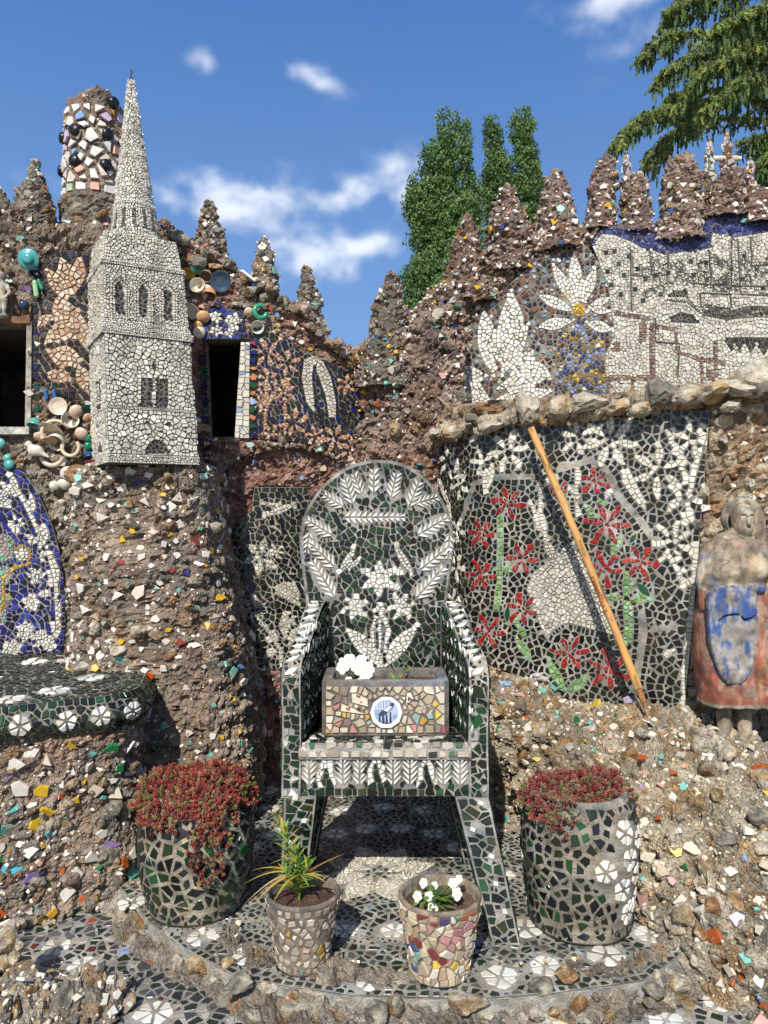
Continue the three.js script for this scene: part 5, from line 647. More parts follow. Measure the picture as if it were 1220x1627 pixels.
  const RL = new Rough((u, v) => { const U = u * u1, n = WR.normal(U, 0), p = WR.at(U, top(U)); const a = (v - 0.5) * 3.4; p.addScaledVector(n, -0.09 + 0.14 * Math.cos(a * 0.9)); p.y += 0.035 * Math.sin(a) ; if (v > 0.9) p.addScaledVector(n, -(v - 0.9) * 9); return p; }, 160, 26, { mortar: MORTAR.tan, amp: 0.02, freq: 15, big: 0.02, stones: 0.2 });
  put(ledge, 'mortar', RL.g, M.rubble);
  for (const [x, y, s, k, sq] of [[738, 690, 0.062, 'flint', [1, 0.7, 0.8]], [788, 682, 0.072, 'pale', [1.2, 0.5, 0.8]], [846, 655, 0.078, 'pale', [1, 1, 0.9]], [890, 652, 0.07, 'pale', [1.1, 0.7, 0.8]], [938, 645, 0.08, 'flint', [1.2, 0.55, 0.8]], [985, 650, 0.07, 'pale', [1.3, 0.5, 0.8]], [1016, 655, 0.05, 'pale', [1.3, 0.6, 0.8]], [1052, 630, 0.075, 'grey', [1, 0.8, 0.8]], [1090, 632, 0.065, 'pale', [1.1, 0.7, 0.8]], [1130, 628, 0.09, 'flint', [1.25, 0.5, 0.8]], [1172, 622, 0.085, 'flint', [1.2, 0.6, 0.9]], [1200, 605, 0.085, 'pale', [1, 0.9, 0.9]], [1225, 620, 0.08, 'grey', [1, 0.9, 0.9]], [1160, 650, 0.05, 'flint', [1, 0.7, 0.8]], [762, 668, 0.04, 'grey', [1, 0.7, 0.8]], [712, 690, 0.045, 'flint', [1, 0.8, 0.8]]]) { const [u, v] = WR.fromPx(x, y), m = stone(ledge, WR.at(u, v).addScaledVector(WR.normal(u, v), 0.075), s * 1.16, [k === 'flint' ? 'pale' : k], 'stone', sq); m.rotation.set(rr(-0.3, 0.3), rr(-0.6, 0.6), rr(-0.2, 0.35)); }
}
// ---------------------------------------------------------------- bank of rubble below the flower panel
reseed(91);
const bank = thing('rubble_bank', 'sloping bank of flints, mortar and scattered china at the right, running down to the terrace', 'bank', V(1.2, 0, -2.9));
{
  const up = new THREE.CatmullRomCurve3([P(690, 1040, 4.0), P(740, 1038, 3.72), P(780, 1050, 3.6), P(850, 1080, 3.5), P(920, 1108, 3.4), P(1000, 1128, 3.28), P(1090, 1140, 3.16), P(1180, 1175, 3.0), P(1300, 1200, 2.9)]), dn = new THREE.CatmullRomCurve3([V(0.3, -0.02, -3.95), V(0.48, -0.02, -3.6), V(0.6, -0.02, -3.3), V(0.78, -0.02, -3.0), V(0.86, -0.03, -2.72), V(0.92, -0.05, -2.5), V(1.02, -0.09, -2.3), V(1.2, -0.1, -2.12), V(1.6, -0.1, -1.85)]);
  const R = new Rough((u, v) => { const a = up.getPoint(u), b = dn.getPoint(u), k = 1 - v, p = b.clone().lerp(a, v), o = Math.sin(Math.PI * v); p.y += 0.12 * o * (1 - 0.3 * u); p.z += 0.1 * o; p.x -= 0.05 * o; return p; }, 290, 150, { mortar: MORTAR.tan, amp: 0.03, freq: 12, big: 0.09, stones: 0.4, tint: (p, c) => mixc(c, [c[0] * 0.86, c[1] * 0.9, c[2] * 0.95], 0.8 * sstep(1.0, 1.1, p.x + 0.5 * fbm(p.x * 3, p.y * 3, p.z * 3, 4))) });
  put(bank, 'mortar', R.g, M.rubble);
  setTiles(bank, shards(R, 520, [0.009, 0.028], palette(['#e6dfd0', 30], ['#d9cbb4', 12], ['#e0c050', 3], ['#7fc4b8', 5], ['#8fb4e0', 3], ['#1f6a3c', 3], ['#b85c2c', 4], ['#c8b4d8', 4], ['#d8a8a0', 3]), { tilt: 0.45 }), { max: 290, name: 'shard', restName: 'small_shards' });
  stonesOn(bank, R, 150, [0.018, 0.06], ['flint', 'pale', 'ochre', 'grey', 'pale', 'flint'], { sink: 0.3 });
  for (const [x, y, d, s, k] of [[903, 1130, 3.32, 0.06, 'flint'], [830, 1200, 3.4, 0.05, 'ochre'], [1110, 1180, 3.0, 0.07, 'pale'], [1150, 1195, 2.95, 0.06, 'pale'], [1125, 1215, 2.9, 0.06, 'flint'], [1210, 1230, 2.75, 0.06, 'pale'], [1205, 1300, 2.6, 0.07, 'grey'], [1150, 1330, 2.6, 0.055, 'grey'], [1085, 1450, 2.42, 0.055, 'flint'], [1130, 1440, 2.4, 0.06, 'ochre'], [1110, 1480, 2.35, 0.05, 'ochre'], [1215, 1350, 2.5, 0.05, 'pale']]) stone(bank, R.atPx(x, y) ?? P(x, y, d), s * 0.8, [k]);
  pebbles(bank, R, 4200, [0.004, 0.014], [...PEBCOL.tan, ...PEBCOL.grey]);
}
// ---------------------------------------------------------------- pier that carries the model tower
reseed(101);
const pier = thing('rubble_pedestal', 'tall rubble pedestal studded with white and yellow china, under the white tower model', 'pedestal', V(-1.05, 0, -3.5));
{
  const f = (u, v) => { const a = lerp(-2.1, 2.1, u), vv = Math.min(1, v / 0.86), y = lerp(-0.02, 1.585, vv), w = lerp(0.41, 0.305, sstep(0.1, 0.95, vv)), cx = lerp(-1.03, -1.06, vv) + 0.03 * Math.sin(vv * 5), q = (s) => Math.sign(s) * Math.pow(Math.abs(s), 0.48); let x = cx + w * q(Math.sin(a)), z = -3.62 + 0.36 * q(Math.cos(a)) * lerp(1.05, 0.86, vv); const k = v > 0.86 ? (v - 0.86) / 0.14 : 0; if (k > 0) { x = lerp(x, cx, k); z = lerp(z, -3.6, k); } return V(x, y + 0.02 * Math.sin(Math.PI * Math.min(1, k * 2)), z); };
  const R = new Rough(f, 220, 230, { mortar: MORTAR.purple, amp: 0.021, freq: 14, big: 0.03, stones: 0.58 });
  put(pier, 'mortar', R.g, M.rubble);
  setTiles(pier, [...shards(R, 720, [0.009, 0.028], palette(['#e9e2d6', 36], ['#d6c4b0', 8], ['#e3b628', 6], ['#9fcfc0', 4], ['#7fbfb4', 2], ['#8a3a30', 2], ['#c9835c', 3], ['#1d1f6e', 1]), { where: (p) => p.y > 0.72 }), ...shards(R, 300, [0.01, 0.027], china, { where: (p) => p.y <= 0.72 })], { max: 299, name: 'shard', restName: 'small_shards' });
  stonesOn(pier, R, 46, [0.025, 0.06], ['grey', 'flint', 'ochre', 'pinkish', 'grey'], { where: (p) => p.y > 0.3 });
  for (const [x, y, s, k] of [[268, 762, 0.04, 'ochre'], [205, 760, 0.05, 'grey'], [215, 830, 0.06, 'grey'], [340, 840, 0.05, 'grey'], [225, 1005, 0.07, 'flint'], [300, 960, 0.03, 'ochre'], [276, 1040, 0.035, 'ochre'], [355, 1020, 0.035, 'ochre'], [190, 1035, 0.05, 'pale'], [375, 985, 0.03, 'ochre'], [210, 798, 0.035, 'ochre'], [155, 1000, 0.05, 'pale'], [250, 1010, 0.05, 'flint']]) stone(pier, R.atPx(x, y) ?? P(x, y, 3.3), s * 0.85, [k]);
  pebbles(pier, R, 3600, [0.004, 0.012], PEBCOL.purple);
}
// ---------------------------------------------------------------- left block with a mosaic slab on top
reseed(111);
{
  const t = thing('mosaic_block', 'low rubble block with a black mosaic top slab and white flowers, at the left', 'block', V(-1.15, 0, -2.95));
  const A = V(-1.58, 0, -2.6), B = V(-0.965, 0, -2.93), C = V(-1.13, 0, -3.75), D = V(-2.0, 0, -3.75), line = new THREE.CurvePath(); const pts = [A.clone().lerp(A.clone().sub(B).add(A), 0.6), A.clone().lerp(B, 0.3), A.clone().lerp(B, 0.62), A.clone().lerp(B, 0.9), B.clone().lerp(C, 0.1), B.clone().lerp(C, 0.45), C], cv = new THREE.CatmullRomCurve3(pts, false, 'catmullrom', 0.3);
  const R = new Rough((u, v) => { const p = cv.getPoint(u), tg = cv.getTangent(u), n = V(-tg.z, 0, tg.x); p.y = lerp(-0.1, 0.6, v); p.addScaledVector(n, 0.03 * (1 - v) + 0.015 * Math.sin(v * 7)); return p; }, 220, 120, { mortar: MORTAR.purple, amp: 0.02, freq: 14, big: 0.035, stones: 0.58, tint: (p, c) => mixc(c, [c[0] * 1.1, c[1] * 0.92, c[2] * 0.86], 0.7 * sstep(0.42, 0.55, p.y)) });
  put(t, 'mortar', R.g, M.rubble);
  setTiles(t, shards(R, 560, [0.012, 0.033], palette(['#e6e0d6', 30], ['#d0c4b0', 5], ['#e3b628', 7], ['#4fb0c4', 7], ['#5fa89c', 4], ['#c2571c', 6], ['#1f7a44', 5], ['#8f74b0', 4], ['#8a3a2c', 3], ['#d8b0a0', 3], ['#2b40a8', 1]), { tilt: 0.4 }), { max: 260, name: 'shard', restName: 'small_shards' });
  stonesOn(t, R, 44, [0.02, 0.06], ['grey', 'pinkish', 'flint', 'grey'], {}); pebbles(t, R, 2400, [0.004, 0.012], PEBCOL.grey);
  for (const [x, y, s, k] of [[118, 1240, 0.04, 'ochre'], [108, 1395, 0.06, 'pinkish'], [60, 1400, 0.05, 'grey'], [12, 1490, 0.06, 'pale'], [30, 1470, 0.05, 'flint'], [160, 1360, 0.03, 'grey']]) stone(t, R.atPx(x, y) ?? P(x, y, 2.62), s * 0.85, [k]);
  // slab
  const edgePts = cv.getPoints(60).map((p, i, a) => p.clone().addScaledVector(V(-(a[Math.min(60, i + 1)].z - a[Math.max(0, i - 1)].z), 0, a[Math.min(60, i + 1)].x - a[Math.max(0, i - 1)].x).normalize(), 0.02)), Y = 0.715;
  const topPoly = [...edgePts, D, V(-2.3, 0, -2.3)].map((p) => [p.x, -p.z]), TP = new Plane(V(0, Y, 0), V(1, 0, 0), V(0, 0, -1));
  put(t, 'slab_top', bed(TP, topPoly, 0.06, GROUTD, 0), M.cement);
  class Edge { constructor() { this.l = [0]; for (let i = 1; i < edgePts.length; i++) this.l.push(this.l[i - 1] + edgePts[i].distanceTo(edgePts[i - 1])); this.len = this.l[60]; } at(u, v, r = V()) { let i = 0; while (i < 59 && this.l[i + 1] < u) i++; const k = (u - this.l[i]) / (this.l[i + 1] - this.l[i]); r.copy(edgePts[i]).lerp(edgePts[i + 1], k); const a = edgePts[i + 1].clone().sub(edgePts[i]).normalize(), n = V(-a.z, 0, a.x), q = v / 0.135 * Math.PI; r.addScaledVector(n, 0.042 * Math.sin(clamp(q, 0, Math.PI)) - 0.004); r.y = Y - 0.135 + v; return r; } normal(u, v, r = V()) { const e = 0.005, a = this.at(u + e, v), b = this.at(u - e, v), c = this.at(u, v + e), d = this.at(u, v - e); return r.crossVectors(a.sub(b), c.sub(d)).normalize(); } }
  const E = new Edge(), ed = [[0, 0], [E.len, 0], [E.len, 0.135], [0, 0.135]]; put(t, 'slab_edge', bed(E, ed, 0.02, GROUTD, 0), M.cement);
  const fm = []; const nearest = (px, py) => { let b = 1e9, bu = 0; for (let i = 0; i < 61; i++) { const p = edgePts[i], X = CX + p.x / -p.z * FPX; if (Math.abs(X - px) < b) { b = Math.abs(X - px); bu = E.l[i]; } } return bu; };
  for (const [x, y] of [[108, 1140], [162, 1127], [30, 1150], [200, 1118]]) for (const p of wedges([nearest(x), 0.068], 0.038, 6, rnd(), 0.24, 0.8)) fm.push({ poly: p, size: 0.018, gap: 0.002, color: white, whole: true });
  const tm = []; for (const [x, y] of [[55, 1052], [110, 1050], [85, 1098], [140, 1062], [145, 1077], [15, 1112], [190, 1060]]) for (const p of wedges(TP.fromPx(x, y), 0.06, 6, rnd(), 0.24, 0.8)) tm.push({ poly: p, size: 0.02, gap: 0.003, color: white, whole: true });
  const tl = [...mosaic(TP, topPoly.slice(0, 61).concat([[-1.8, 3.75], [-1.95, 2.5]]), { size: 0.036, gap: 0.016, color: palette(['#2a2e28', 5], ['#24382a', 4], ['#3c3e34', 3], ['#5a584c', 1]), jit: 0.3 }, tm), ...mosaic(E, ed, { size: 0.03, gap: 0.007, color: greens, jit: 0.3 }, fm)];
  setTiles(t, tl, { max: 260 });
}
// ---------------------------------------------------------------- pinnacles along the wall tops
reseed(201);
function pinnacle(px, tipY, baseY, halfW, d, mort, label, pal, group, o = {}) {
  d += halfW / FPX * d * 0.75; const b = P(px, baseY, d), tip = P(px, tipY, d), H = tip.y - b.y + 0.06, r = halfW / FPX * d * (o.blunt ? 0.96 : 1.08); b.y -= 0.06; const t = thing('rock_pinnacle', label, 'pinnacle', b, group), lean = rr(-0.055, 0.055), wob = rr(0, 9), fat = rr(0.9, 1.12);
  const prof = (v) => (o.blunt ? lerp(1.02, 0.52, v) * Math.pow(Math.max(0, 1 - Math.pow(v, 5)), 0.55) : lerp(1.05, 0.22, Math.pow(v, 1.15)) * Math.pow(Math.max(0, 1 - Math.pow(v, 6)), 0.5)) * r * fat * (1 + 0.1 * Math.sin(v * 5 + wob));
  const R = new Rough((u, v) => { const a = u * 6.2832, R_ = Math.max(prof(v), 0.012 * (1 - v)); return V(b.x + Math.sin(a) * R_ + lean * v, b.y + H * (1 - Math.pow(1 - v, 1.15)), b.z + Math.cos(a) * R_); }, 76, 76, { mortar: MORTAR[mort], amp: r * 0.15, freq: 30, big: r * 0.25, stones: 0.5, wrap: true, tint: o.tint });
  put(t, 'mortar', R.g, M.rubble);
  for (let i = 0; i < 9; i++) { const q = R.pointAt(rnd(), Math.pow(rnd(), 1.2) * 0.9); stone(t, q.p.addScaledVector(q.n, -r * 0.1), r * rr(0.14, 0.28), mort === 'brown' ? ['pinkish', 'grey', 'flint'] : ['grey', 'grey', 'flint']); } stone(t, tip.clone().add(V(lean, -r * 0.1, 0)), r * rr(0.2, 0.3), ['grey', 'flint'], 'stone', [0.8, 1.1, 0.8]);
  setTiles(t, shards(R, Math.round(150 * H), [0.008, 0.022], pal, { tilt: 0.25 }), { max: 60, name: 'shard', restName: 'small_shards', minPx: 6 }); pebbles(t, R, Math.round(320 * H), [0.004, 0.011], mort === 'brown' ? PEBCOL.purple : PEBCOL.grey);
}
const gl = 'rock pinnacles along the left and centre wall top', gr = 'rock pinnacles along the upper right wall top';
pinnacle(48, 257, 372, 33, 3.72, 'grey', 'grey rock pinnacle with yellow and white china, left of the round chimney', china, gl);
pinnacle(-4, 305, 372, 24, 3.7, 'grey', 'low grey rock pinnacle cut by the left edge of the photo', china, gl);
pinnacle(342, 322, 440, 30, 3.9, 'grey', 'grey rock pinnacle just right of the white tower, tallest of the centre wall', chinaWhite, gl);
pinnacle(417, 377, 470, 25, 3.98, 'grey', 'grey rock pinnacle second to the right of the white tower', chinaWhite, gl);
pinnacle(497, 430, 545, 27, 4.1, 'grey', 'grey rock pinnacle with a yellowish tip, third to the right of the white tower', china, gl);
pinnacle(614, 433, 600, 36, 4.02, 'grey', 'tall slim rock pinnacle full of small coloured china, standing alone beside the gap of sky', china, gl);
pinnacle(744, 345, 470, 42, 4.3, 'brown', 'lowest brown rock pinnacle at the left foot of the rubble arch, before the poplars', chinaWhite, gr);
pinnacle(815, 300, 420, 40, 4.28, 'brown', 'brown rock pinnacle right in front of the right poplar', chinaWhite, gr);
pinnacle(886, 276, 390, 38, 4.25, 'brown', 'brown pointed rock pinnacle directly above the white lily mosaic', chinaWhite, gr);
pinnacle(951, 250, 352, 29, 4.2, 'brown', 'blunt brown rock pinnacle with a yellow shard near its top, left of the pink finial', chinaWhite, gr, { blunt: true });
pinnacle(1011, 276, 358, 27, 4.18, 'brown', 'short brown rock pinnacle just right of the pink finial', chinaWhite, gr, { blunt: true });
pinnacle(1080, 248, 372, 38, 4.12, 'brown', 'wide brown rock pinnacle hanging low over the town mosaic', chinaWhite, gr, { blunt: true });
pinnacle(1152, 268, 338, 38, 4.1, 'brown', 'broad brown rock pinnacle below the china cross', chinaWhite, gr, { blunt: true });
pinnacle(1200, 296, 345, 30, 4.08, 'brown', 'small brown rock pinnacle at the right edge of the photo', chinaWhite, gr, { blunt: true });
reseed(211);
function finial(px, y0, y1, hw, d, label, o = {}) {
  const b = P(px, y1, d), H = (y1 - y0) / FPX * d, r = hw / FPX * d, t = thing('china_finial', label, 'finial', b, 'thin china finials behind the right pinnacles'), prof = (v) => r * lerp(1, 0.3, Math.pow(v / H, 1.5)) * (1 + 0.25 * Math.sin(v / H * 19));
  const S = new Round(b, prof, r); put(t, 'core', paintGeo(boxUV(lathe(Array.from({ length: 20 }, (_, i) => [prof(i / 19 * H) , i / 19 * H]).concat([[0.0001, H]]), 18).translate(b.x, b.y, b.z)), rgb('#8a7d70')), M.cement);
  const pal = palette(['#cfc8bb', 7], ['#b98f86', 2], ['#c9a340', 1.2], ['#93aa9c', 1.5], ['#6a5c54', 4], ['#94564e', 0.7], ['#b8aabc', 1]); const L = Math.PI * r;
  setTiles(t, mosaic(S, [[-L * 0.95, 0.005], [L * 0.95, 0.005], [L * 0.95, H * 0.96], [-L * 0.95, H * 0.96]], { size: 0.032, gap: 0.007, color: pal, h: 0.006, tilt: 0.25 }, []), { max: 40, name: 'shard', restName: 'small_shards', minPx: 6 });
  if (o.cross) for (const s of [-1, 1]) { const g = new THREE.CapsuleGeometry(r * 0.5, r * 1.4, 4, 10); g.rotateZ(Math.PI / 2); g.translate(b.x + s * r * 1.1, b.y + H * 0.5, b.z); put(t, 'arm', paintGeo(boxUV(g), rgb('#cfc8ba')), M.ceramic); const k = new THREE.SphereGeometry(r * 0.45, 10, 8); k.translate(b.x + s * r * 2.2, b.y + H * 0.5, b.z); put(t, 'knob', paintGeo(k, rgb('#d8d2c6')), M.ceramic); }
  const k = new THREE.SphereGeometry(r * 0.4, 10, 8); k.translate(b.x, b.y + H, b.z); put(t, 'tip', paintGeo(k, rgb(o.tip ?? '#6f665c')), M.ceramic);
}
finial(995, 243, 330, 8, 4.3, 'thin pink and yellow china finial between two blunt brown pinnacles');
finial(1064, 250, 330, 7, 4.3, 'thin silvery china finial at the left shoulder of the wide pinnacle');
finial(1127, 222, 320, 8.5, 4.25, 'tall thin china finial with a yellow base, left of the china cross');
finial(1155, 214, 290, 9, 4.25, 'china finial shaped like a cross with a yellow tip', { cross: true, tip: '#caa030' });
finial(1192, 252, 330, 8, 4.2, 'thin mauve china finial right of the china cross');
// ---------------------------------------------------------------- round chimney of big china shards
reseed(221);
{
  const d = 4.0, b = P(152, 372, d), H = P(152, 168, d).y - b.y, r0 = 0.16, r1 = 0.142, t = thing('round_chimney', 'round chimney tower covered in large white china shards with black knobs', 'chimney', b), hc = 0.14;
  const R1 = new Rough((u, v) => { const a = u * 6.2832; return V(b.x + Math.sin(a) * r0 * 1.05, b.y - 0.1 + (hc + 0.12) * v, b.z + Math.cos(a) * r0 * 1.05); }, 70, 20, { mortar: MORTAR.grey, amp: 0.012, freq: 24, big: 0.012, stones: 0.4, wrap: true }); put(t, 'base_collar', R1.g, M.rubble);
  const prof = (v) => lerp(r0, r1, v / H), R = new Rough((u, v) => { const a = u * 6.2832, y = Math.min(1, v / 0.9), k = v > 0.9 ? 1 - (v - 0.9) * 9 : 1, q = prof(y * H) * k; return V(b.x + Math.sin(a) * q, b.y + y * (H + 0.025 * Math.sin(a * 3)), b.z + Math.cos(a) * q); }, 80, 60, { mortar: MORTAR.purple, amp: 0.008, freq: 22, big: 0.01, stones: 0.7, wrap: true }); put(t, 'mortar', R.g, M.rubble);
  const S = new Round(b, (v) => prof(v) + 0.003, 0.143), L = Math.PI * 0.143, big = palette(['#eae4dc', 44], ['#dcd0c8', 12], ['#d0bcd4', 3], ['#c9964a', 2], ['#d8b040', 1.5], ['#8fc0b0', 1], ['#7fa8d8', 1.5], ['#d8a08c', 3], ['#bfd0b4', 2]);
  const tl = mosaic(S, [[-L * 0.75, hc + 0.015], [L * 0.75, hc + 0.015], [L * 0.75, H - 0.06], [-L * 0.75, H - 0.06]], { size: 0.058, gap: 0.027, color: big, h: 0.008, tilt: 0.12, jit: 0.06, skip: 0.04 }, []);
  setTiles(t, tl, { max: 200, name: 'shard', restName: 'small_shards' });
  for (const [x, y] of [[138, 230], [183, 231], [138, 277], [181, 280], [190, 178], [112, 232], [108, 280]]) { const a = clamp((x - 152) / 47, -0.99, 0.99), py = (b.y - 0), q = S.at(Math.asin(a) * 0.143, P(152, y, d).y - b.y), n = S.normal(Math.asin(a) * 0.143, P(152, y, d).y - b.y), g = lathe([[0.03, 0], [0.03, 0.012], [0.026, 0.022], [0.017, 0.028], [0.0001, 0.03]], 20); g.rotateX(Math.PI / 2); g.applyQuaternion(new THREE.Quaternion().setFromUnitVectors(V(0, 0, 1), n)); g.translate(q.x, q.y, q.z); put(t, 'knob', paintGeo(g, rgb('#121214')), M.ceramic); }
  { const g = new THREE.TorusGeometry(0.016, 0.005, 8, 18); g.rotateY(0.1); const q = S.at(-0.0, H - 0.055); g.translate(q.x, q.y, q.z + 0.008); put(t, 'ring', paintGeo(boxUV(g), rgb('#8a5a44')), M.ceramic); }
  stonesOn(t, R1, 10, [0.02, 0.04], ['grey', 'ochre']); stone(t, P(163, 340, 3.84), 0.035, ['ochre']); pebbles(t, R, 300, [0.004, 0.01], PEBCOL.purple);
}
// ---------------------------------------------------------------- model of a church tower in white mosaic
reseed(231);
{
  const d = 3.42, base = P(232, 741, d), t = thing('model_tower', 'slender white mosaic model of a church tower with a tall pointed spire', 'model tower', base), th = 30 * Math.PI / 180, yOf = (py) => P(232, py, d).y, xOf = (px) => P(px, 800, d).x;
  const cxAt = (y) => lerp(xOf(232), xOf(214), clamp((y - yOf(735)) / (yOf(395) - yOf(735)), 0, 2)), corner = (y, w, i) => { const q = [[-1, 1], [1, 1], [1, -1], [-1, -1]][i], x = q[0] * w / 2, z = q[1] * w / 2; return V(cxAt(y) + x * Math.cos(th) + z * Math.sin(th), y, -d + 0.02 - x * Math.sin(th) + z * Math.cos(th)); };
  const towerTone = palette(['#d8d4c8', 6], ['#c6c1b3', 4], ['#e4e0d5', 4]), tiles = [], GB = rgb('#6e6a62'), body = (y0, w0, y1, w1, name) => { const rg = [[y0, w0], [y1, w1]].map(([y, w]) => [0, 1, 2, 3].map((i) => corner(y, w, i))); return put(t, name, paintGeo(loftRings(rg), GB), M.cement); };
  const bgT = (s) => ({ size: s, gap: s * 0.26, corners: [4, 4, 5, 5, 6], split: 0.2, color: (u, v) => mixc(towerTone(), rgb('#a39f92'), 0.6 * sstep(0.05, 0.35, fbm(u * 14, v * 9, s * 90, 3))), jit: 0.13, h: 0.0055, tilt: 0.17 });
  // one storey: its body and the mosaic of its front, left and right face; draw(face width, height) gives dark windows
  const storey = (py0, w0, py1, w1, s, draw, name = 'storey') => {
    const y0 = yOf(py0), y1 = yOf(py1), bd = body(y0, w0, y1, w1, name);
    for (const [i, j] of [[0, 1], [3, 0], [1, 2]]) {
      const a = corner(y0, w0, i), b = corner(y0, w0, j), c = corner(y1, w1, j), e = corner(y1, w1, i), S = new Plane(a, b.clone().sub(a), e.clone().sub(a)), uv = (p) => [p.clone().sub(a).dot(S.u), p.clone().sub(a).dot(S.v)], dom = [a, b, c, e].map(uv), H = dom[2][1], Wd = w0;
      if (i === 1) { tiles.push(...mosaic(S, dom, bgT(s * 1.3), [], { parent: bd })); continue; }
      tiles.push(...mosaic(S, dom, bgT(s), draw ? draw(Wd, H, i === 0) : [], { parent: bd }));
    }
    return bd;
  };
  const dkw = { size: 0.02, gap: 0.003, color: palette(['#191917', 6], ['#262620', 3]), h: 0.0005 }, wh = { size: 0.011, gap: 0.002, color: offwhite, h: 0.01 };
  storey(741, 0.372, 728, 0.372, 0.011, null, 'plinth');
  storey(728, 0.366, 661, 0.362, 0.0195, (w, h) => [{ poly: [...Array.from({ length: 9 }, (_, i) => [w * 0.53 + Math.cos(i / 8 * Math.PI) * w * 0.13, h * 0.04 + Math.sin(i / 8 * Math.PI) * h * 0.3])], ...dkw }, { poly: ellipse([w * 0.42, h * 0.72], 0.01, 0.006, 6), ...dkw, whole: true }, { poly: ellipse([w * 0.66, h * 0.72], 0.01, 0.006, 6), ...dkw, whole: true }], 'storey');
  storey(661, 0.366, 657, 0.366, 0.009, null, 'band');
  storey(657, 0.36, 551, 0.352, 0.0185, (w, h) => [
    ...[0.115, 0.145].map((r, k) => ({ poly: stroke(Array.from({ length: 14 }, (_, i) => { const a = Math.PI * i / 13; return [w * 0.53 + Math.cos(a) * w * (0.2 + k * 0.07), h * 0.42 + Math.pow(Math.sin(a), 0.8) * h * (0.3 + k * 0.08)]; }), 0.012), size: 0.017, gap: 0.003, color: offwhite, h: 0.009 })),
    { poly: [[w * 0.38, h * 0.02], [w * 0.52, h * 0.02], [w * 0.52, h * 0.42], [w * 0.38, h * 0.42]], ...dkw }, { poly: [[w * 0.55, h * 0.02], [w * 0.69, h * 0.02], [w * 0.69, h * 0.42], [w * 0.55, h * 0.42]], ...dkw }, { poly: ellipse([w * 0.53, h * 0.6], w * 0.022, h * 0.055, 8), ...dkw, whole: true }], 'storey');
  storey(551, 0.372, 540, 0.372, 0.0095, null, 'cornice'); storey(540, 0.36, 531, 0.352, 0.011, null, 'band');
  storey(531, 0.345, 446, 0.33, 0.0125, (w, h) => [0.18, 0.46, 0.76].flatMap((x) => [{ poly: [[w * (x - 0.07), h * 0.12], [w * (x + 0.07), h * 0.12], [w * (x + 0.07), h * 0.62], [w * x, h * 0.72], [w * (x - 0.07), h * 0.62]], ...dkw }, { poly: stroke([[w * (x - 0.1), h * 0.05], [w * (x - 0.1), h * 0.65], [w * x, h * 0.82], [w * (x + 0.1), h * 0.65], [w * (x + 0.1), h * 0.05]], 0.008), ...wh }]), 'storey');
  storey(446, 0.342, 439, 0.342, 0.0095, null, 'cornice');
  storey(439, 0.318, 394, 0.288, 0.0135, (w, h) => [{ poly: stroke(Array.from({ length: 14 }, (_, i) => { const a = Math.PI * i / 13; return [w * 0.5 + Math.cos(a) * w * 0.42, h * 0.1 + Math.sin(a) * h * 0.82]; }), 0.012), size: 0.014, gap: 0.0026, color: offwhite }], 'gable');
  const ax = (py) => lerp(xOf(214), xOf(207), clamp((395 - py) / 270, 0, 1.1)), rd = (name, list, s, draw) => {
    const y0 = yOf(list[0][0]), H = yOf(list[list.length - 1][0]) - y0, pr = list.map(([py, r]) => [yOf(py) - y0, r / FPX * d]), f = (v) => { for (let i = 1; i < pr.length; i++) if (v <= pr[i][0] || i === pr.length - 1) return lerp(pr[i - 1][1], pr[i][1], clamp((v - pr[i - 1][0]) / (pr[i][0] - pr[i - 1][0]), 0, 1)); };
    const o = V(ax(list[0][0]), y0, -d - 0.01), lean = [(ax(list[list.length - 1][0]) - ax(list[0][0])) / H, 0], rm = f(H * 0.35), S = new Round(o, f, rm, lean), g = lathe(Array.from({ length: 30 }, (_, i) => [Math.max(0.0005, f(i / 29 * H) - 0.001), i / 29 * H]).concat([[0.0003, H]]), 28); const p = g.attributes.position; for (let i = 0; i < p.count; i++) p.setX(i, p.getX(i) + lean[0] * p.getY(i)); g.translate(o.x, o.y, o.z); g.computeVertexNormals(); boxUV(g); const bd = put(t, name, paintGeo(g, GB), M.cement);
    const L = Math.PI * rm * 0.62, n = Math.max(1, Math.round(H / 0.12)); // strips, so that the tiles keep their size where the form narrows
    for (let k = 0; k < n; k++) { const v0 = H * k / n, v1 = H * (k + 1) / n, S2 = new Round(o, f, f((v0 + v1) / 2), lean), L2 = Math.PI * f((v0 + v1) / 2) * 0.62; tiles.push(...mosaic(S2, [[-L2, v0], [L2, v0], [L2, v1], [-L2, v1]], bgT(s), draw ? draw(L2, v0, v1) : [], { parent: bd })); }
  };
  rd('collar', [[396, 40], [386, 40.5], [382, 38]], 0.012); rd('drum', [[382, 37], [334, 30]], 0.0125, (L, a, b) => Array.from({ length: 8 }, (_, i) => ({ poly: [[-L * 0.85 + i * L * 0.24, a + (b - a) * 0.2], [-L * 0.85 + i * L * 0.24 + 0.014, a + (b - a) * 0.2], [-L * 0.85 + i * L * 0.24 + 0.014, b - (b - a) * 0.15], [-L * 0.85 + i * L * 0.24, b - (b - a) * 0.15]], size: 0.012, gap: 0.003, color: palette(['#6a675e', 3], ['#8c887c', 2]) })));
  rd('collar', [[334, 31.5], [328, 30]], 0.011); rd('spire', [[328, 28], [300, 26], [240, 17.5], [180, 10], [136, 5], [126, 3.6]], 0.0125);
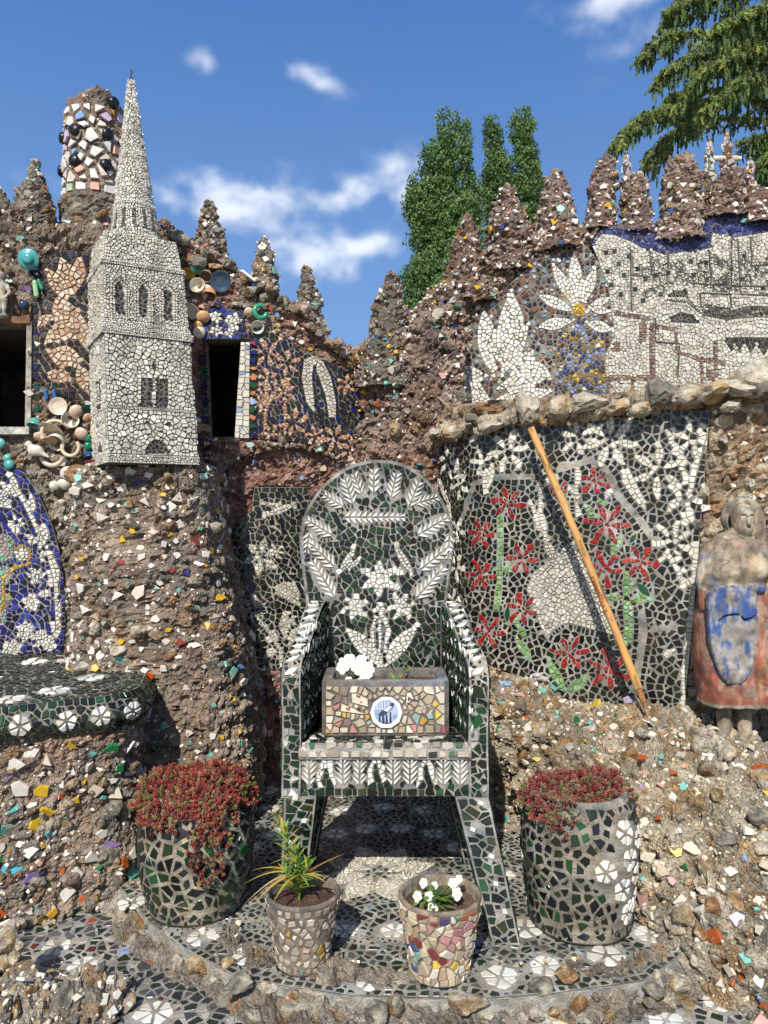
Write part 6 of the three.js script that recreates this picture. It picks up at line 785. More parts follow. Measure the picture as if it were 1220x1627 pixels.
  const pole = new THREE.CylinderGeometry(0.0025, 0.0045, P(0, 108, d).y - P(0, 126, d).y, 8), pc = P(207, 117, d); pole.translate(pc.x, pc.y, -d - 0.01); put(t, 'weathervane', paintGeo(boxUV(mergeGeometries([pole, new THREE.SphereGeometry(0.009, 8, 6).translate(pc.x, P(0, 124, d).y, -d - 0.01), new THREE.BoxGeometry(0.016, 0.006, 0.003).translate(pc.x + 0.005, P(0, 112, d).y, -d - 0.01)])), rgb('#5d625e')), M.paint);
  for (const [x, y] of [[234, 300], [230, 270], [225, 233]]) { const q = P(x, y, 3.41), g = new THREE.SphereGeometry(0.008, 10, 8); g.translate(q.x, q.y, q.z); put(t, 'boss', paintGeo(g, rgb('#3a3a38')), M.ceramic); }
  setTiles(t, tiles, { max: 299, minPx: 6 });
}
// ---------------------------------------------------------------- the throne
reseed(241);
class Strip {                                                           // a band between two edges; u across in metres, v along
  constructor(L, R) { this.L = L; this.R = R; this.l = [0]; for (let i = 1; i < L.length; i++) this.l.push(this.l[i - 1] + L[i].clone().add(R[i]).multiplyScalar(0.5).distanceTo(L[i - 1].clone().add(R[i - 1]).multiplyScalar(0.5))); this.len = this.l[L.length - 1]; this.w = L[0].distanceTo(R[0]); }
  at(u, v, r = V()) { let i = 0; while (i < this.l.length - 2 && this.l[i + 1] < v) i++; const t = (v - this.l[i]) / (this.l[i + 1] - this.l[i]), a = this.L[i].clone().lerp(this.L[i + 1], t), b = this.R[i].clone().lerp(this.R[i + 1], t); return r.copy(a).lerp(b, u / this.w); }
  normal(u, v, r = V()) { const e = 0.004, a = this.at(u + e, v), b = this.at(u - e, v), c = this.at(u, v + e), d = this.at(u, v - e); return r.crossVectors(a.sub(b), c.sub(d)).normalize(); }
  dom(m = 0.004) { return [[m, m], [this.w - m, m], [this.w - m, this.len - m], [m, this.len - m]]; }
}
const throne = thing('mosaic_throne', 'large concrete armchair covered in black, green and white mosaic, with a rounded back', 'chair', V(0, 0, -2.85));
{
  const CG = (x, y, z) => mixc(rgb('#a5a39d'), rgb('#82807a'), sstep(-0.2, 0.3, fbm(x * 6, y * 6, z * 6, 4))), paintC = (g) => paintGeo(g, CG), tiles = [], white2 = { size: 0.022, gap: 0.003, color: white, jit: 0.05 };
  // backrest
  const BZ = 3.08, BP = new Plane(V(0, 0, -BZ), V(1, 0, 0), V(0, 1, 0)), outl = [[494, 1090], [493, 1000], [490, 955], [485, 911], [480, 860], [487, 820], [500, 795], [515, 775], [540, 754], [565, 741], [598, 735], [632, 739], [660, 752], [684, 775], [702, 802], [713, 832], [717, 870], [712, 905], [706, 955], [703, 1000], [703, 1090]];
  const sp = new THREE.CatmullRomCurve3(outl.map(([x, y]) => { const q = BP.fromPx(x, y); return V(q[0], q[1], 0); }), false, 'catmullrom', 0.5).getPoints(90), shape = new THREE.Shape(sp.map((q) => new THREE.Vector2(q.x, q.y)));
  const bg_ = new THREE.ExtrudeGeometry(shape, { depth: 0.085, bevelEnabled: true, bevelSize: 0.012, bevelThickness: 0.012, bevelSegments: 3, curveSegments: 8 }); bg_.translate(0, 0, -BZ - 0.1 + 0.003); paintC(bg_); boxUV(bg_); const back = put(throne, 'backrest', bg_, M.cement);
  const A = []; const add = (l, o) => A.push(...motif(BP, l, o));
  for (const [x, y, r, n, a] of [[602, 919, 32, 6, 0.0], [563, 964, 23, 6, 0.25], [638, 962, 23, 6, 0.4], [603, 968, 11, 3, 0.5]]) add(petals([x, y], r, n, n === 6 ? 0.42 : 0.5, a + Math.PI / 6, 0.06, 0.5), white2);
  add([leafShape([608, 1062], [548, 996], 26, 3), leafShape([610, 1062], [664, 992], 26, -3)], { ...white2, size: 0.02 }); add([stroke([[606, 1058], [604, 1030], [603, 972]], 4.5), stroke([[598, 978], [590, 1000], [594, 1034]], 4), stroke([[608, 978], [615, 1000], [611, 1034]], 4)], { ...white2, size: 0.016 });
  add([leafShape([538, 914], [566, 868], 12), leafShape([626, 864], [656, 914], 12), leafShape([552, 905], [575, 885], 8), leafShape([640, 898], [630, 912], 8)], { ...white2, size: 0.016 });
  const fr = (a, b, n, len, w, ang) => add(fern(a, b, n + 1, len * 0.86, w, ang, 0.42), { ...white2, whole: true, gap: 0.0025, size: 0.014 });
  fr([548, 822], [645, 822], 10, 13, 7, 1.0); fr([594, 782], [594, 744], 3, 15, 9, 0.9); fr([560, 800], [548, 760], 4, 18, 10, 0.8); fr([574, 785], [562, 752], 3, 17, 9, 0.7); fr([622, 790], [630, 752], 4, 18, 10, 0.8); fr([650, 805], [666, 765], 4, 18, 10, 0.8);
  fr([545, 805], [514, 786], 4, 17, 10, 0.8); fr([527, 850], [487, 826], 5, 17, 10, 0.8); fr([530, 900], [492, 862], 5, 17, 10, 0.8); fr([531, 948], [496, 890], 6, 19, 11, 0.75); fr([662, 800], [696, 790], 4, 16, 10, 0.8); fr([664, 850], [712, 822], 5, 17, 10, 0.8); fr([668, 905], [714, 868], 5, 18, 10, 0.8); fr([662, 950], [706, 900], 6, 19, 11, 0.75); fr([492, 845], [487, 880], 3, 14, 9, 0.7); fr([714, 850], [712, 890], 3, 12, 9, 0.7);
  tiles.push(...mosaic(BP, sp.map((q) => [q.x, q.y]), { size: 0.033, gap: 0.0075, color: greens, jit: 0.3, h: 0.006, tilt: 0.12 }, A, { parent: back }));
  // the rim of the backrest, seen from below the eye only at its top
  const rimS = new Strip(sp.map((q) => V(q.x, q.y, -BZ - 0.012)), sp.map((q) => V(q.x, q.y, -BZ - 0.09))); tiles.push(...mosaic(rimS, rimS.dom(), { size: 0.035, gap: 0.007, color: greens, jit: 0.3 }, [], { parent: back }).map((q) => { q.pc.addScaledVector(q.N, 0.012); return q; }));
  // arms: profile from the back down the front
  const prof = [[3.06, 1.035], [3.0, 1.045], [2.92, 1.02], [2.84, 0.975], [2.76, 0.935], [2.68, 0.91], [2.635, 0.885], [2.612, 0.84], [2.612, 0.76], [2.62, 0.68], [2.62, 0.6], [2.615, 0.52], [2.61, 0.43]], fine = new THREE.CatmullRomCurve3(prof.map(([z, y]) => V(0, y, -z)), false, 'catmullrom', 0.5).getPoints(60);
  const arm = (s, xo, xi) => {                                          // xo(z), xi(z): outer and inner side
    const Lc = fine.map((q) => V(s < 0 ? xo(-q.z) : xi(-q.z), q.y, q.z)), Rc = fine.map((q) => V(s < 0 ? xi(-q.z) : xo(-q.z), q.y, q.z)), sideGeo = (edge) => { const B = new Buf(), n = edge.length; for (let i = 0; i < n - 1; i++) { const a = edge[i], b = edge[i + 1], c = V(b.x, 0.43, Math.min(b.z, -2.6)), d2 = V(a.x, 0.43, Math.min(a.z, -2.6)); const nn = V(1, 0, 0); B.tri(a, b, c, nn, [1, 1, 1], [0, 0], [0, 0], [0, 0]); B.tri(a, c, d2, nn, [1, 1, 1], [0, 0], [0, 0], [0, 0]); } return B; };
    const B = new Buf(), q4 = (a, b, c, e) => { const n = V().crossVectors(b.clone().sub(a), c.clone().sub(a)).normalize(), k = CG(a.x, a.y, a.z), uv = (p) => (Math.abs(n.x) > 0.5 ? [p.z, p.y] : [p.x, p.y + p.z]); if (n.lengthSq() < 0.5) return; B.tri(a, b, c, n, k, uv(a), uv(b), uv(c)); B.tri(a, c, e, n, k, uv(a), uv(c), uv(e)); };
    const steps = 60, zf = (i, E) => E[i]; for (let i = 0; i < steps; i++) { q4(Lc[i], Lc[i + 1], Rc[i + 1], Rc[i]); }
    const cl = (E, out) => { const pts = [...E.map((q) => new THREE.Vector2(q.z, q.y)), new THREE.Vector2(-3.1, 0.43)], sh = THREE.ShapeUtils.triangulateShape(pts, []), xs = [...E.map((q) => q.x), E[0].x]; for (const [i, j, k] of sh) { const f = (m) => V(xs[m], pts[m].y, pts[m].x), a = f(i), b = f(j), c = f(k), n = V().crossVectors(b.clone().sub(a), c.clone().sub(a)).normalize(); if (n.x * out < 0) n.negate(); B.tri(a, b, c, n, CG(a.x, a.y, a.z), [a.z, a.y], [b.z, b.y], [c.z, c.y]); } };
    cl(Lc, -1); cl(Rc, 1); const part = put(throne, 'armrest', B.geo(), M.cement);
    // mosaic on the top and front: reversed so that v runs forward with the right side out
    const S = new Strip(Lc.slice().reverse(), Rc.slice().reverse()), mo = [];
    const zz = S.len; for (let i = 0; i < 12; i++) { const v = zz - 0.05 - i * 0.045; if (v < 0.42) break; mo.push({ poly: leafShape([S.w * 0.1, v - 0.012], [S.w * 0.86, v + 0.014], 0.022), ...white2, whole: true }); }
    for (const [u, v, r] of s < 0 ? [[0.034, 0.4, 0.02], [0.03, 0.3, 0.022], [0.034, 0.2, 0.022], [0.03, 0.09, 0.02]] : [[0.028, 0.36, 0.027], [0.044, 0.3, 0.018], [0.026, 0.26, 0.022], [0.036, 0.08, 0.02]]) mo.push({ poly: shardPoly(r * 1.15).map(([x, y]) => [u + x, v + y * 1.2]), size: 0.03, gap: 0.004, color: palette(['#12351b', 3], ['#1a4a24', 2], ['#22301c', 2]), whole: true, jit: 0.15 });
    tiles.push(...mosaic(S, S.dom(), { size: 0.03, gap: 0.0075, color: palette(['#181d17', 7], ['#16301c', 5], ['#d8d4c8', 2], ['#a8a294', 2]), jit: 0.25, skip: 0.05, h: 0.005, tilt: 0.12 }, mo, { parent: part }));
    // inner and outer sides
    for (const [E, dir] of [[s < 0 ? Rc : Lc, s < 0 ? 1 : -1], [s < 0 ? Lc : Rc, s]]) {
      const inner = (dir > 0) === (s < 0), a = V(E[50].x, 0.43, E[50].z), bq = V(E[4].x, 0.43, E[4].z), P2 = dir > 0 ? new Plane(a, bq.clone().sub(a), V(0, 1, 0)) : new Plane(bq, a.clone().sub(bq), V(0, 1, 0)), od = P2.o, pts = [...E.filter((_, i) => i % 3 === 0 && i > 1 && i < 50)].map((q) => { const w = q.clone().sub(od); return [w.dot(P2.u), w.dot(P2.v) - 0.012]; }), lo = inner ? 0.19 : 0.01; const dm = [...pts, [pts[pts.length - 1][0], lo], [pts[0][0], lo]].filter((q) => q[1] >= lo - 1e-6);
      const vv = []; if (inner) for (let x = 0.03; x < 0.44; x += 0.066) for (let y = 0.22; y < 0.58; y += 0.062) for (const s2 of [-1, 1]) if (rnd() < 0.85) vv.push({ poly: leafShape([x + s2 * 0.004, y + rr(-0.006, 0.006)], [x + s2 * rr(0.02, 0.028), y + rr(0.03, 0.045)], rr(0.01, 0.015)), ...white2, h: 0.002, whole: true, size: 0.018 });
      tiles.push(...mosaic(P2, dm, { size: inner ? 0.028 : 0.04, gap: 0.006, color: greens, jit: 0.3, tilt: 0.1 }, vv, { parent: part }).map((q) => { q.pc.addScaledVector(q.N, 0.001); return q; }));
    }
  };
  const zt = (z) => clamp((z - 2.61) / 0.46, 0, 1);
  arm(-1, (z) => lerp(-0.348, -0.285, zt(z)), (z) => lerp(-0.284, -0.223, zt(z))); arm(1, (z) => lerp(0.356, 0.288, zt(z)), (z) => lerp(0.29, 0.224, zt(z)));
  // seat and apron
  const seat = put(throne, 'seat', paintC(boxUV(mergeGeometries([box(0.5, 0.15, 0.44, 0.004, 0.53, -2.85)]))), M.cement), SP = new Plane(V(0, 0.605, 0), V(1, 0, 0), V(0, 0, -1));
  tiles.push(...mosaic(SP, [[-0.275, 2.645], [0.28, 2.645], [0.222, 3.05], [-0.217, 3.05]], { size: 0.03, gap: 0.006, color: palette(['#20251f', 4], ['#1b2320', 4], ['#cfc8ba', 4]), jit: 0.25 }, [], { parent: seat }));
  const edge = []; for (let i = 0; i <= 16; i++) { const a = lerp(-0.25, 1.1, i / 16) * Math.PI / 2; edge.push([0.572 + 0.034 * Math.sin(a), 2.642 - 0.034 * Math.cos(a)]); }
  const eL = edge.map(([y, z]) => V(-0.29, y, -z)), eR = edge.map(([y, z]) => V(0.296, y, -z)), ES = new Strip(eL, eR), EB = new Buf(); for (let i = 0; i < 16; i++) { const n = V().crossVectors(eR[i].clone().sub(eL[i]), eL[i + 1].clone().sub(eL[i])).normalize(); EB.tri(eL[i], eR[i], eR[i + 1], n, rgb('#a5a198'), [0, i * 0.01], [0.5, i * 0.01], [0.5, i * 0.01 + 0.01]); EB.tri(eL[i], eR[i + 1], eL[i + 1], n, rgb('#a5a198'), [0, i * 0.01], [0.5, i * 0.01 + 0.01], [0, i * 0.01 + 0.01]); }
  const lip = put(throne, 'seat_edge', EB.geo(), M.cement); tiles.push(...mosaic(ES, ES.dom(0.006), { size: 0.036, gap: 0.012, color: palette(['#b3aa9b', 5], ['#9c9284', 4], ['#4a6a4c', 1], ['#2a3028', 1], ['#c9c2b4', 2]), jit: 0.15, skip: 0.15 }, [], { parent: lip }));
  const AP = new Plane(V(-0.288, 0.43, -2.622), V(1, 0, 0), V(0, 1, 0)), W_ = 0.582, am = []; for (let i = 0; i < 10; i++) { const x = 0.034 + i * 0.057; for (const s of [-1, 1]) { if (i % 3 === 1) { am.push({ poly: leafShape([x, 0.135], [x + s * 0.028, 0.035], 0.024, s * 0.006), ...white2, size: 0.02 }); } } if (i % 3 !== 1) for (const p of fern([x, 0.04], [x, 0.132], 5, 0.036, 0.016, 0.8, 0.1)) am.push({ poly: p, ...white2, whole: true }); }
  const apB = put(throne, 'apron', paintC(boxUV(box(0.58, 0.135, 0.05, 0.003, 0.4985, -2.6482))), M.cement);
  tiles.push(...mosaic(AP, [[0.004, 0.004], [W_ - 0.006, 0.004], [W_ - 0.006, 0.138], [0.004, 0.138]], { size: 0.03, gap: 0.006, color: greens, jit: 0.3, tilt: 0.1 }, am, { parent: apB }));
  // legs
  const leg = (top, bot, front) => { const part = put(throne, 'leg', paintC(loftRings([bot, top].map((r) => r))), M.cement); if (front) { const S = new Strip([bot[0], top[0]], [bot[1], top[1]]), wm = []; for (let i = 0; i < 5; i++) wm.push({ poly: ellipse([S.w * rr(0.25, 0.75), 0.1 + i * 0.085], 0.011, 0.012, 4, rnd()), ...white2, whole: true, size: 0.014 }); tiles.push(...mosaic(S, S.dom(), { size: 0.038, gap: 0.008, color: greens, jit: 0.35, h: 0.005 }, wm, { parent: part })); for (const [i, j] of [[3, 0], [1, 2]]) { const S2 = new Strip([bot[i], top[i]], [bot[j], top[j]]); tiles.push(...mosaic(S2, S2.dom(), { size: 0.045, gap: 0.01, color: greens, jit: 0.3 }, [], { parent: part })); } } };
  const ring4 = (x0, x1, y, zf, zb) => [V(x0, y, -zf), V(x1, y, -zf), V(x1, y, -zb), V(x0, y, -zb)];
  leg(ring4(-0.34, -0.23, 0.432, 2.611, 2.74), ring4(-0.365, -0.285, 0, 2.7, 2.8), true); leg(ring4(0.242, 0.354, 0.432, 2.611, 2.74), ring4(0.352, 0.44, 0, 2.49, 2.6), true);
  leg(ring4(-0.3, -0.2, 0.432, 2.96, 3.1), ring4(-0.36, -0.28, 0, 3.05, 3.15), true); leg(ring4(0.22, 0.31, 0.432, 2.96, 3.1), ring4(0.32, 0.4, 0, 3.05, 3.15), true);
  setTiles(throne, tiles, { max: 299 });
}
// ---------------------------------------------------------------- planter box on the seat
reseed(251);
{
  const x0 = -0.214, x1 = 0.224, y0 = 0.612, y1 = 0.808, zf = 2.72, zb = 2.945, t = thing('planter_box', 'rectangular planter box of china shards with a round picture medallion, on the chair seat', 'planter', V(0.005, y0, -2.82)), w = 0.024;
  const sh = new THREE.Shape(); const rrect = (s, a, b, c, d, r, rev) => { const q = [[a + r, b], [c - r, b], [c, b + r], [c, d - r], [c - r, d], [a + r, d], [a, d - r], [a, b + r]]; (rev ? q.reverse() : q).forEach(([x, y], i) => (i ? s.lineTo(x, y) : s.moveTo(x, y))); s.closePath(); return s; };
  rrect(sh, x0, zf, x1, zb, 0.012); sh.holes.push(rrect(new THREE.Path(), x0 + w, zf + w * 0.7, x1 - w, zb - w * 0.8, 0.02, true));
  const g = new THREE.ExtrudeGeometry(sh, { depth: y1 - y0 - 0.008, bevelEnabled: true, bevelSize: 0.006, bevelThickness: 0.006, bevelSegments: 2 }); g.rotateX(-Math.PI / 2); g.translate(0, y0, 0); boxUV(g); paintGeo(g, (x, y, z) => mixc(rgb('#8c8f98'), rgb('#7d766c'), clamp(sstep(-0.2, 0.2, fbm(x * 14, y * 14, z * 14, 3)) + (y < y1 - 0.03 ? 0.6 : 0), 0, 1))); put(t, 'box', g, M.cement);
  const soil = new Rough((u, v) => V(lerp(x0 + w, x1 - w, u), y1 - 0.035, -lerp(zf + w * 0.7, zb - w * 0.8, v)), 40, 18, { mortar: MORTAR.brown, amp: 0.005, freq: 60, big: 0.004, tint: (p, c) => [c[0] * 0.5, c[1] * 0.42, c[2] * 0.35] }); put(t, 'soil', soil.g, M.soil);
  const FP = new Plane(V(x0, y0, -(zf - 0.008)), V(1, 0, 0), V(0, 1, 0)), W_ = x1 - x0, H = y1 - y0 - 0.022, mo = [], c0 = [0.222, 0.082], c0r = 0.057; mo.push({ poly: ellipse(c0, c0r + 0.003, c0r + 0.003, 24), size: 0.02, gap: 0, color: white, skip: 1 });
  mo.push({ poly: [[0.06, 0.085], [0.155, 0.073], [0.1, 0.1], [0.062, 0.115]].map(([x, y]) => [x, y]), size: 0.03, gap: 0.004, color: palette(['#e6dac0', 1]), whole: true }, { poly: [[0.1, 0.115], [0.16, 0.1], [0.158, 0.13], [0.12, 0.148], [0.098, 0.15]], size: 0.03, gap: 0.004, color: palette(['#e2d8c0', 1]), whole: true }, { poly: [[0.29, 0.1], [0.32, 0.13], [0.31, 0.152], [0.293, 0.15]], size: 0.03, gap: 0.004, color: palette(['#e8e0cc', 1]), whole: true });
  const tl = mosaic(FP, [[0.008, 0.008], [W_ - 0.008, 0.008], [W_ - 0.008, H], [0.008, H]], { size: 0.034, gap: 0.0075, color: palette(['#c9bca6', 8], ['#b8a88e', 6], ['#d9d0bc', 8], ['#a39682', 4], ['#c9a04a', 2], ['#9fb8b0', 2], ['#c98a84', 2], ['#8c7a74', 2], ['#e0b840', 1.2], ['#c85a70', 0.7]), h: 0.004, tilt: 0.08 }, mo);
  setTiles(t, tl, { max: 200, name: 'shard', restName: 'small_shards' }); stone(t, V(x0 + 0.365, y0 + 0.085, -(zf - 0.0)), 0.036, ['pale'], 'stone', [1.3, 1, 0.4]);
  // medallion: a small round plate with a printed grey-blue view
  const cv = document.createElement('canvas'); cv.width = cv.height = 256; const q = cv.getContext('2d'); q.fillStyle = '#e8e8e4'; q.fillRect(0, 0, 256, 256); q.save(); q.beginPath(); q.arc(128, 122, 104, 0, 7); q.clip(); q.fillStyle = '#8c9cb8'; q.fillRect(0, 0, 256, 256); q.fillStyle = '#b4c0d2'; q.fillRect(30, 10, 110, 90); q.fillStyle = '#73829e'; for (let i = 0; i < 5; i++) q.fillRect(34 + i * 22, 14, 8, 78);
  q.fillStyle = '#a4b0c6'; q.fillRect(140, 40, 110, 190); q.fillStyle = '#5e6a84'; for (let i = 0; i < 4; i++) { q.beginPath(); q.ellipse(190 + i * 14, 165, 4, 24, 0, 0, 7); q.fill(); } q.fillStyle = '#39404f'; q.beginPath(); q.moveTo(56, 150); q.lineTo(90, 108); q.lineTo(150, 66); q.lineTo(196, 56); q.lineTo(186, 86); q.lineTo(150, 120); q.lineTo(118, 146); q.lineTo(96, 160); q.fill(); q.fillStyle = '#c2cad8'; q.beginPath(); q.moveTo(100, 106); q.lineTo(150, 70); q.lineTo(180, 76); q.lineTo(140, 122); q.fill(); q.fillStyle = '#22262f'; q.fillRect(160, 46, 34, 14);
  q.fillStyle = '#2a303c'; for (const [a, b, w2] of [[66, 150, 10], [96, 150, 12], [126, 140, 10], [158, 120, 10]]) { q.beginPath(); q.moveTo(a, b); q.lineTo(a + w2, b); q.lineTo(a + w2 + 8, 232); q.lineTo(a - 4, 232); q.fill(); } q.fillStyle = '#4a566c'; q.fillRect(20, 214, 220, 12); q.restore();
  const mt = new THREE.CanvasTexture(cv); mt.colorSpace = THREE.SRGBColorSpace; const ctr = FP.at(c0[0], c0[1]), pg = new THREE.CylinderGeometry(c0r, c0r, 0.006, 10); pg.rotateX(Math.PI / 2); pg.rotateZ(0.3); pg.translate(ctr.x, ctr.y, ctr.z + 0.003); put(t, 'medallion', paintGeo(pg, rgb('#e9e8e2')), M.ceramic);
  const cg = new THREE.CircleGeometry(c0r * 0.93, 40); cg.translate(ctr.x, ctr.y, ctr.z + 0.0075); put(t, 'medallion_print', cg, new THREE.MeshStandardMaterial({ map: mt, roughness: 0.3 }));
  // cherries printed on the cream shards
  const dots = new Buf(); for (const [x, y, c] of [[0.083, 0.097, '#7a1c24'], [0.09, 0.092, '#7a1c24'], [0.092, 0.1, '#8a2430'], [0.122, 0.093, '#7a1c24'], [0.128, 0.089, '#8a2430'], [0.127, 0.097, '#7a1c24'], [0.12, 0.142, '#8a2430'], [0.127, 0.139, '#7a1c24'], [0.133, 0.12, '#8a9a4a'], [0.302, 0.135, '#20242c'], [0.308, 0.13, '#20242c'], [0.3, 0.128, '#20242c'], [0.298, 0.115, '#6a1c24']]) { const p = ellipse([x, y], 0.0035, 0.0035, 8), f = (k) => FP.at(k[0], k[1]).add(V(0, 0, 0.0072)); for (let i = 1; i < 7; i++) dots.tri(f(p[0]), f(p[i]), f(p[i + 1]), V(0, 0, 1), rgb(c), p[0], p[i], p[i + 1]); } put(t, 'printed_cherries', dots.geo(), M.ceramic);
}
// ---------------------------------------------------------------- pots
reseed(261);
function pot(name, label, cat, c, prof, opts) {
  const H = prof[prof.length - 1][1], t = thing(name, label, cat, c), f = (v) => { for (let i = 1; i < prof.length; i++) if (v <= prof[i][1] || i === prof.length - 1) { const k = clamp((v - prof[i - 1][1]) / (prof[i][1] - prof[i - 1][1]), 0, 1), s = k * k * (3 - 2 * k) * 0.5 + k * 0.5; return lerp(prof[i - 1][0], prof[i][0], s); } };
  const wob = (v, a) => f(v) * (1 + 0.015 * noise3(Math.cos(a) * 2, v * 8, Math.sin(a) * 2 + c.x * 9)), S = new Round(c, wob, prof[Math.floor(prof.length / 2)][0]);
  const pts = [[0.0001, 0.002]]; for (let i = 0; i <= 36; i++) pts.push([f(i / 36 * H), i / 36 * H]); const rim = f(H), wl = opts.wall ?? 0.022; pts.push([rim - wl * 0.3, H + 0.006], [rim - wl * 0.8, H + 0.004], [rim - wl, H - 0.008], [rim - wl * 1.1, H - 0.07], [0.0001, H - 0.071]);
  const g = lathe(pts, 56), p = g.attributes.position; for (let i = 0; i < p.count; i++) { const x = p.getX(i), z = p.getZ(i), r = Math.hypot(x, z), a = Math.atan2(x, z), k = r > 0.02 ? 1 + 0.015 * noise3(Math.cos(a) * 2, p.getY(i) * 8, Math.sin(a) * 2 + c.x * 9) : 1; p.setX(i, x * k); p.setZ(i, z * k); } g.computeVertexNormals(); { const uv = g.attributes.uv; for (let i = 0; i < uv.count; i++) uv.setXY(i, uv.getX(i) * rim * 6.28, uv.getY(i) * H * 1.6); } g.translate(c.x, c.y, c.z); paintGeo(g, (x, y, z) => mixc(opts.cement ?? rgb('#a39d8f'), rgb('#8a8274'), sstep(-0.2, 0.3, fbm(x * 9, y * 9, z * 9, 3)))); put(t, 'body', g, M.cement);
  const soil = new Rough((u, v) => { const a = u * 6.2832, r = (rim - wl * 1.05) * (1 - v); return V(c.x + Math.sin(a) * r, c.y + H - (opts.soil ?? 0.03) , c.z + Math.cos(a) * r); }, 48, 16, { mortar: MORTAR.brown, amp: 0.006, freq: 60, big: 0.006, wrap: true, tint: (q, k) => [k[0] * 0.42, k[1] * 0.34, k[2] * 0.3] }); put(t, 'soil', soil.g, M.soil);
  pebbles(t, soil, 160, [0.0015, 0.004], ['#5a4030', '#3a2a20', '#7a5a44'].map(rgb)); const L = Math.PI * S.rad;
  const tl = mosaic(S, [[-L * 0.72, 0.006], [L * 0.72, 0.006], [L * 0.72, H - 0.006], [-L * 0.72, H - 0.006]], opts.bg, opts.motifs ? opts.motifs(S, H) : []); setTiles(t, tl, { max: opts.max ?? 220, name: opts.tile ?? 'tile', restName: 'small_tiles' }); return { t, S, H, rim };
}
const potBg = { size: 0.041, gap: 0.0185, color: palette(['#141716', 6], ['#16261a', 5], ['#22321c', 3], ['#1c4a26', 1.5], ['#2a2c20', 2], ['#1a1c22', 2]), jit: 0.3, h: 0.004, tilt: 0.04 };
const potL = pot('mosaic_pot', 'barrel pot of black and olive mosaic with long trailing red stonecrop, left of the chair', 'plant pot', V(-0.67, 0, -2.75), [[0.163, 0], [0.178, 0.07], [0.196, 0.16], [0.203, 0.24], [0.198, 0.31], [0.18, 0.38], [0.165, 0.415]], { bg: potBg, motifs: (S, H) => Array.from({ length: 14 }, (_, i) => ({ poly: shardPoly(0.024).map(([x, y]) => [(i - 6.5) * 0.062 + x, 0.032 + clamp(y, -0.024, 0.024)]), size: 0.04, gap: 0.004, color: palette(['#1c2430', 3], ['#1c2f2a', 2], ['#222a3a', 2]), whole: true })), cement: rgb('#b1ab94'), soil: 0.05 });
const potR = pot('mosaic_pot', 'large barrel pot of dark green mosaic with small white flowers, right of the chair', 'plant pot', V(0.672, 0, -2.645), [[0.17, 0], [0.176, 0.06], [0.188, 0.16], [0.197, 0.27], [0.196, 0.34], [0.18, 0.41], [0.158, 0.45]], { bg: potBg, motifs: (S, H) => [...[[0.035, 0.25], [0.14, 0.27], [0.11, 0.18], [0.2, 0.2], [0.15, 0.09], [0.12, 0.36], [0.21, 0.32], [0.22, 0.11]].flatMap(([u, v]) => wedges([u, v], 0.042, 6, rnd(), 0.24, 0.8).map((p) => ({ poly: p, size: 0.02, gap: 0.003, color: white, whole: true }))), ...Array.from({ length: 12 }, (_, i) => ({ poly: shardPoly(0.026).map(([x, y]) => [(i - 5.5) * 0.066 + x, 0.034 + clamp(y, -0.026, 0.026)]), size: 0.04, gap: 0.004, color: palette(['#1c2430', 3], ['#16261f', 3]), whole: true }))], soil: 0.04 });
const potS = pot('small_pot', 'small pot of faded china shards holding a yellowing lily plant', 'flower pot', V(-0.252, 0, -2.392), [[0.08, 0], [0.084, 0.04], [0.1, 0.14], [0.113, 0.2], [0.116, 0.222]], { bg: { size: 0.028, gap: 0.014, color: palette(['#a89c8a', 7], ['#968a78', 6], ['#c4bbaa', 5], ['#6f8f82', 1.2], ['#b8953f', 0.7], ['#34486f', 0.6], ['#94523a', 0.5], ['#b89e96', 2], ['#1f4a34', 1]), jit: 0.2, h: 0.003, tilt: 0.12, skip: 0.2 }, wall: 0.014, cement: rgb('#8c8072'), tile: 'shard', max: 120 });
const potT = pot('small_pot', 'small flower pot of bright china shards with white pansies, in front of the chair', 'flower pot', V(0.17, 0, -2.345), [[0.088, 0], [0.093, 0.045], [0.108, 0.14], [0.122, 0.21], [0.126, 0.236]], { bg: { size: 0.027, gap: 0.006, color: palette(['#c9b89c', 8], ['#b89c84', 5], ['#a89c86', 6], ['#2a6242', 1.6], ['#d0aa48', 2.2], ['#5c4a74', 1], ['#a05c3c', 1.3], ['#b9868a', 1.6], ['#7fa493', 1.2], ['#465a86', 0.9], ['#d8d2c2', 4], ['#7a3a34', 0.8]), jit: 0.12, h: 0.004, tilt: 0.14 }, wall: 0.016, cement: rgb('#9a8c78'), tile: 'shard', max: 160 });
// ---------------------------------------------------------------- plants
reseed(271);
function leafGeo(len, w, droop, n = 5, fold = 0.15) { const B = { p: [], i: [] }; for (let k = 0; k <= n; k++) { const t = k / n, x = w / 2 * Math.sin(Math.PI * Math.pow(Math.max(t, 0.02), 0.75)) + 0.0002, y = len * (t - droop * 0.25 * t * t), z = len * droop * t * t; B.p.push(-x, y, z + fold * x, 0, y, z, x, y, z + fold * x); if (k) { const a = (k - 1) * 3, b = k * 3; B.i.push(a, a + 1, b + 1, a, b + 1, b, a + 1, a + 2, b + 2, a + 1, b + 2, b + 1); } } const g = new THREE.BufferGeometry(); g.setAttribute('position', new THREE.BufferAttribute(new Float32Array(B.p), 3)); g.setIndex(B.i); g.computeVertexNormals(); return g; }
const placeG = (g, p, yaw, pitch, roll = 0) => { g.rotateZ(roll); g.rotateX(pitch); g.rotateY(yaw); g.translate(p.x, p.y, p.z); return g; };
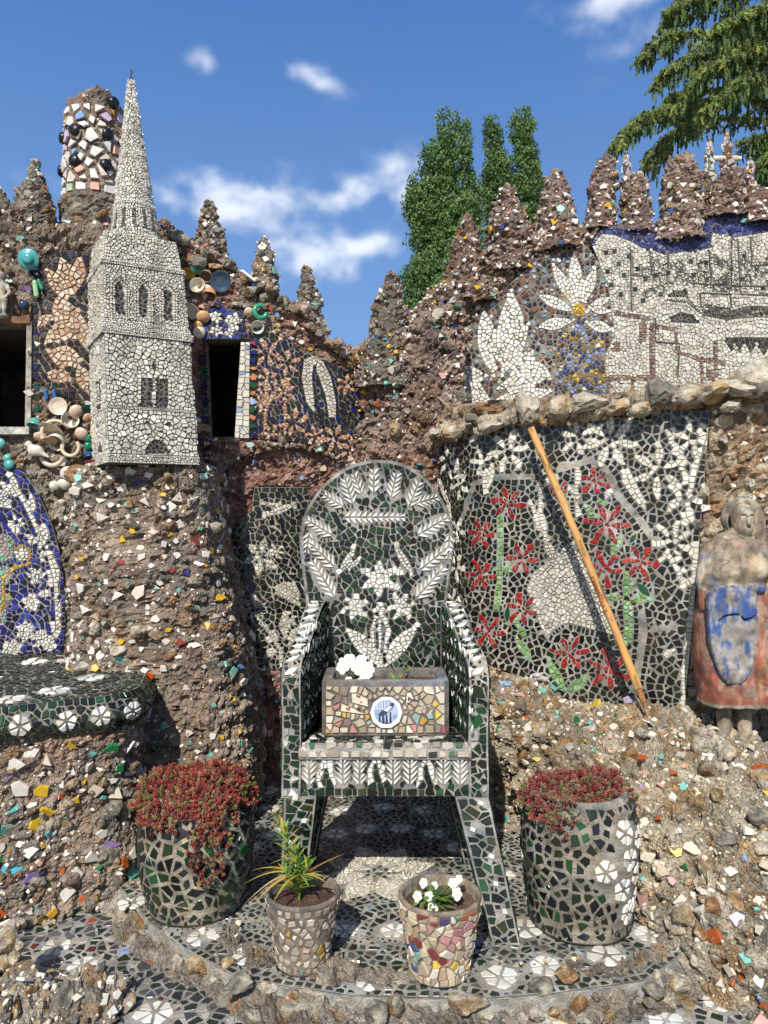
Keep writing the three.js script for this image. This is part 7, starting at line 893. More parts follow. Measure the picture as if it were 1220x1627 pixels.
const LEAFM = new THREE.MeshPhysicalMaterial({ vertexColors: true, roughness: 0.55, side: THREE.DoubleSide, transmission: 0.35, thickness: 0 }), PETALM = new THREE.MeshPhysicalMaterial({ vertexColors: true, roughness: 0.9, side: THREE.DoubleSide, transmission: 0.25, thickness: 0 });
function instanced(parent, name, geo, mat, list) { if (!list.length) return; const off = rootOf(parent).position, m = new THREE.InstancedMesh(geo, mat, list.length), t = new THREE.Matrix4(), q = new THREE.Quaternion(), c = new THREE.Color(); list.forEach((l, i) => { t.compose(l.p.clone().sub(off), l.q ?? q.setFromEuler(l.e), l.s); m.setMatrixAt(i, t); m.setColorAt(i, c.setRGB(...l.c)); }); m.name = name; m.userData.kind = 'stuff'; m.castShadow = m.receiveShadow = true; parent.add(m); return m; }
// red stonecrop: thousands of tiny fleshy rosettes
const rosette = (() => { const l = []; for (let k = 0; k < 3; k++) for (let i = 0; i < 5; i++) { const g = new THREE.SphereGeometry(0.0027, 5, 3); g.scale(0.75, 1.7, 0.75); g.translate(0, 0.004, 0); g.rotateX(0.95 - k * 0.35); g.rotateY(i / 5 * 6.283 + k * 0.6); g.translate(0, k * 0.0035, 0); l.push(g); } const st = new THREE.CylinderGeometry(0.0011, 0.0014, 0.02, 4); st.translate(0, -0.009, 0); l.push(st); const g = mergeGeometries(l.map((x) => { x.deleteAttribute('uv'); return x; })); return g; })();
const SEDM = new THREE.MeshStandardMaterial({ roughness: 0.45 });
function stonecrop(label, pot_, cx, lobes, trail, n, red_) {
  const c = pot_.S.o, top = c.y + pot_.H, t = thing('stonecrop_plant', label, 'plant', V(c.x, top, c.z), 'red stonecrop plants in the big pots'), list = [], dry = [];
  const cols = red_;
  for (const [lx, ly, lz, r, h] of lobes) { const k = Math.round(n * r * r * 40); for (let i = 0; i < k; i++) { const a = rnd() * 6.283, e = Math.acos(1 - rnd() * 1.15), q = V(Math.sin(e) * Math.sin(a), Math.cos(e), Math.sin(e) * Math.cos(a)), lump = 1 + 0.22 * fbm(q.x * 3 + lx * 30, q.y * 3, q.z * 3 + lz * 30, 3) + 0.14 * fbm(q.x * 9 + lx * 30, q.y * 9, q.z * 9, 2); const p = V(c.x + lx + q.x * r * lump, top + ly + q.y * h * lump, c.z + lz + q.z * r * lump); const dir = q.clone().add(V(rr(-0.5, 0.5), 0.6 + rr(-0.3, 0.3), rr(-0.5, 0.5))).normalize(); list.push({ p: p.addScaledVector(q, rr(-0.02, 0.006)), q: new THREE.Quaternion().setFromUnitVectors(V(0, 1, 0), dir), s: V(1, 1, 1).multiplyScalar(rr(0.8, 1.5)), c: jit(pick(cols), 0.3) }); } }
  for (const [u0, u1, v0, v1, k] of trail) for (let i = 0; i < k; i++) { const u = rr(u0, u1), cl = noise3(u * 30, 4, 1) * 0.3, v = lerp(v1, v0, Math.pow(rnd(), 1.8)) + cl * 0.05, p = pot_.S.at(u, Math.min(v, pot_.H)), nn = pot_.S.normal(u, Math.min(v, pot_.H - 0.01)); if (fbm(u * 25, v * 25, 3, 2) < -0.12) continue; const dir = nn.clone().add(V(rr(-0.5, 0.5), rr(-0.2, 0.6), rr(-0.4, 0.4))).normalize(); list.push({ p: p.addScaledVector(nn, rr(0.004, 0.03)), q: new THREE.Quaternion().setFromUnitVectors(V(0, 1, 0), dir), s: V(1, 1, 1).multiplyScalar(rr(0.8, 1.4)), c: jit(pick(cols), 0.3) }); if (rnd() < 0.4) dry.push([p.clone(), nn]); }
  instanced(t, 'rosettes', rosette, SEDM, list);
  // dry stems that show between them
  const B = []; for (const [p, nn] of dry) { const g = new THREE.CylinderGeometry(0.0008, 0.001, rr(0.03, 0.06), 3); g.deleteAttribute('uv'); g.rotateX(rr(-0.7, 0.7)); g.rotateZ(rr(-0.9, 0.9)); g.translate(p.x, p.y, p.z); B.push(g); } if (B.length) { const g = mergeGeometries(B); paintGeo(g, rgb('#a08c7c')); const m = put(t, 'dry_stems', g, M.petal); m.userData.kind = 'stuff'; }
  for (const [lx, ly, lz, r, h] of lobes) { const g = new THREE.SphereGeometry(1, 20, 12); const p = g.attributes.position; for (let i = 0; i < p.count; i++) { const x = p.getX(i), y = p.getY(i), z = p.getZ(i), k = 0.88 + 0.22 * fbm(x * 3 + lx * 30, y * 3, z * 3 + lz * 30, 3); p.setXYZ(i, x * r * k, Math.max(-0.03, y * h * k), z * r * k); } g.computeVertexNormals(); g.translate(c.x + lx, top + ly - 0.012, c.z + lz); put(t, 'mat', paintGeo(g, rgb('#4a2a22')), M.soil); }
}
const redsA = ['#7a2a22', '#8a382a', '#5e201c', '#94503a', '#54241e', '#7c3226', '#6a5a3a', '#6a2420', '#5f6a30', '#8a6a48'].map(rgb), redsB = ['#74262a', '#80322e', '#581e20', '#84483a', '#643a2c', '#6a5a44', '#5f6434', '#86684c'].map(rgb);
stonecrop('dense red stonecrop spilling far over the front of the left pot', potL, 0, [[0, -0.03, 0, 0.155, 0.085], [-0.09, -0.01, 0.04, 0.1, 0.08], [0.09, 0.0, 0.03, 0.105, 0.085], [0.02, -0.02, 0.08, 0.115, 0.075], [-0.13, -0.04, 0.03, 0.07, 0.07], [0.15, -0.03, 0.02, 0.06, 0.075]], [[-0.19, 0.2, 0.33, 0.42, 420], [0.02, 0.16, 0.24, 0.4, 260], [0.05, 0.13, 0.17, 0.3, 90], [-0.14, -0.08, 0.3, 0.36, 70]], 1500, redsA);
stonecrop('thinner red stonecrop on the right pot, hanging over its left rim', potR, 0, [[-0.02, -0.045, 0, 0.125, 0.085], [-0.11, -0.035, 0.02, 0.095, 0.075], [0.07, -0.04, -0.03, 0.105, 0.085], [0.13, -0.055, -0.01, 0.06, 0.06], [-0.05, -0.05, 0.07, 0.09, 0.06]], [[-0.24, -0.06, 0.38, 0.46, 260], [-0.15, -0.08, 0.3, 0.42, 60]], 1250, redsB);
// pansies
const pansyFlower = (p, yaw, s, face) => { const l = []; for (const [a, k, c] of [[0.55, 1, 0], [-0.55, 1, 0], [1.75, 0.9, 1], [-1.75, 0.9, 1], [Math.PI, 1.05, 2]]) { const g = new THREE.CircleGeometry(0.011 * s * k, 10); g.scale(1, 1.1, 1); const q = g.attributes.position; for (let i = 0; i < q.count; i++) q.setZ(i, 0.0016 * s * Math.sin(q.getX(i) * 500) - 0.9 * (q.getX(i) ** 2 + q.getY(i) ** 2) / s * 8); g.translate(0, 0.0095 * s, 0.001 * c); g.rotateZ(a); g.computeVertexNormals(); paintGeo(g, (x, y) => mixc(rgb(face), rgb('#d8b020'), c === 2 ? sstep(0.007, 0.003, Math.hypot(x, y) / s) : 0)); l.push(g); } const g = mergeGeometries(l); g.rotateX(-0.25 + rr(-0.4, 0.2)); g.rotateY(yaw); g.translate(p.x, p.y, p.z); return g; };
function pansy(label, pos, fl, leaves, spread, name = 'pansy_plant', group) {
  const t = thing(name, label, 'plant', pos, group), L = []; for (let i = 0; i < leaves; i++) { const g = leafGeo(rr(0.022, 0.045), rr(0.011, 0.018), rr(0.2, 0.9), 4), a = rnd() * 6.28, r = rnd() * spread * 0.6; placeG(g, V(pos.x + Math.sin(a) * r, pos.y + rr(0, 0.05), pos.z + Math.cos(a) * r * 0.7), a, rr(0.4, 1.3)); paintGeo(g, jit(pick(['#4a6a20', '#6a8a2c', '#3a5a1c', '#7a9a3a'].map(rgb)), 0.2)); L.push(g); } const st = []; for (const [dx, dy, dz, s] of fl) { const c = new THREE.QuadraticBezierCurve3(pos.clone(), pos.clone().add(V(dx * 0.4, dy * 0.8, dz * 0.4)), pos.clone().add(V(dx, dy, dz - 0.004))), g = new THREE.TubeGeometry(c, 6, 0.0012, 5); g.deleteAttribute('uv'); paintGeo(g, rgb('#5a7a2c')); st.push(g.toNonIndexed()); }
  for (const g of L) put(t, 'leaf', g, LEAFM); if (st.length) put(t, 'stems', mergeGeometries(st), M.leaf); for (const [dx, dy, dz, s, f] of fl) put(t, 'flower', pansyFlower(pos.clone().add(V(dx, dy, dz)), rr(-0.5, 0.5), s, f ?? '#ece9dd'), PETALM); return t;
}
pansy('white double pansies rising from the left end of the planter box', V(-0.105, 0.785, -2.8), [[-0.035, 0.068, 0.03, 1.3], [-0.02, 0.078, 0.02, 1.2], [0.02, 0.075, 0.03, 1.35], [0.012, 0.058, 0.045, 1.3], [0.045, 0.052, 0.045, 1.4], [0.04, 0.035, 0.05, 1.2], [-0.045, 0.056, 0.04, 1.1], [-0.02, 0.015, 0.07, 0.8], [0.025, 0.012, 0.07, 0.8]], 46, 0.07, 'pansy_plant', 'pansies');
pansy('low reddish green seedling at the right of the planter box', V(0.06, 0.772, -2.8), [[0.01, 0.024, 0.02, 0.55, '#7a2a3c'], [-0.02, 0.018, 0.03, 0.45, '#8a3a34']], 26, 0.09, 'seedling');
pansy('white and yellow violas in the bright small pot', V(0.15, 0.205, -2.32), [[-0.05, 0.045, 0.02, 0.75], [-0.03, 0.066, -0.02, 0.7], [-0.016, 0.044, 0.02, 0.8], [-0.006, 0.024, 0.05, 0.85], [0.004, 0.058, -0.02, 0.6], [0.058, 0.074, 0.0, 0.75], [0.068, 0.052, 0.02, 0.9], [0.078, 0.078, -0.02, 0.6], [-0.045, 0.012, 0.06, 0.55]], 70, 0.09, 'pansy_plant', 'pansies');
// lily plant with yellowing leaves
{
  const pos = V(-0.262, 0.198, -2.38), t = thing('lily_plant', 'leafy lily stem with green and yellow drooping leaves in the left small pot', 'plant', pos), stems = [[[-0.01, 0.15, 0.0], 44], [[-0.055, 0.21, -0.02], 34], [[0.03, 0.12, 0.02], 30], [[-0.04, 0.1, 0.03], 26], [[-0.08, 0.25, -0.03], 30]], sg = [];
  for (const [tip, n] of stems) { const c = new THREE.QuadraticBezierCurve3(pos.clone(), pos.clone().add(V(tip[0] * 0.2, tip[1] * 0.6, tip[2] * 0.3)), pos.clone().add(V(...tip))), g = new THREE.TubeGeometry(c, 10, 0.0022, 6); g.deleteAttribute('uv'); paintGeo(g, rgb('#6a8a34')); sg.push(g.toNonIndexed()); for (let i = 0; i < n; i++) { const k = 0.15 + 0.85 * i / n, p = c.getPoint(k), g2 = leafGeo(rr(0.04, 0.075) * (1.2 - 0.5 * k), rr(0.007, 0.011), rr(0.0, 0.5), 5), top = k > 0.9; placeG(g2, p, i * 2.4 + rr(-0.3, 0.3), top ? rr(0.1, 0.5) : rr(0.5, 1.1)); paintGeo(g2, jit(rnd() < 0.34 ? rgb('#c2ae3c') : pick(['#5a8228', '#6f9a34', '#4a7024', '#87a848'].map(rgb)), 0.15)); put(t, 'leaf', g2, LEAFM); } }
  for (const [a, len, c, dr] of [[-1.7, 0.15, '#c9b040', 0.55], [-0.9, 0.14, '#d0b048', 0.9], [0.9, 0.12, '#bfae3c', 0.5], [-1.5, 0.16, '#c9b44a', 0.75], [-1.15, 0.15, '#d0a878', 1.0], [1.45, 0.17, '#c08a3a', 0.12], [-1.9, 0.12, '#b8a83a', 0.7], [0.4, 0.1, '#8aa034', 0.5], [-0.5, 0.12, '#a8a040', 0.8], [1.0, 0.11, '#c9b44a', 0.4]]) { const g = leafGeo(len, 0.011, dr, 10, 0.3); placeG(g, pos.clone().add(V(0, 0.075, 0)), a, 0.95); paintGeo(g, rgb(c)); put(t, 'leaf', g, LEAFM); }
  put(t, 'stems', mergeGeometries(sg), M.leaf);
}
// ---------------------------------------------------------------- wooden pole with faded red lettering
reseed(281);
{
  const a = P(843, 680, 3.36), b = P(1028, 1128, 3.1), dir = b.clone().sub(a), L = dir.length(), mid = a.clone().add(b).multiplyScalar(0.5), t = thing('wooden_pole', 'yellow wooden pole with a pencil-like tip, leaning against the flower mosaic wall', 'pole', b), q = new THREE.Quaternion().setFromUnitVectors(V(0, -1, 0), dir.clone().normalize());
  const wood = tex(512, (u, v) => { const g = pfbm(u * 1, v, 4, 5, 71), st = pnoise(u * 48, v * 6, 48, 77), fi = pnoise(u * 160, v * 10, 160, 78), sc = pfbm(u, v, 6, 5, 91), k = 0.62 + 0.28 * g + 0.16 * st + 0.12 * fi, wear = sstep(0.56, 0.66, sc); const c = mixc([0.82, 0.61, 0.34], [0.7, 0.61, 0.48], wear); const dirt = sc < 0.36 ? 0.72 : 1; return [c[0] * k * dirt * 1.1, c[1] * k * dirt * 1.1, c[2] * k * dirt * 1.1]; }, true, 1); wood.repeat.set(1, 2);
  const wm = new THREE.MeshStandardMaterial({ map: wood, roughness: 0.6, vertexColors: true }), R = 0.0158, g1 = new THREE.CylinderGeometry(R, R * 1.06, L - 0.09, 20, 40); g1.translate(0, 0.045, 0);
  { const p = g1.attributes.position; for (let i = 0; i < p.count; i++) { const y = p.getY(i), k = 1 + 0.05 * fbm(y * 5, p.getX(i) * 30, p.getZ(i) * 30, 2); p.setX(i, p.getX(i) * k + 0.006 * Math.sin((y / L + 0.5) * Math.PI)); p.setZ(i, p.getZ(i) * k); } g1.computeVertexNormals(); }
  paintGeo(g1, (x, y, z) => { const k = 0.85 + 0.35 * fbm(x * 20, y * 4, z * 20, 3); return [k, k, k]; });
  const g2 = new THREE.CylinderGeometry(R * 1.06, 0.006, 0.088, 20, 6); g2.translate(0, -L / 2 + 0.044, 0); paintGeo(g2, (x, y, z) => { const k = 0.8 + 0.5 * fbm(x * 60, y * 30, z * 60, 3); return [0.62 * k, 0.55 * k, 0.75 * k]; });
  for (const [g, n] of [[g1, 'shaft'], [g2, 'tip']]) { g.applyQuaternion(q); g.translate(mid.x, mid.y, mid.z); put(t, n, g, wm); }
  const font = await new FontLoader().loadAsync('fonts/droid/droid_serif_bold.typeface.json'), tg = new TextGeometry('COMMINCE', { font, size: 0.02, depth: 0.001, curveSegments: 2 }); tg.computeBoundingBox(); tg.translate(-tg.boundingBox.max.x / 2, -0.01, 0); const p = tg.attributes.position; for (let i = 0; i < p.count; i++) { const x = p.getX(i), y = p.getY(i), z = p.getZ(i), an = -0.35 + y / R; p.setXYZ(i, Math.sin(an) * (R + z * 0.4 + 0.0002), 0 - x, Math.cos(an) * (R + z * 0.4 + 0.0002)); } tg.computeVertexNormals(); tg.translate(0, -0.14, 0); tg.applyQuaternion(q); tg.translate(mid.x, mid.y, mid.z); put(t, 'lettering', paintGeo(tg, rgb('#a3502c')), M.paint);
  // the thin pale stick on the rubble above
  const c = P(692, 628, 4.0), d = P(733, 668, 3.72), t2 = thing('thin_stick', 'thin pale broken stick stuck in the rubble at the left end of the ledge', 'stick', d), c2 = new THREE.CatmullRomCurve3([c, c.clone().lerp(d, 0.5).add(V(0, 0.004, 0)), d]); put(t2, 'stick', paintGeo(new THREE.TubeGeometry(c2, 10, 0.006, 8), rgb('#b8a88f')), M.paint);
}
// ---------------------------------------------------------------- painted cement figure of a woman
reseed(291);
{
  const D = 3.0, foot = P(1172, 1185, D), sc = (1185 - 792) / FPX * D, t = thing('woman_statue', 'weathered cement figure of a woman in blue apron and red skirt at the right edge', 'statue', foot), X = (px) => (px - 1172) / FPX * D, Y = (py) => (1185 - py) / FPX * D, o = foot;
  // widths by height, flattened front to back
  const rows = [[1116, 1106, 1250, 0.13], [1100, 1108, 1246, 0.135], [1040, 1105, 1236, 0.135], [980, 1106, 1226, 0.125], [940, 1112, 1214, 0.115], [920, 1118, 1205, 0.11]], skirt = (y) => { for (let i = 1; i < rows.length; i++) if (y <= Y(rows[i][0])) { const k = clamp((y - Y(rows[i - 1][0])) / (Y(rows[i][0]) - Y(rows[i - 1][0])), 0, 1); return [1, 2, 3].map((c) => lerp(c < 3 ? X(rows[i - 1][c]) : rows[i - 1][c], c < 3 ? X(rows[i][c]) : rows[i][c], k)); } const r = rows[rows.length - 1]; return [X(r[1]), X(r[2]), r[3]]; };
  const apronSd = (x, y, z) => { const ax = X(1142), ay0 = Y(1072), ay1 = Y(936), tt = clamp((y - ay0) / (ay1 - ay0), 0, 1), w = 0.088 * (0.3 + 0.7 * Math.pow(Math.min(1, tt * 2.2), 0.55)); return Math.max(Math.hypot(Math.max(0, Math.abs(x - ax - 0.01 * (1 - tt)) - w), Math.max(0, Math.abs(z - 0.105) - 0.012)) - 0.004, ay0 - y - 0.01, y - ay1); };
  const f = (x, y, z) => {
    let d = 1; const y0 = Y(1116), y1 = Y(915);
    { const [l, r, dep] = skirt(clamp(y, y0, y1)), cx = (l + r) / 2, w = (r - l) / 2, fold = 0.007 * Math.sin(x * 95 + y * 7 + 3 * noise3(x * 9, y * 5, 2)) * sstep(y1, y0, y), a = (x - cx) / w, b = (z - 0.01) / (dep * 0.75), k = Math.pow(Math.pow(Math.abs(a), 3) + Math.pow(Math.abs(b), 3), 1 / 3); d = Math.max((k - 1) * Math.min(w, dep) * 0.9 - fold, y0 - y, y - y1); }
    d = Math.min(d, apronSd(x, y, z)); d = Math.min(d, sdCap(x, y, z, [X(1122), Y(934), 0.1], [X(1192), Y(932), 0.1], 0.012, 0.012));
    d = smin(d, sdCap(x, y, z, [X(1152), Y(925), 0.01], [X(1164), Y(880), 0.015], 0.085, 0.095), 0.04);
    d = smin(d, sdEll(x, y, z, [X(1150), Y(905), 0.055], [0.075, 0.055, 0.07]), 0.02); d = smin(d, sdEll(x, y, z, [X(1182), Y(902), 0.055], [0.07, 0.06, 0.07]), 0.02);
    for (const s of [-1, 1]) { const sx = X(s < 0 ? 1130 : 1204); d = smin(d, sdCap(x, y, z, [sx, Y(876), 0.0], [X(s < 0 ? 1117 : 1222), Y(925), 0.02], 0.042, 0.038), 0.02); d = Math.min(d, sdCap(x, y, z, [X(s < 0 ? 1117 : 1222), Y(925), 0.02], [X(s < 0 ? 1114 : 1226), Y(960), 0.05], 0.034, 0.026)); }
    d = smin(d, sdCap(x, y, z, [X(1166), Y(880), 0.01], [X(1172), Y(845), 0.02], 0.048, 0.038), 0.015);
    let h = sdEll(x, y, z, [X(1171), Y(824), 0.045], [0.041, 0.062, 0.05]); h = smin(h, sdEll(x, y, z, [X(1171), Y(842), 0.062], [0.028, 0.03, 0.03]), 0.02);
    h = smin(h, sdCap(x, y, z, [X(1171), Y(820), 0.092], [X(1170.5), Y(831), 0.101], 0.005, 0.009), 0.006); h = smin(h, sdCap(x, y, z, [X(1163), Y(815.5), 0.088], [X(1179), Y(815.5), 0.088], 0.005, 0.005), 0.006);
    for (const s of [-1, 1]) { h = Math.max(h, -sdEll(x, y, z, [X(1171 + s * 6.6), Y(821), 0.1], [0.015, 0.0095, 0.02])); h = Math.min(h, sdEll(x, y, z, [X(1171 + s * 6.6), Y(821.5), 0.084], [0.0095, 0.0045, 0.006])); }
    h = smin(h, sdCap(x, y, z, [X(1166), Y(838), 0.09], [X(1176), Y(838), 0.09], 0.005, 0.005), 0.004); h = Math.max(h, -sdCap(x, y, z, [X(1165), Y(838.2), 0.097], [X(1177), Y(838.2), 0.097], 0.0048, 0.0048)); d = smin(d, h, 0.006);
    let veil = sdEll(x, y, z, [X(1180), Y(823), -0.005], [0.078, 0.085, 0.075]); veil = smin(veil, sdCap(x, y, z, [X(1196), Y(832), -0.03], [X(1205), Y(872), -0.03], 0.055, 0.05), 0.03); veil = Math.max(veil, z - 0.045, -sdEll(x, y, z, [X(1170), Y(830), 0.06], [0.05, 0.07, 0.075])); d = Math.min(d, veil);
    { const cr = (yc, x0, x1, zz) => { const yy = yc + 0.006 * Math.sin(x * 60) + 0.01 * noise3(x * 40, 3, yc * 9); if (x > x0 && x < x1 && z > zz) d = Math.max(d, 0.0035 - Math.abs(y - yy) - 0.0); }; if (d > -0.006) { cr(Y(974), X(1120), X(1206), 0.06); cr(Y(1078), X(1180), X(1260), 0.06); } }
    for (const [lx, lx2] of [[1148, 1150], [1180, 1181]]) { d = Math.min(d, sdCap(x, y, z, [X(lx), Y(1110), 0.0], [X(lx2), Y(1170), 0.015], 0.03, 0.026)); d = smin(d, sdEll(x, y, z, [X(lx2 - 1), Y(1180), 0.05], [0.036, 0.022, 0.07]), 0.015); }
    return d + 0.0012 * noise3(x * 60, y * 60, z * 60);
  };
  const g = netMesh(f, [X(1094), -0.06, -0.16], [X(1262), Y(784), 0.19], 0.0047);
  const ap0 = Y(1072);
  paintGeo(g, (x, y, z) => { const n = fbm(x * 30, y * 22, z * 30, 4), n2 = fbm(x * 48, y * 17, z * 40, 4), cem = mixc(rgb('#c0b299'), rgb('#978b77'), sstep(-0.2, 0.25, n)); let c = cem; const apron = z > 0.085 && (apronSd(x, y, z) < 0.006 || (y > Y(940) && y < Y(926) && x > X(1120) && x < X(1196)));
    if (y < Y(1110)) c = mixc(cem, rgb('#8c8478'), 0.4); else if (apron) c = mixc(rgb('#4466a8'), mixc(rgb('#9a9ca4'), cem, 0.5), sstep(-0.3, 0.12, n2 + 0.4 * n)); else if (y < Y(935)) { c = mixc(rgb('#a8624c'), mixc(cem, rgb('#bb8f78'), 0.6), sstep(-0.2, 0.35, n2 + 0.5 * n + (y - Y(1040)) * 0.9)); if (x > X(1188) && y < Y(1040) && Math.abs(((x * 38) % 1 + 1) % 1 - 0.5) < 0.22 && n > -0.12) c = mixc(c, rgb('#b5862c'), 0.8); } else if (y < Y(880) && x < X(1126)) c = mixc(cem, rgb('#7884a8'), 0.6 * sstep(-0.1, 0.2, n2)); else if (y > Y(812 + 60) && y < Y(855)) c = mixc(cem, rgb('#a8847a'), 0.4);
    const spots = sstep(0.2, 0.4, noise3(x * 70, y * 70, z * 70)); return mixc(c, rgb('#6a6254'), spots * 0.45); });
  g.translate(o.x, o.y, o.z); put(t, 'figure', g, M.paint);
  // necklace
  const nb = []; for (let i = 0; i < 15; i++) { const a = lerp(-1.3, 1.3, i / 14), b = new THREE.SphereGeometry(0.005, 6, 5); b.translate(o.x + X(1167) + Math.sin(a) * 0.062, o.y + Y(868) - Math.cos(a) * 0.03 + 0.02, o.z + 0.06 + Math.cos(a) * 0.035); nb.push(b); } put(t, 'necklace', paintGeo(mergeGeometries(nb), rgb('#a89c86')), M.paint);
}
// ---------------------------------------------------------------- trees behind the walls
reseed(301);
const clump = (() => { const l = []; for (let i = 0; i < 16; i++) { const g = new THREE.PlaneGeometry(0.1, 0.12, 1, 1); const p = g.attributes.position; p.setX(0, 0); p.setZ(1, 0.03); g.deleteAttribute('uv'); g.rotateX(rr(-1.2, 1.2)); g.rotateY(rnd() * 6.28); g.rotateZ(rr(-0.8, 0.8)); const v = V(rr(-1, 1), rr(-1, 1), rr(-1, 1)).normalize().multiplyScalar(0.24 * Math.cbrt(rnd())); g.translate(v.x, v.y * 1.4, v.z); l.push(g); } const g = mergeGeometries(l); g.computeVertexNormals(); return g; })();
const FOL = new THREE.MeshPhysicalMaterial({ roughness: 0.6, side: THREE.DoubleSide, transmission: 0.3, thickness: 0 });
function poplar(label, d, limbs) {
  const cx = limbs.reduce((a, l) => a + l[0], 0) / limbs.length, base = P(cx, 813, d).setY(-0.2), t = thing('poplar_tree', label, 'tree', base, 'tall poplars beyond the wall'), list = [], wood = [];
  for (const [px, top, w, dz] of limbs) {
    const T = P(px, top, d), r0 = 0.95 * w / FPX * d, b = base.clone().add(V(rr(-0.3, 0.3), 0, 0)), H = T.y - b.y, axis = (t2) => V(lerp(b.x, T.x, Math.pow(t2, 0.35)), b.y + H * t2, b.z + (dz ?? 0) * Math.min(1, t2 * 3));
    const c = new THREE.CatmullRomCurve3([0, 0.15, 0.35, 0.6, 0.8, 0.97].map(axis)), tg = new THREE.TubeGeometry(c, 24, 0.09, 6); tg.deleteAttribute('uv'); const p = tg.attributes.position; wood.push(tg.toNonIndexed());
    const env = (h) => r0 * (0.6 + 0.4 * Math.sin(Math.PI * h)) * Math.pow(Math.max(0, 1 - Math.pow(h, 4.5)), 0.65), m = Math.round(H * 1.7 + w * 0.6);
    for (let k = 0; k < m; k++) { const h = rr(0.2, 1), a = rnd() * 6.28, rad = env(h) * (rnd() < 0.12 ? rr(1.0, 1.4) : rr(0.3, 1.05)), c0 = axis(h).add(V(Math.sin(a) * rad, 0, Math.cos(a) * rad)), R0 = rr(0.26, 0.7) * (0.62 + w / 36), cl = rr(0, 1), nn = Math.round(30 * R0 * R0 * 4); for (let i = 0; i < nn; i++) { const v = V(rr(-1, 1), rr(-1, 1), rr(-1, 1)).normalize().multiplyScalar(R0 * Math.cbrt(rnd())); v.y *= 1.5; list.push({ p: c0.clone().add(v), e: new THREE.Euler(rr(-0.5, 0.5), rnd() * 6.28, rr(-0.5, 0.5)), s: V(1, 1, 1).multiplyScalar(rr(0.6, 1.1)), c: jit(mixc(rgb('#3f6430'), rgb('#6f8c40'), clamp(cl * 0.6 + rr(0, 0.4), 0, 1)), 0.15) }); } }
  }
  const wg = mergeGeometries(wood); wg.computeVertexNormals(); boxUV(wg); put(t, 'trunk', paintGeo(wg, rgb('#6a6050')), M.bark); instanced(t, 'crown', clump, FOL, list);
}
poplar('tall dense poplar of many upright limbs, left one of the pair', 38, [[710, 206, 19], [736, 216, 14, 0.6], [682, 250, 22, 0.5], [700, 235, 24, -0.6], [746, 270, 11, -0.4], [664, 318, 19, 0.3], [756, 312, 9, 0.4], [688, 330, 30, -0.8], [652, 418, 20, 0.2], [725, 330, 26, 0.8]]);
poplar('slimmer poplar with a forked top at the right of the pair, behind the brown pinnacles', 41, [[785, 203, 15], [829, 196, 19, 0.4], [846, 235, 15, -0.5], [788, 260, 17, 0.3], [812, 285, 24, -0.6], [852, 300, 13, 0.5], [796, 360, 20, 0.2], [838, 320, 20, -0.8]]);
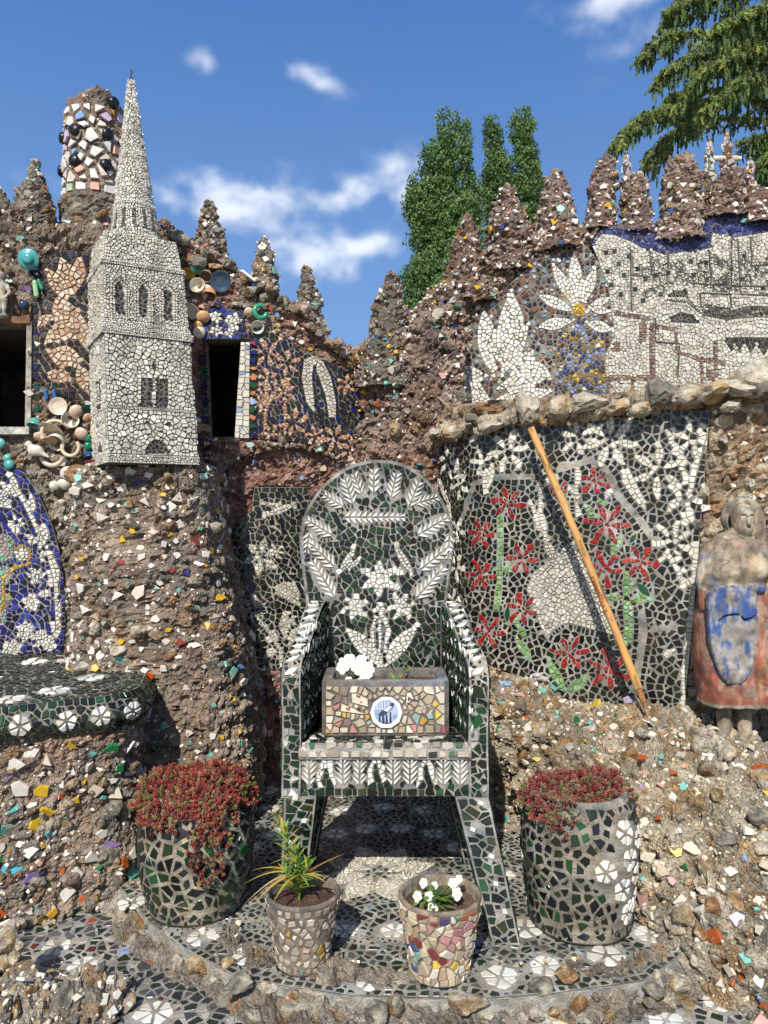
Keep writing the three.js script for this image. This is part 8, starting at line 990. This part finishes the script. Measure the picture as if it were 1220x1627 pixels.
// cedar: drooping layered branches from a trunk beyond the right edge
reseed(311);
const spray = (() => { const l = []; for (let i = 0; i < 22; i++) { const t = i / 22, g = new THREE.ConeGeometry(0.0065, 0.055, 3, 1); g.deleteAttribute('uv'); g.rotateX(Math.PI - 0.75 + t * 0.3); g.rotateY(i * 2.4); g.translate(rr(-0.012, 0.012), -t * 0.1, rr(-0.012, 0.012)); l.push(g); } const s = new THREE.CylinderGeometry(0.002, 0.003, 0.1, 4); s.deleteAttribute('uv'); s.translate(0, -0.05, 0); l.push(s); const g = mergeGeometries(l); g.computeVertexNormals(); return g; })();
{
  const d0 = 11, base = P(1360, 813, d0).setY(-0.2), t = thing('cedar_tree', 'large cedar with layered drooping branches reaching in from the right edge', 'tree', base), list = [], wood = [];
  const tr = new THREE.CatmullRomCurve3([base, base.clone().add(V(0.1, 4, 0)), base.clone().add(V(0, 9, 0)), base.clone().add(V(0, 13, 0))]); wood.push(new THREE.TubeGeometry(tr, 20, 0.32, 10));
  const branch = (pts, spread, dens, droop = 1) => {
    const c = new THREE.CatmullRomCurve3(pts.map(([x, y, d]) => P(x, y, d))), L = c.getLength(); wood.push(new THREE.TubeGeometry(c, 20, 0.025, 6));
    const n = Math.round(L * 16);
    for (let i = 0; i < n; i++) { const k = (i + rnd()) / n, p = c.getPoint(k), tg = c.getTangent(k), side = V(-tg.z, 0, tg.x).normalize(), s = rnd() < 0.5 ? -1 : 1, len = spread * rr(0.45, 1) * Math.sin(Math.PI * clamp(0.25 + 0.72 * (1 - k) * 0.8 + 0.1, 0, 0.97)) * (k > 0.85 ? 1.5 - k * 0.9 : 1), dir = side.multiplyScalar(s).addScaledVector(tg, rr(0.3, 1.1)).normalize(), e = p.clone().addScaledVector(dir, len); e.y -= len * 0.28 * droop + rr(0, 0.06); const m = p.clone().lerp(e, 0.5); m.y += len * 0.06; const tw = new THREE.QuadraticBezierCurve3(p, m, e); if (i % 2 === 0) { const g = new THREE.TubeGeometry(tw, 5, 0.006, 4); wood.push(g); }
      const q = Math.round(len * 80 * dens); for (let j = 0; j < q; j++) { const f = Math.pow((j + rnd()) / q, 0.85), w = tw.getPoint(f).add(V(rr(-0.05, 0.05), rr(-0.02, 0.03), rr(-0.05, 0.05))), hang = rr(0, 1); list.push({ p: w, e: new THREE.Euler(rr(-1.2, 1.2), rnd() * 6.28, rr(-1.2, 1.2)), s: V(1, rr(0.6, 1.2), 1).multiplyScalar(rr(0.6, 1.05)), c: jit(mixc(rgb('#46682e'), rgb('#a3b04a'), Math.pow(hang, 1.1)), 0.2) }); if (rnd() < 0.1) list.push({ p: w.clone().add(V(0, -0.13, 0)), e: new THREE.Euler(rr(-0.2, 0.2), rnd() * 6.28, rr(-0.2, 0.2)), s: V(0.8, rr(0.9, 1.5), 0.8), c: jit(rgb('#5f7c36'), 0.25) }); } }
  };
  const T = [1365, 150];
  branch([[1360, 175, 11], [1260, 165, 10.8], [1160, 158, 10.5], [1080, 168, 10.3], [1010, 190, 10.1], [972, 236, 10.0]], 0.5, 1.0);
  branch([[1360, 190, 11], [1230, 190, 11.2], [1130, 190, 11.3], [1060, 215, 11.2], [1030, 262, 11.1]], 0.45, 0.9);
  branch([[1360, 130, 11], [1290, 118, 10.2], [1220, 118, 9.8], [1160, 132, 9.5], [1128, 165, 9.4]], 0.42, 1.1);
  branch([[1360, 80, 11], [1260, 52, 10.9], [1160, 50, 10.8], [1090, 55, 10.7], [1045, 62, 10.6], [1028, 78, 10.6]], 0.42, 1);
  branch([[1360, 95, 11], [1250, 78, 10.6], [1160, 80, 10.4], [1090, 92, 10.3], [1052, 116, 10.2]], 0.42, 1);
  branch([[1360, 20, 11], [1260, -10, 11], [1160, -5, 10.9], [1090, 5, 10.8], [1060, 22, 10.8]], 0.5, 1.1); branch([[1360, -40, 11], [1240, -50, 11], [1130, -40, 11], [1080, -10, 11]], 0.5, 1);
  branch([[1360, 60, 11], [1270, 20, 9.9], [1200, 20, 9.6], [1140, 40, 9.4]], 0.5, 1.1); branch([[1360, 110, 11], [1290, 85, 9.9], [1200, 82, 9.7], [1130, 100, 9.5], [1112, 118, 9.5]], 0.42, 1.1);
  branch([[1360, 240, 11], [1300, 225, 10.2], [1240, 232, 10], [1205, 262, 9.9]], 0.4, 1.1); branch([[1360, 290, 11], [1290, 285, 10.2], [1230, 290, 10.1], [1200, 318, 10]], 0.4, 1.1); branch([[1360, 330, 11], [1290, 310, 11.4], [1200, 290, 11.6]], 0.5, 1);
  branch([[1360, 150, 11], [1260, 140, 11.8], [1160, 145, 12.2], [1080, 150, 12.5], [1060, 160, 12.5]], 0.5, 0.9); branch([[1360, 215, 11], [1260, 212, 11.8], [1180, 225, 12]], 0.55, 1.2); branch([[1360, 50, 11], [1270, 40, 12], [1180, 45, 12.4]], 0.6, 1.2); branch([[1360, 100, 11], [1270, 90, 12], [1170, 95, 12.4]], 0.6, 1.2); branch([[1360, 250, 11], [1280, 250, 11.8], [1220, 260, 12]], 0.6, 1.2);
  const wg = mergeGeometries(wood.map((g) => { const q = g.toNonIndexed(); q.deleteAttribute('uv'); return q; })); wg.computeVertexNormals(); boxUV(wg); put(t, 'trunk', paintGeo(wg, rgb('#5a4c3e')), M.bark); instanced(t, 'crown', spray, FOL, list);
}
renderer.render(scene, camera);
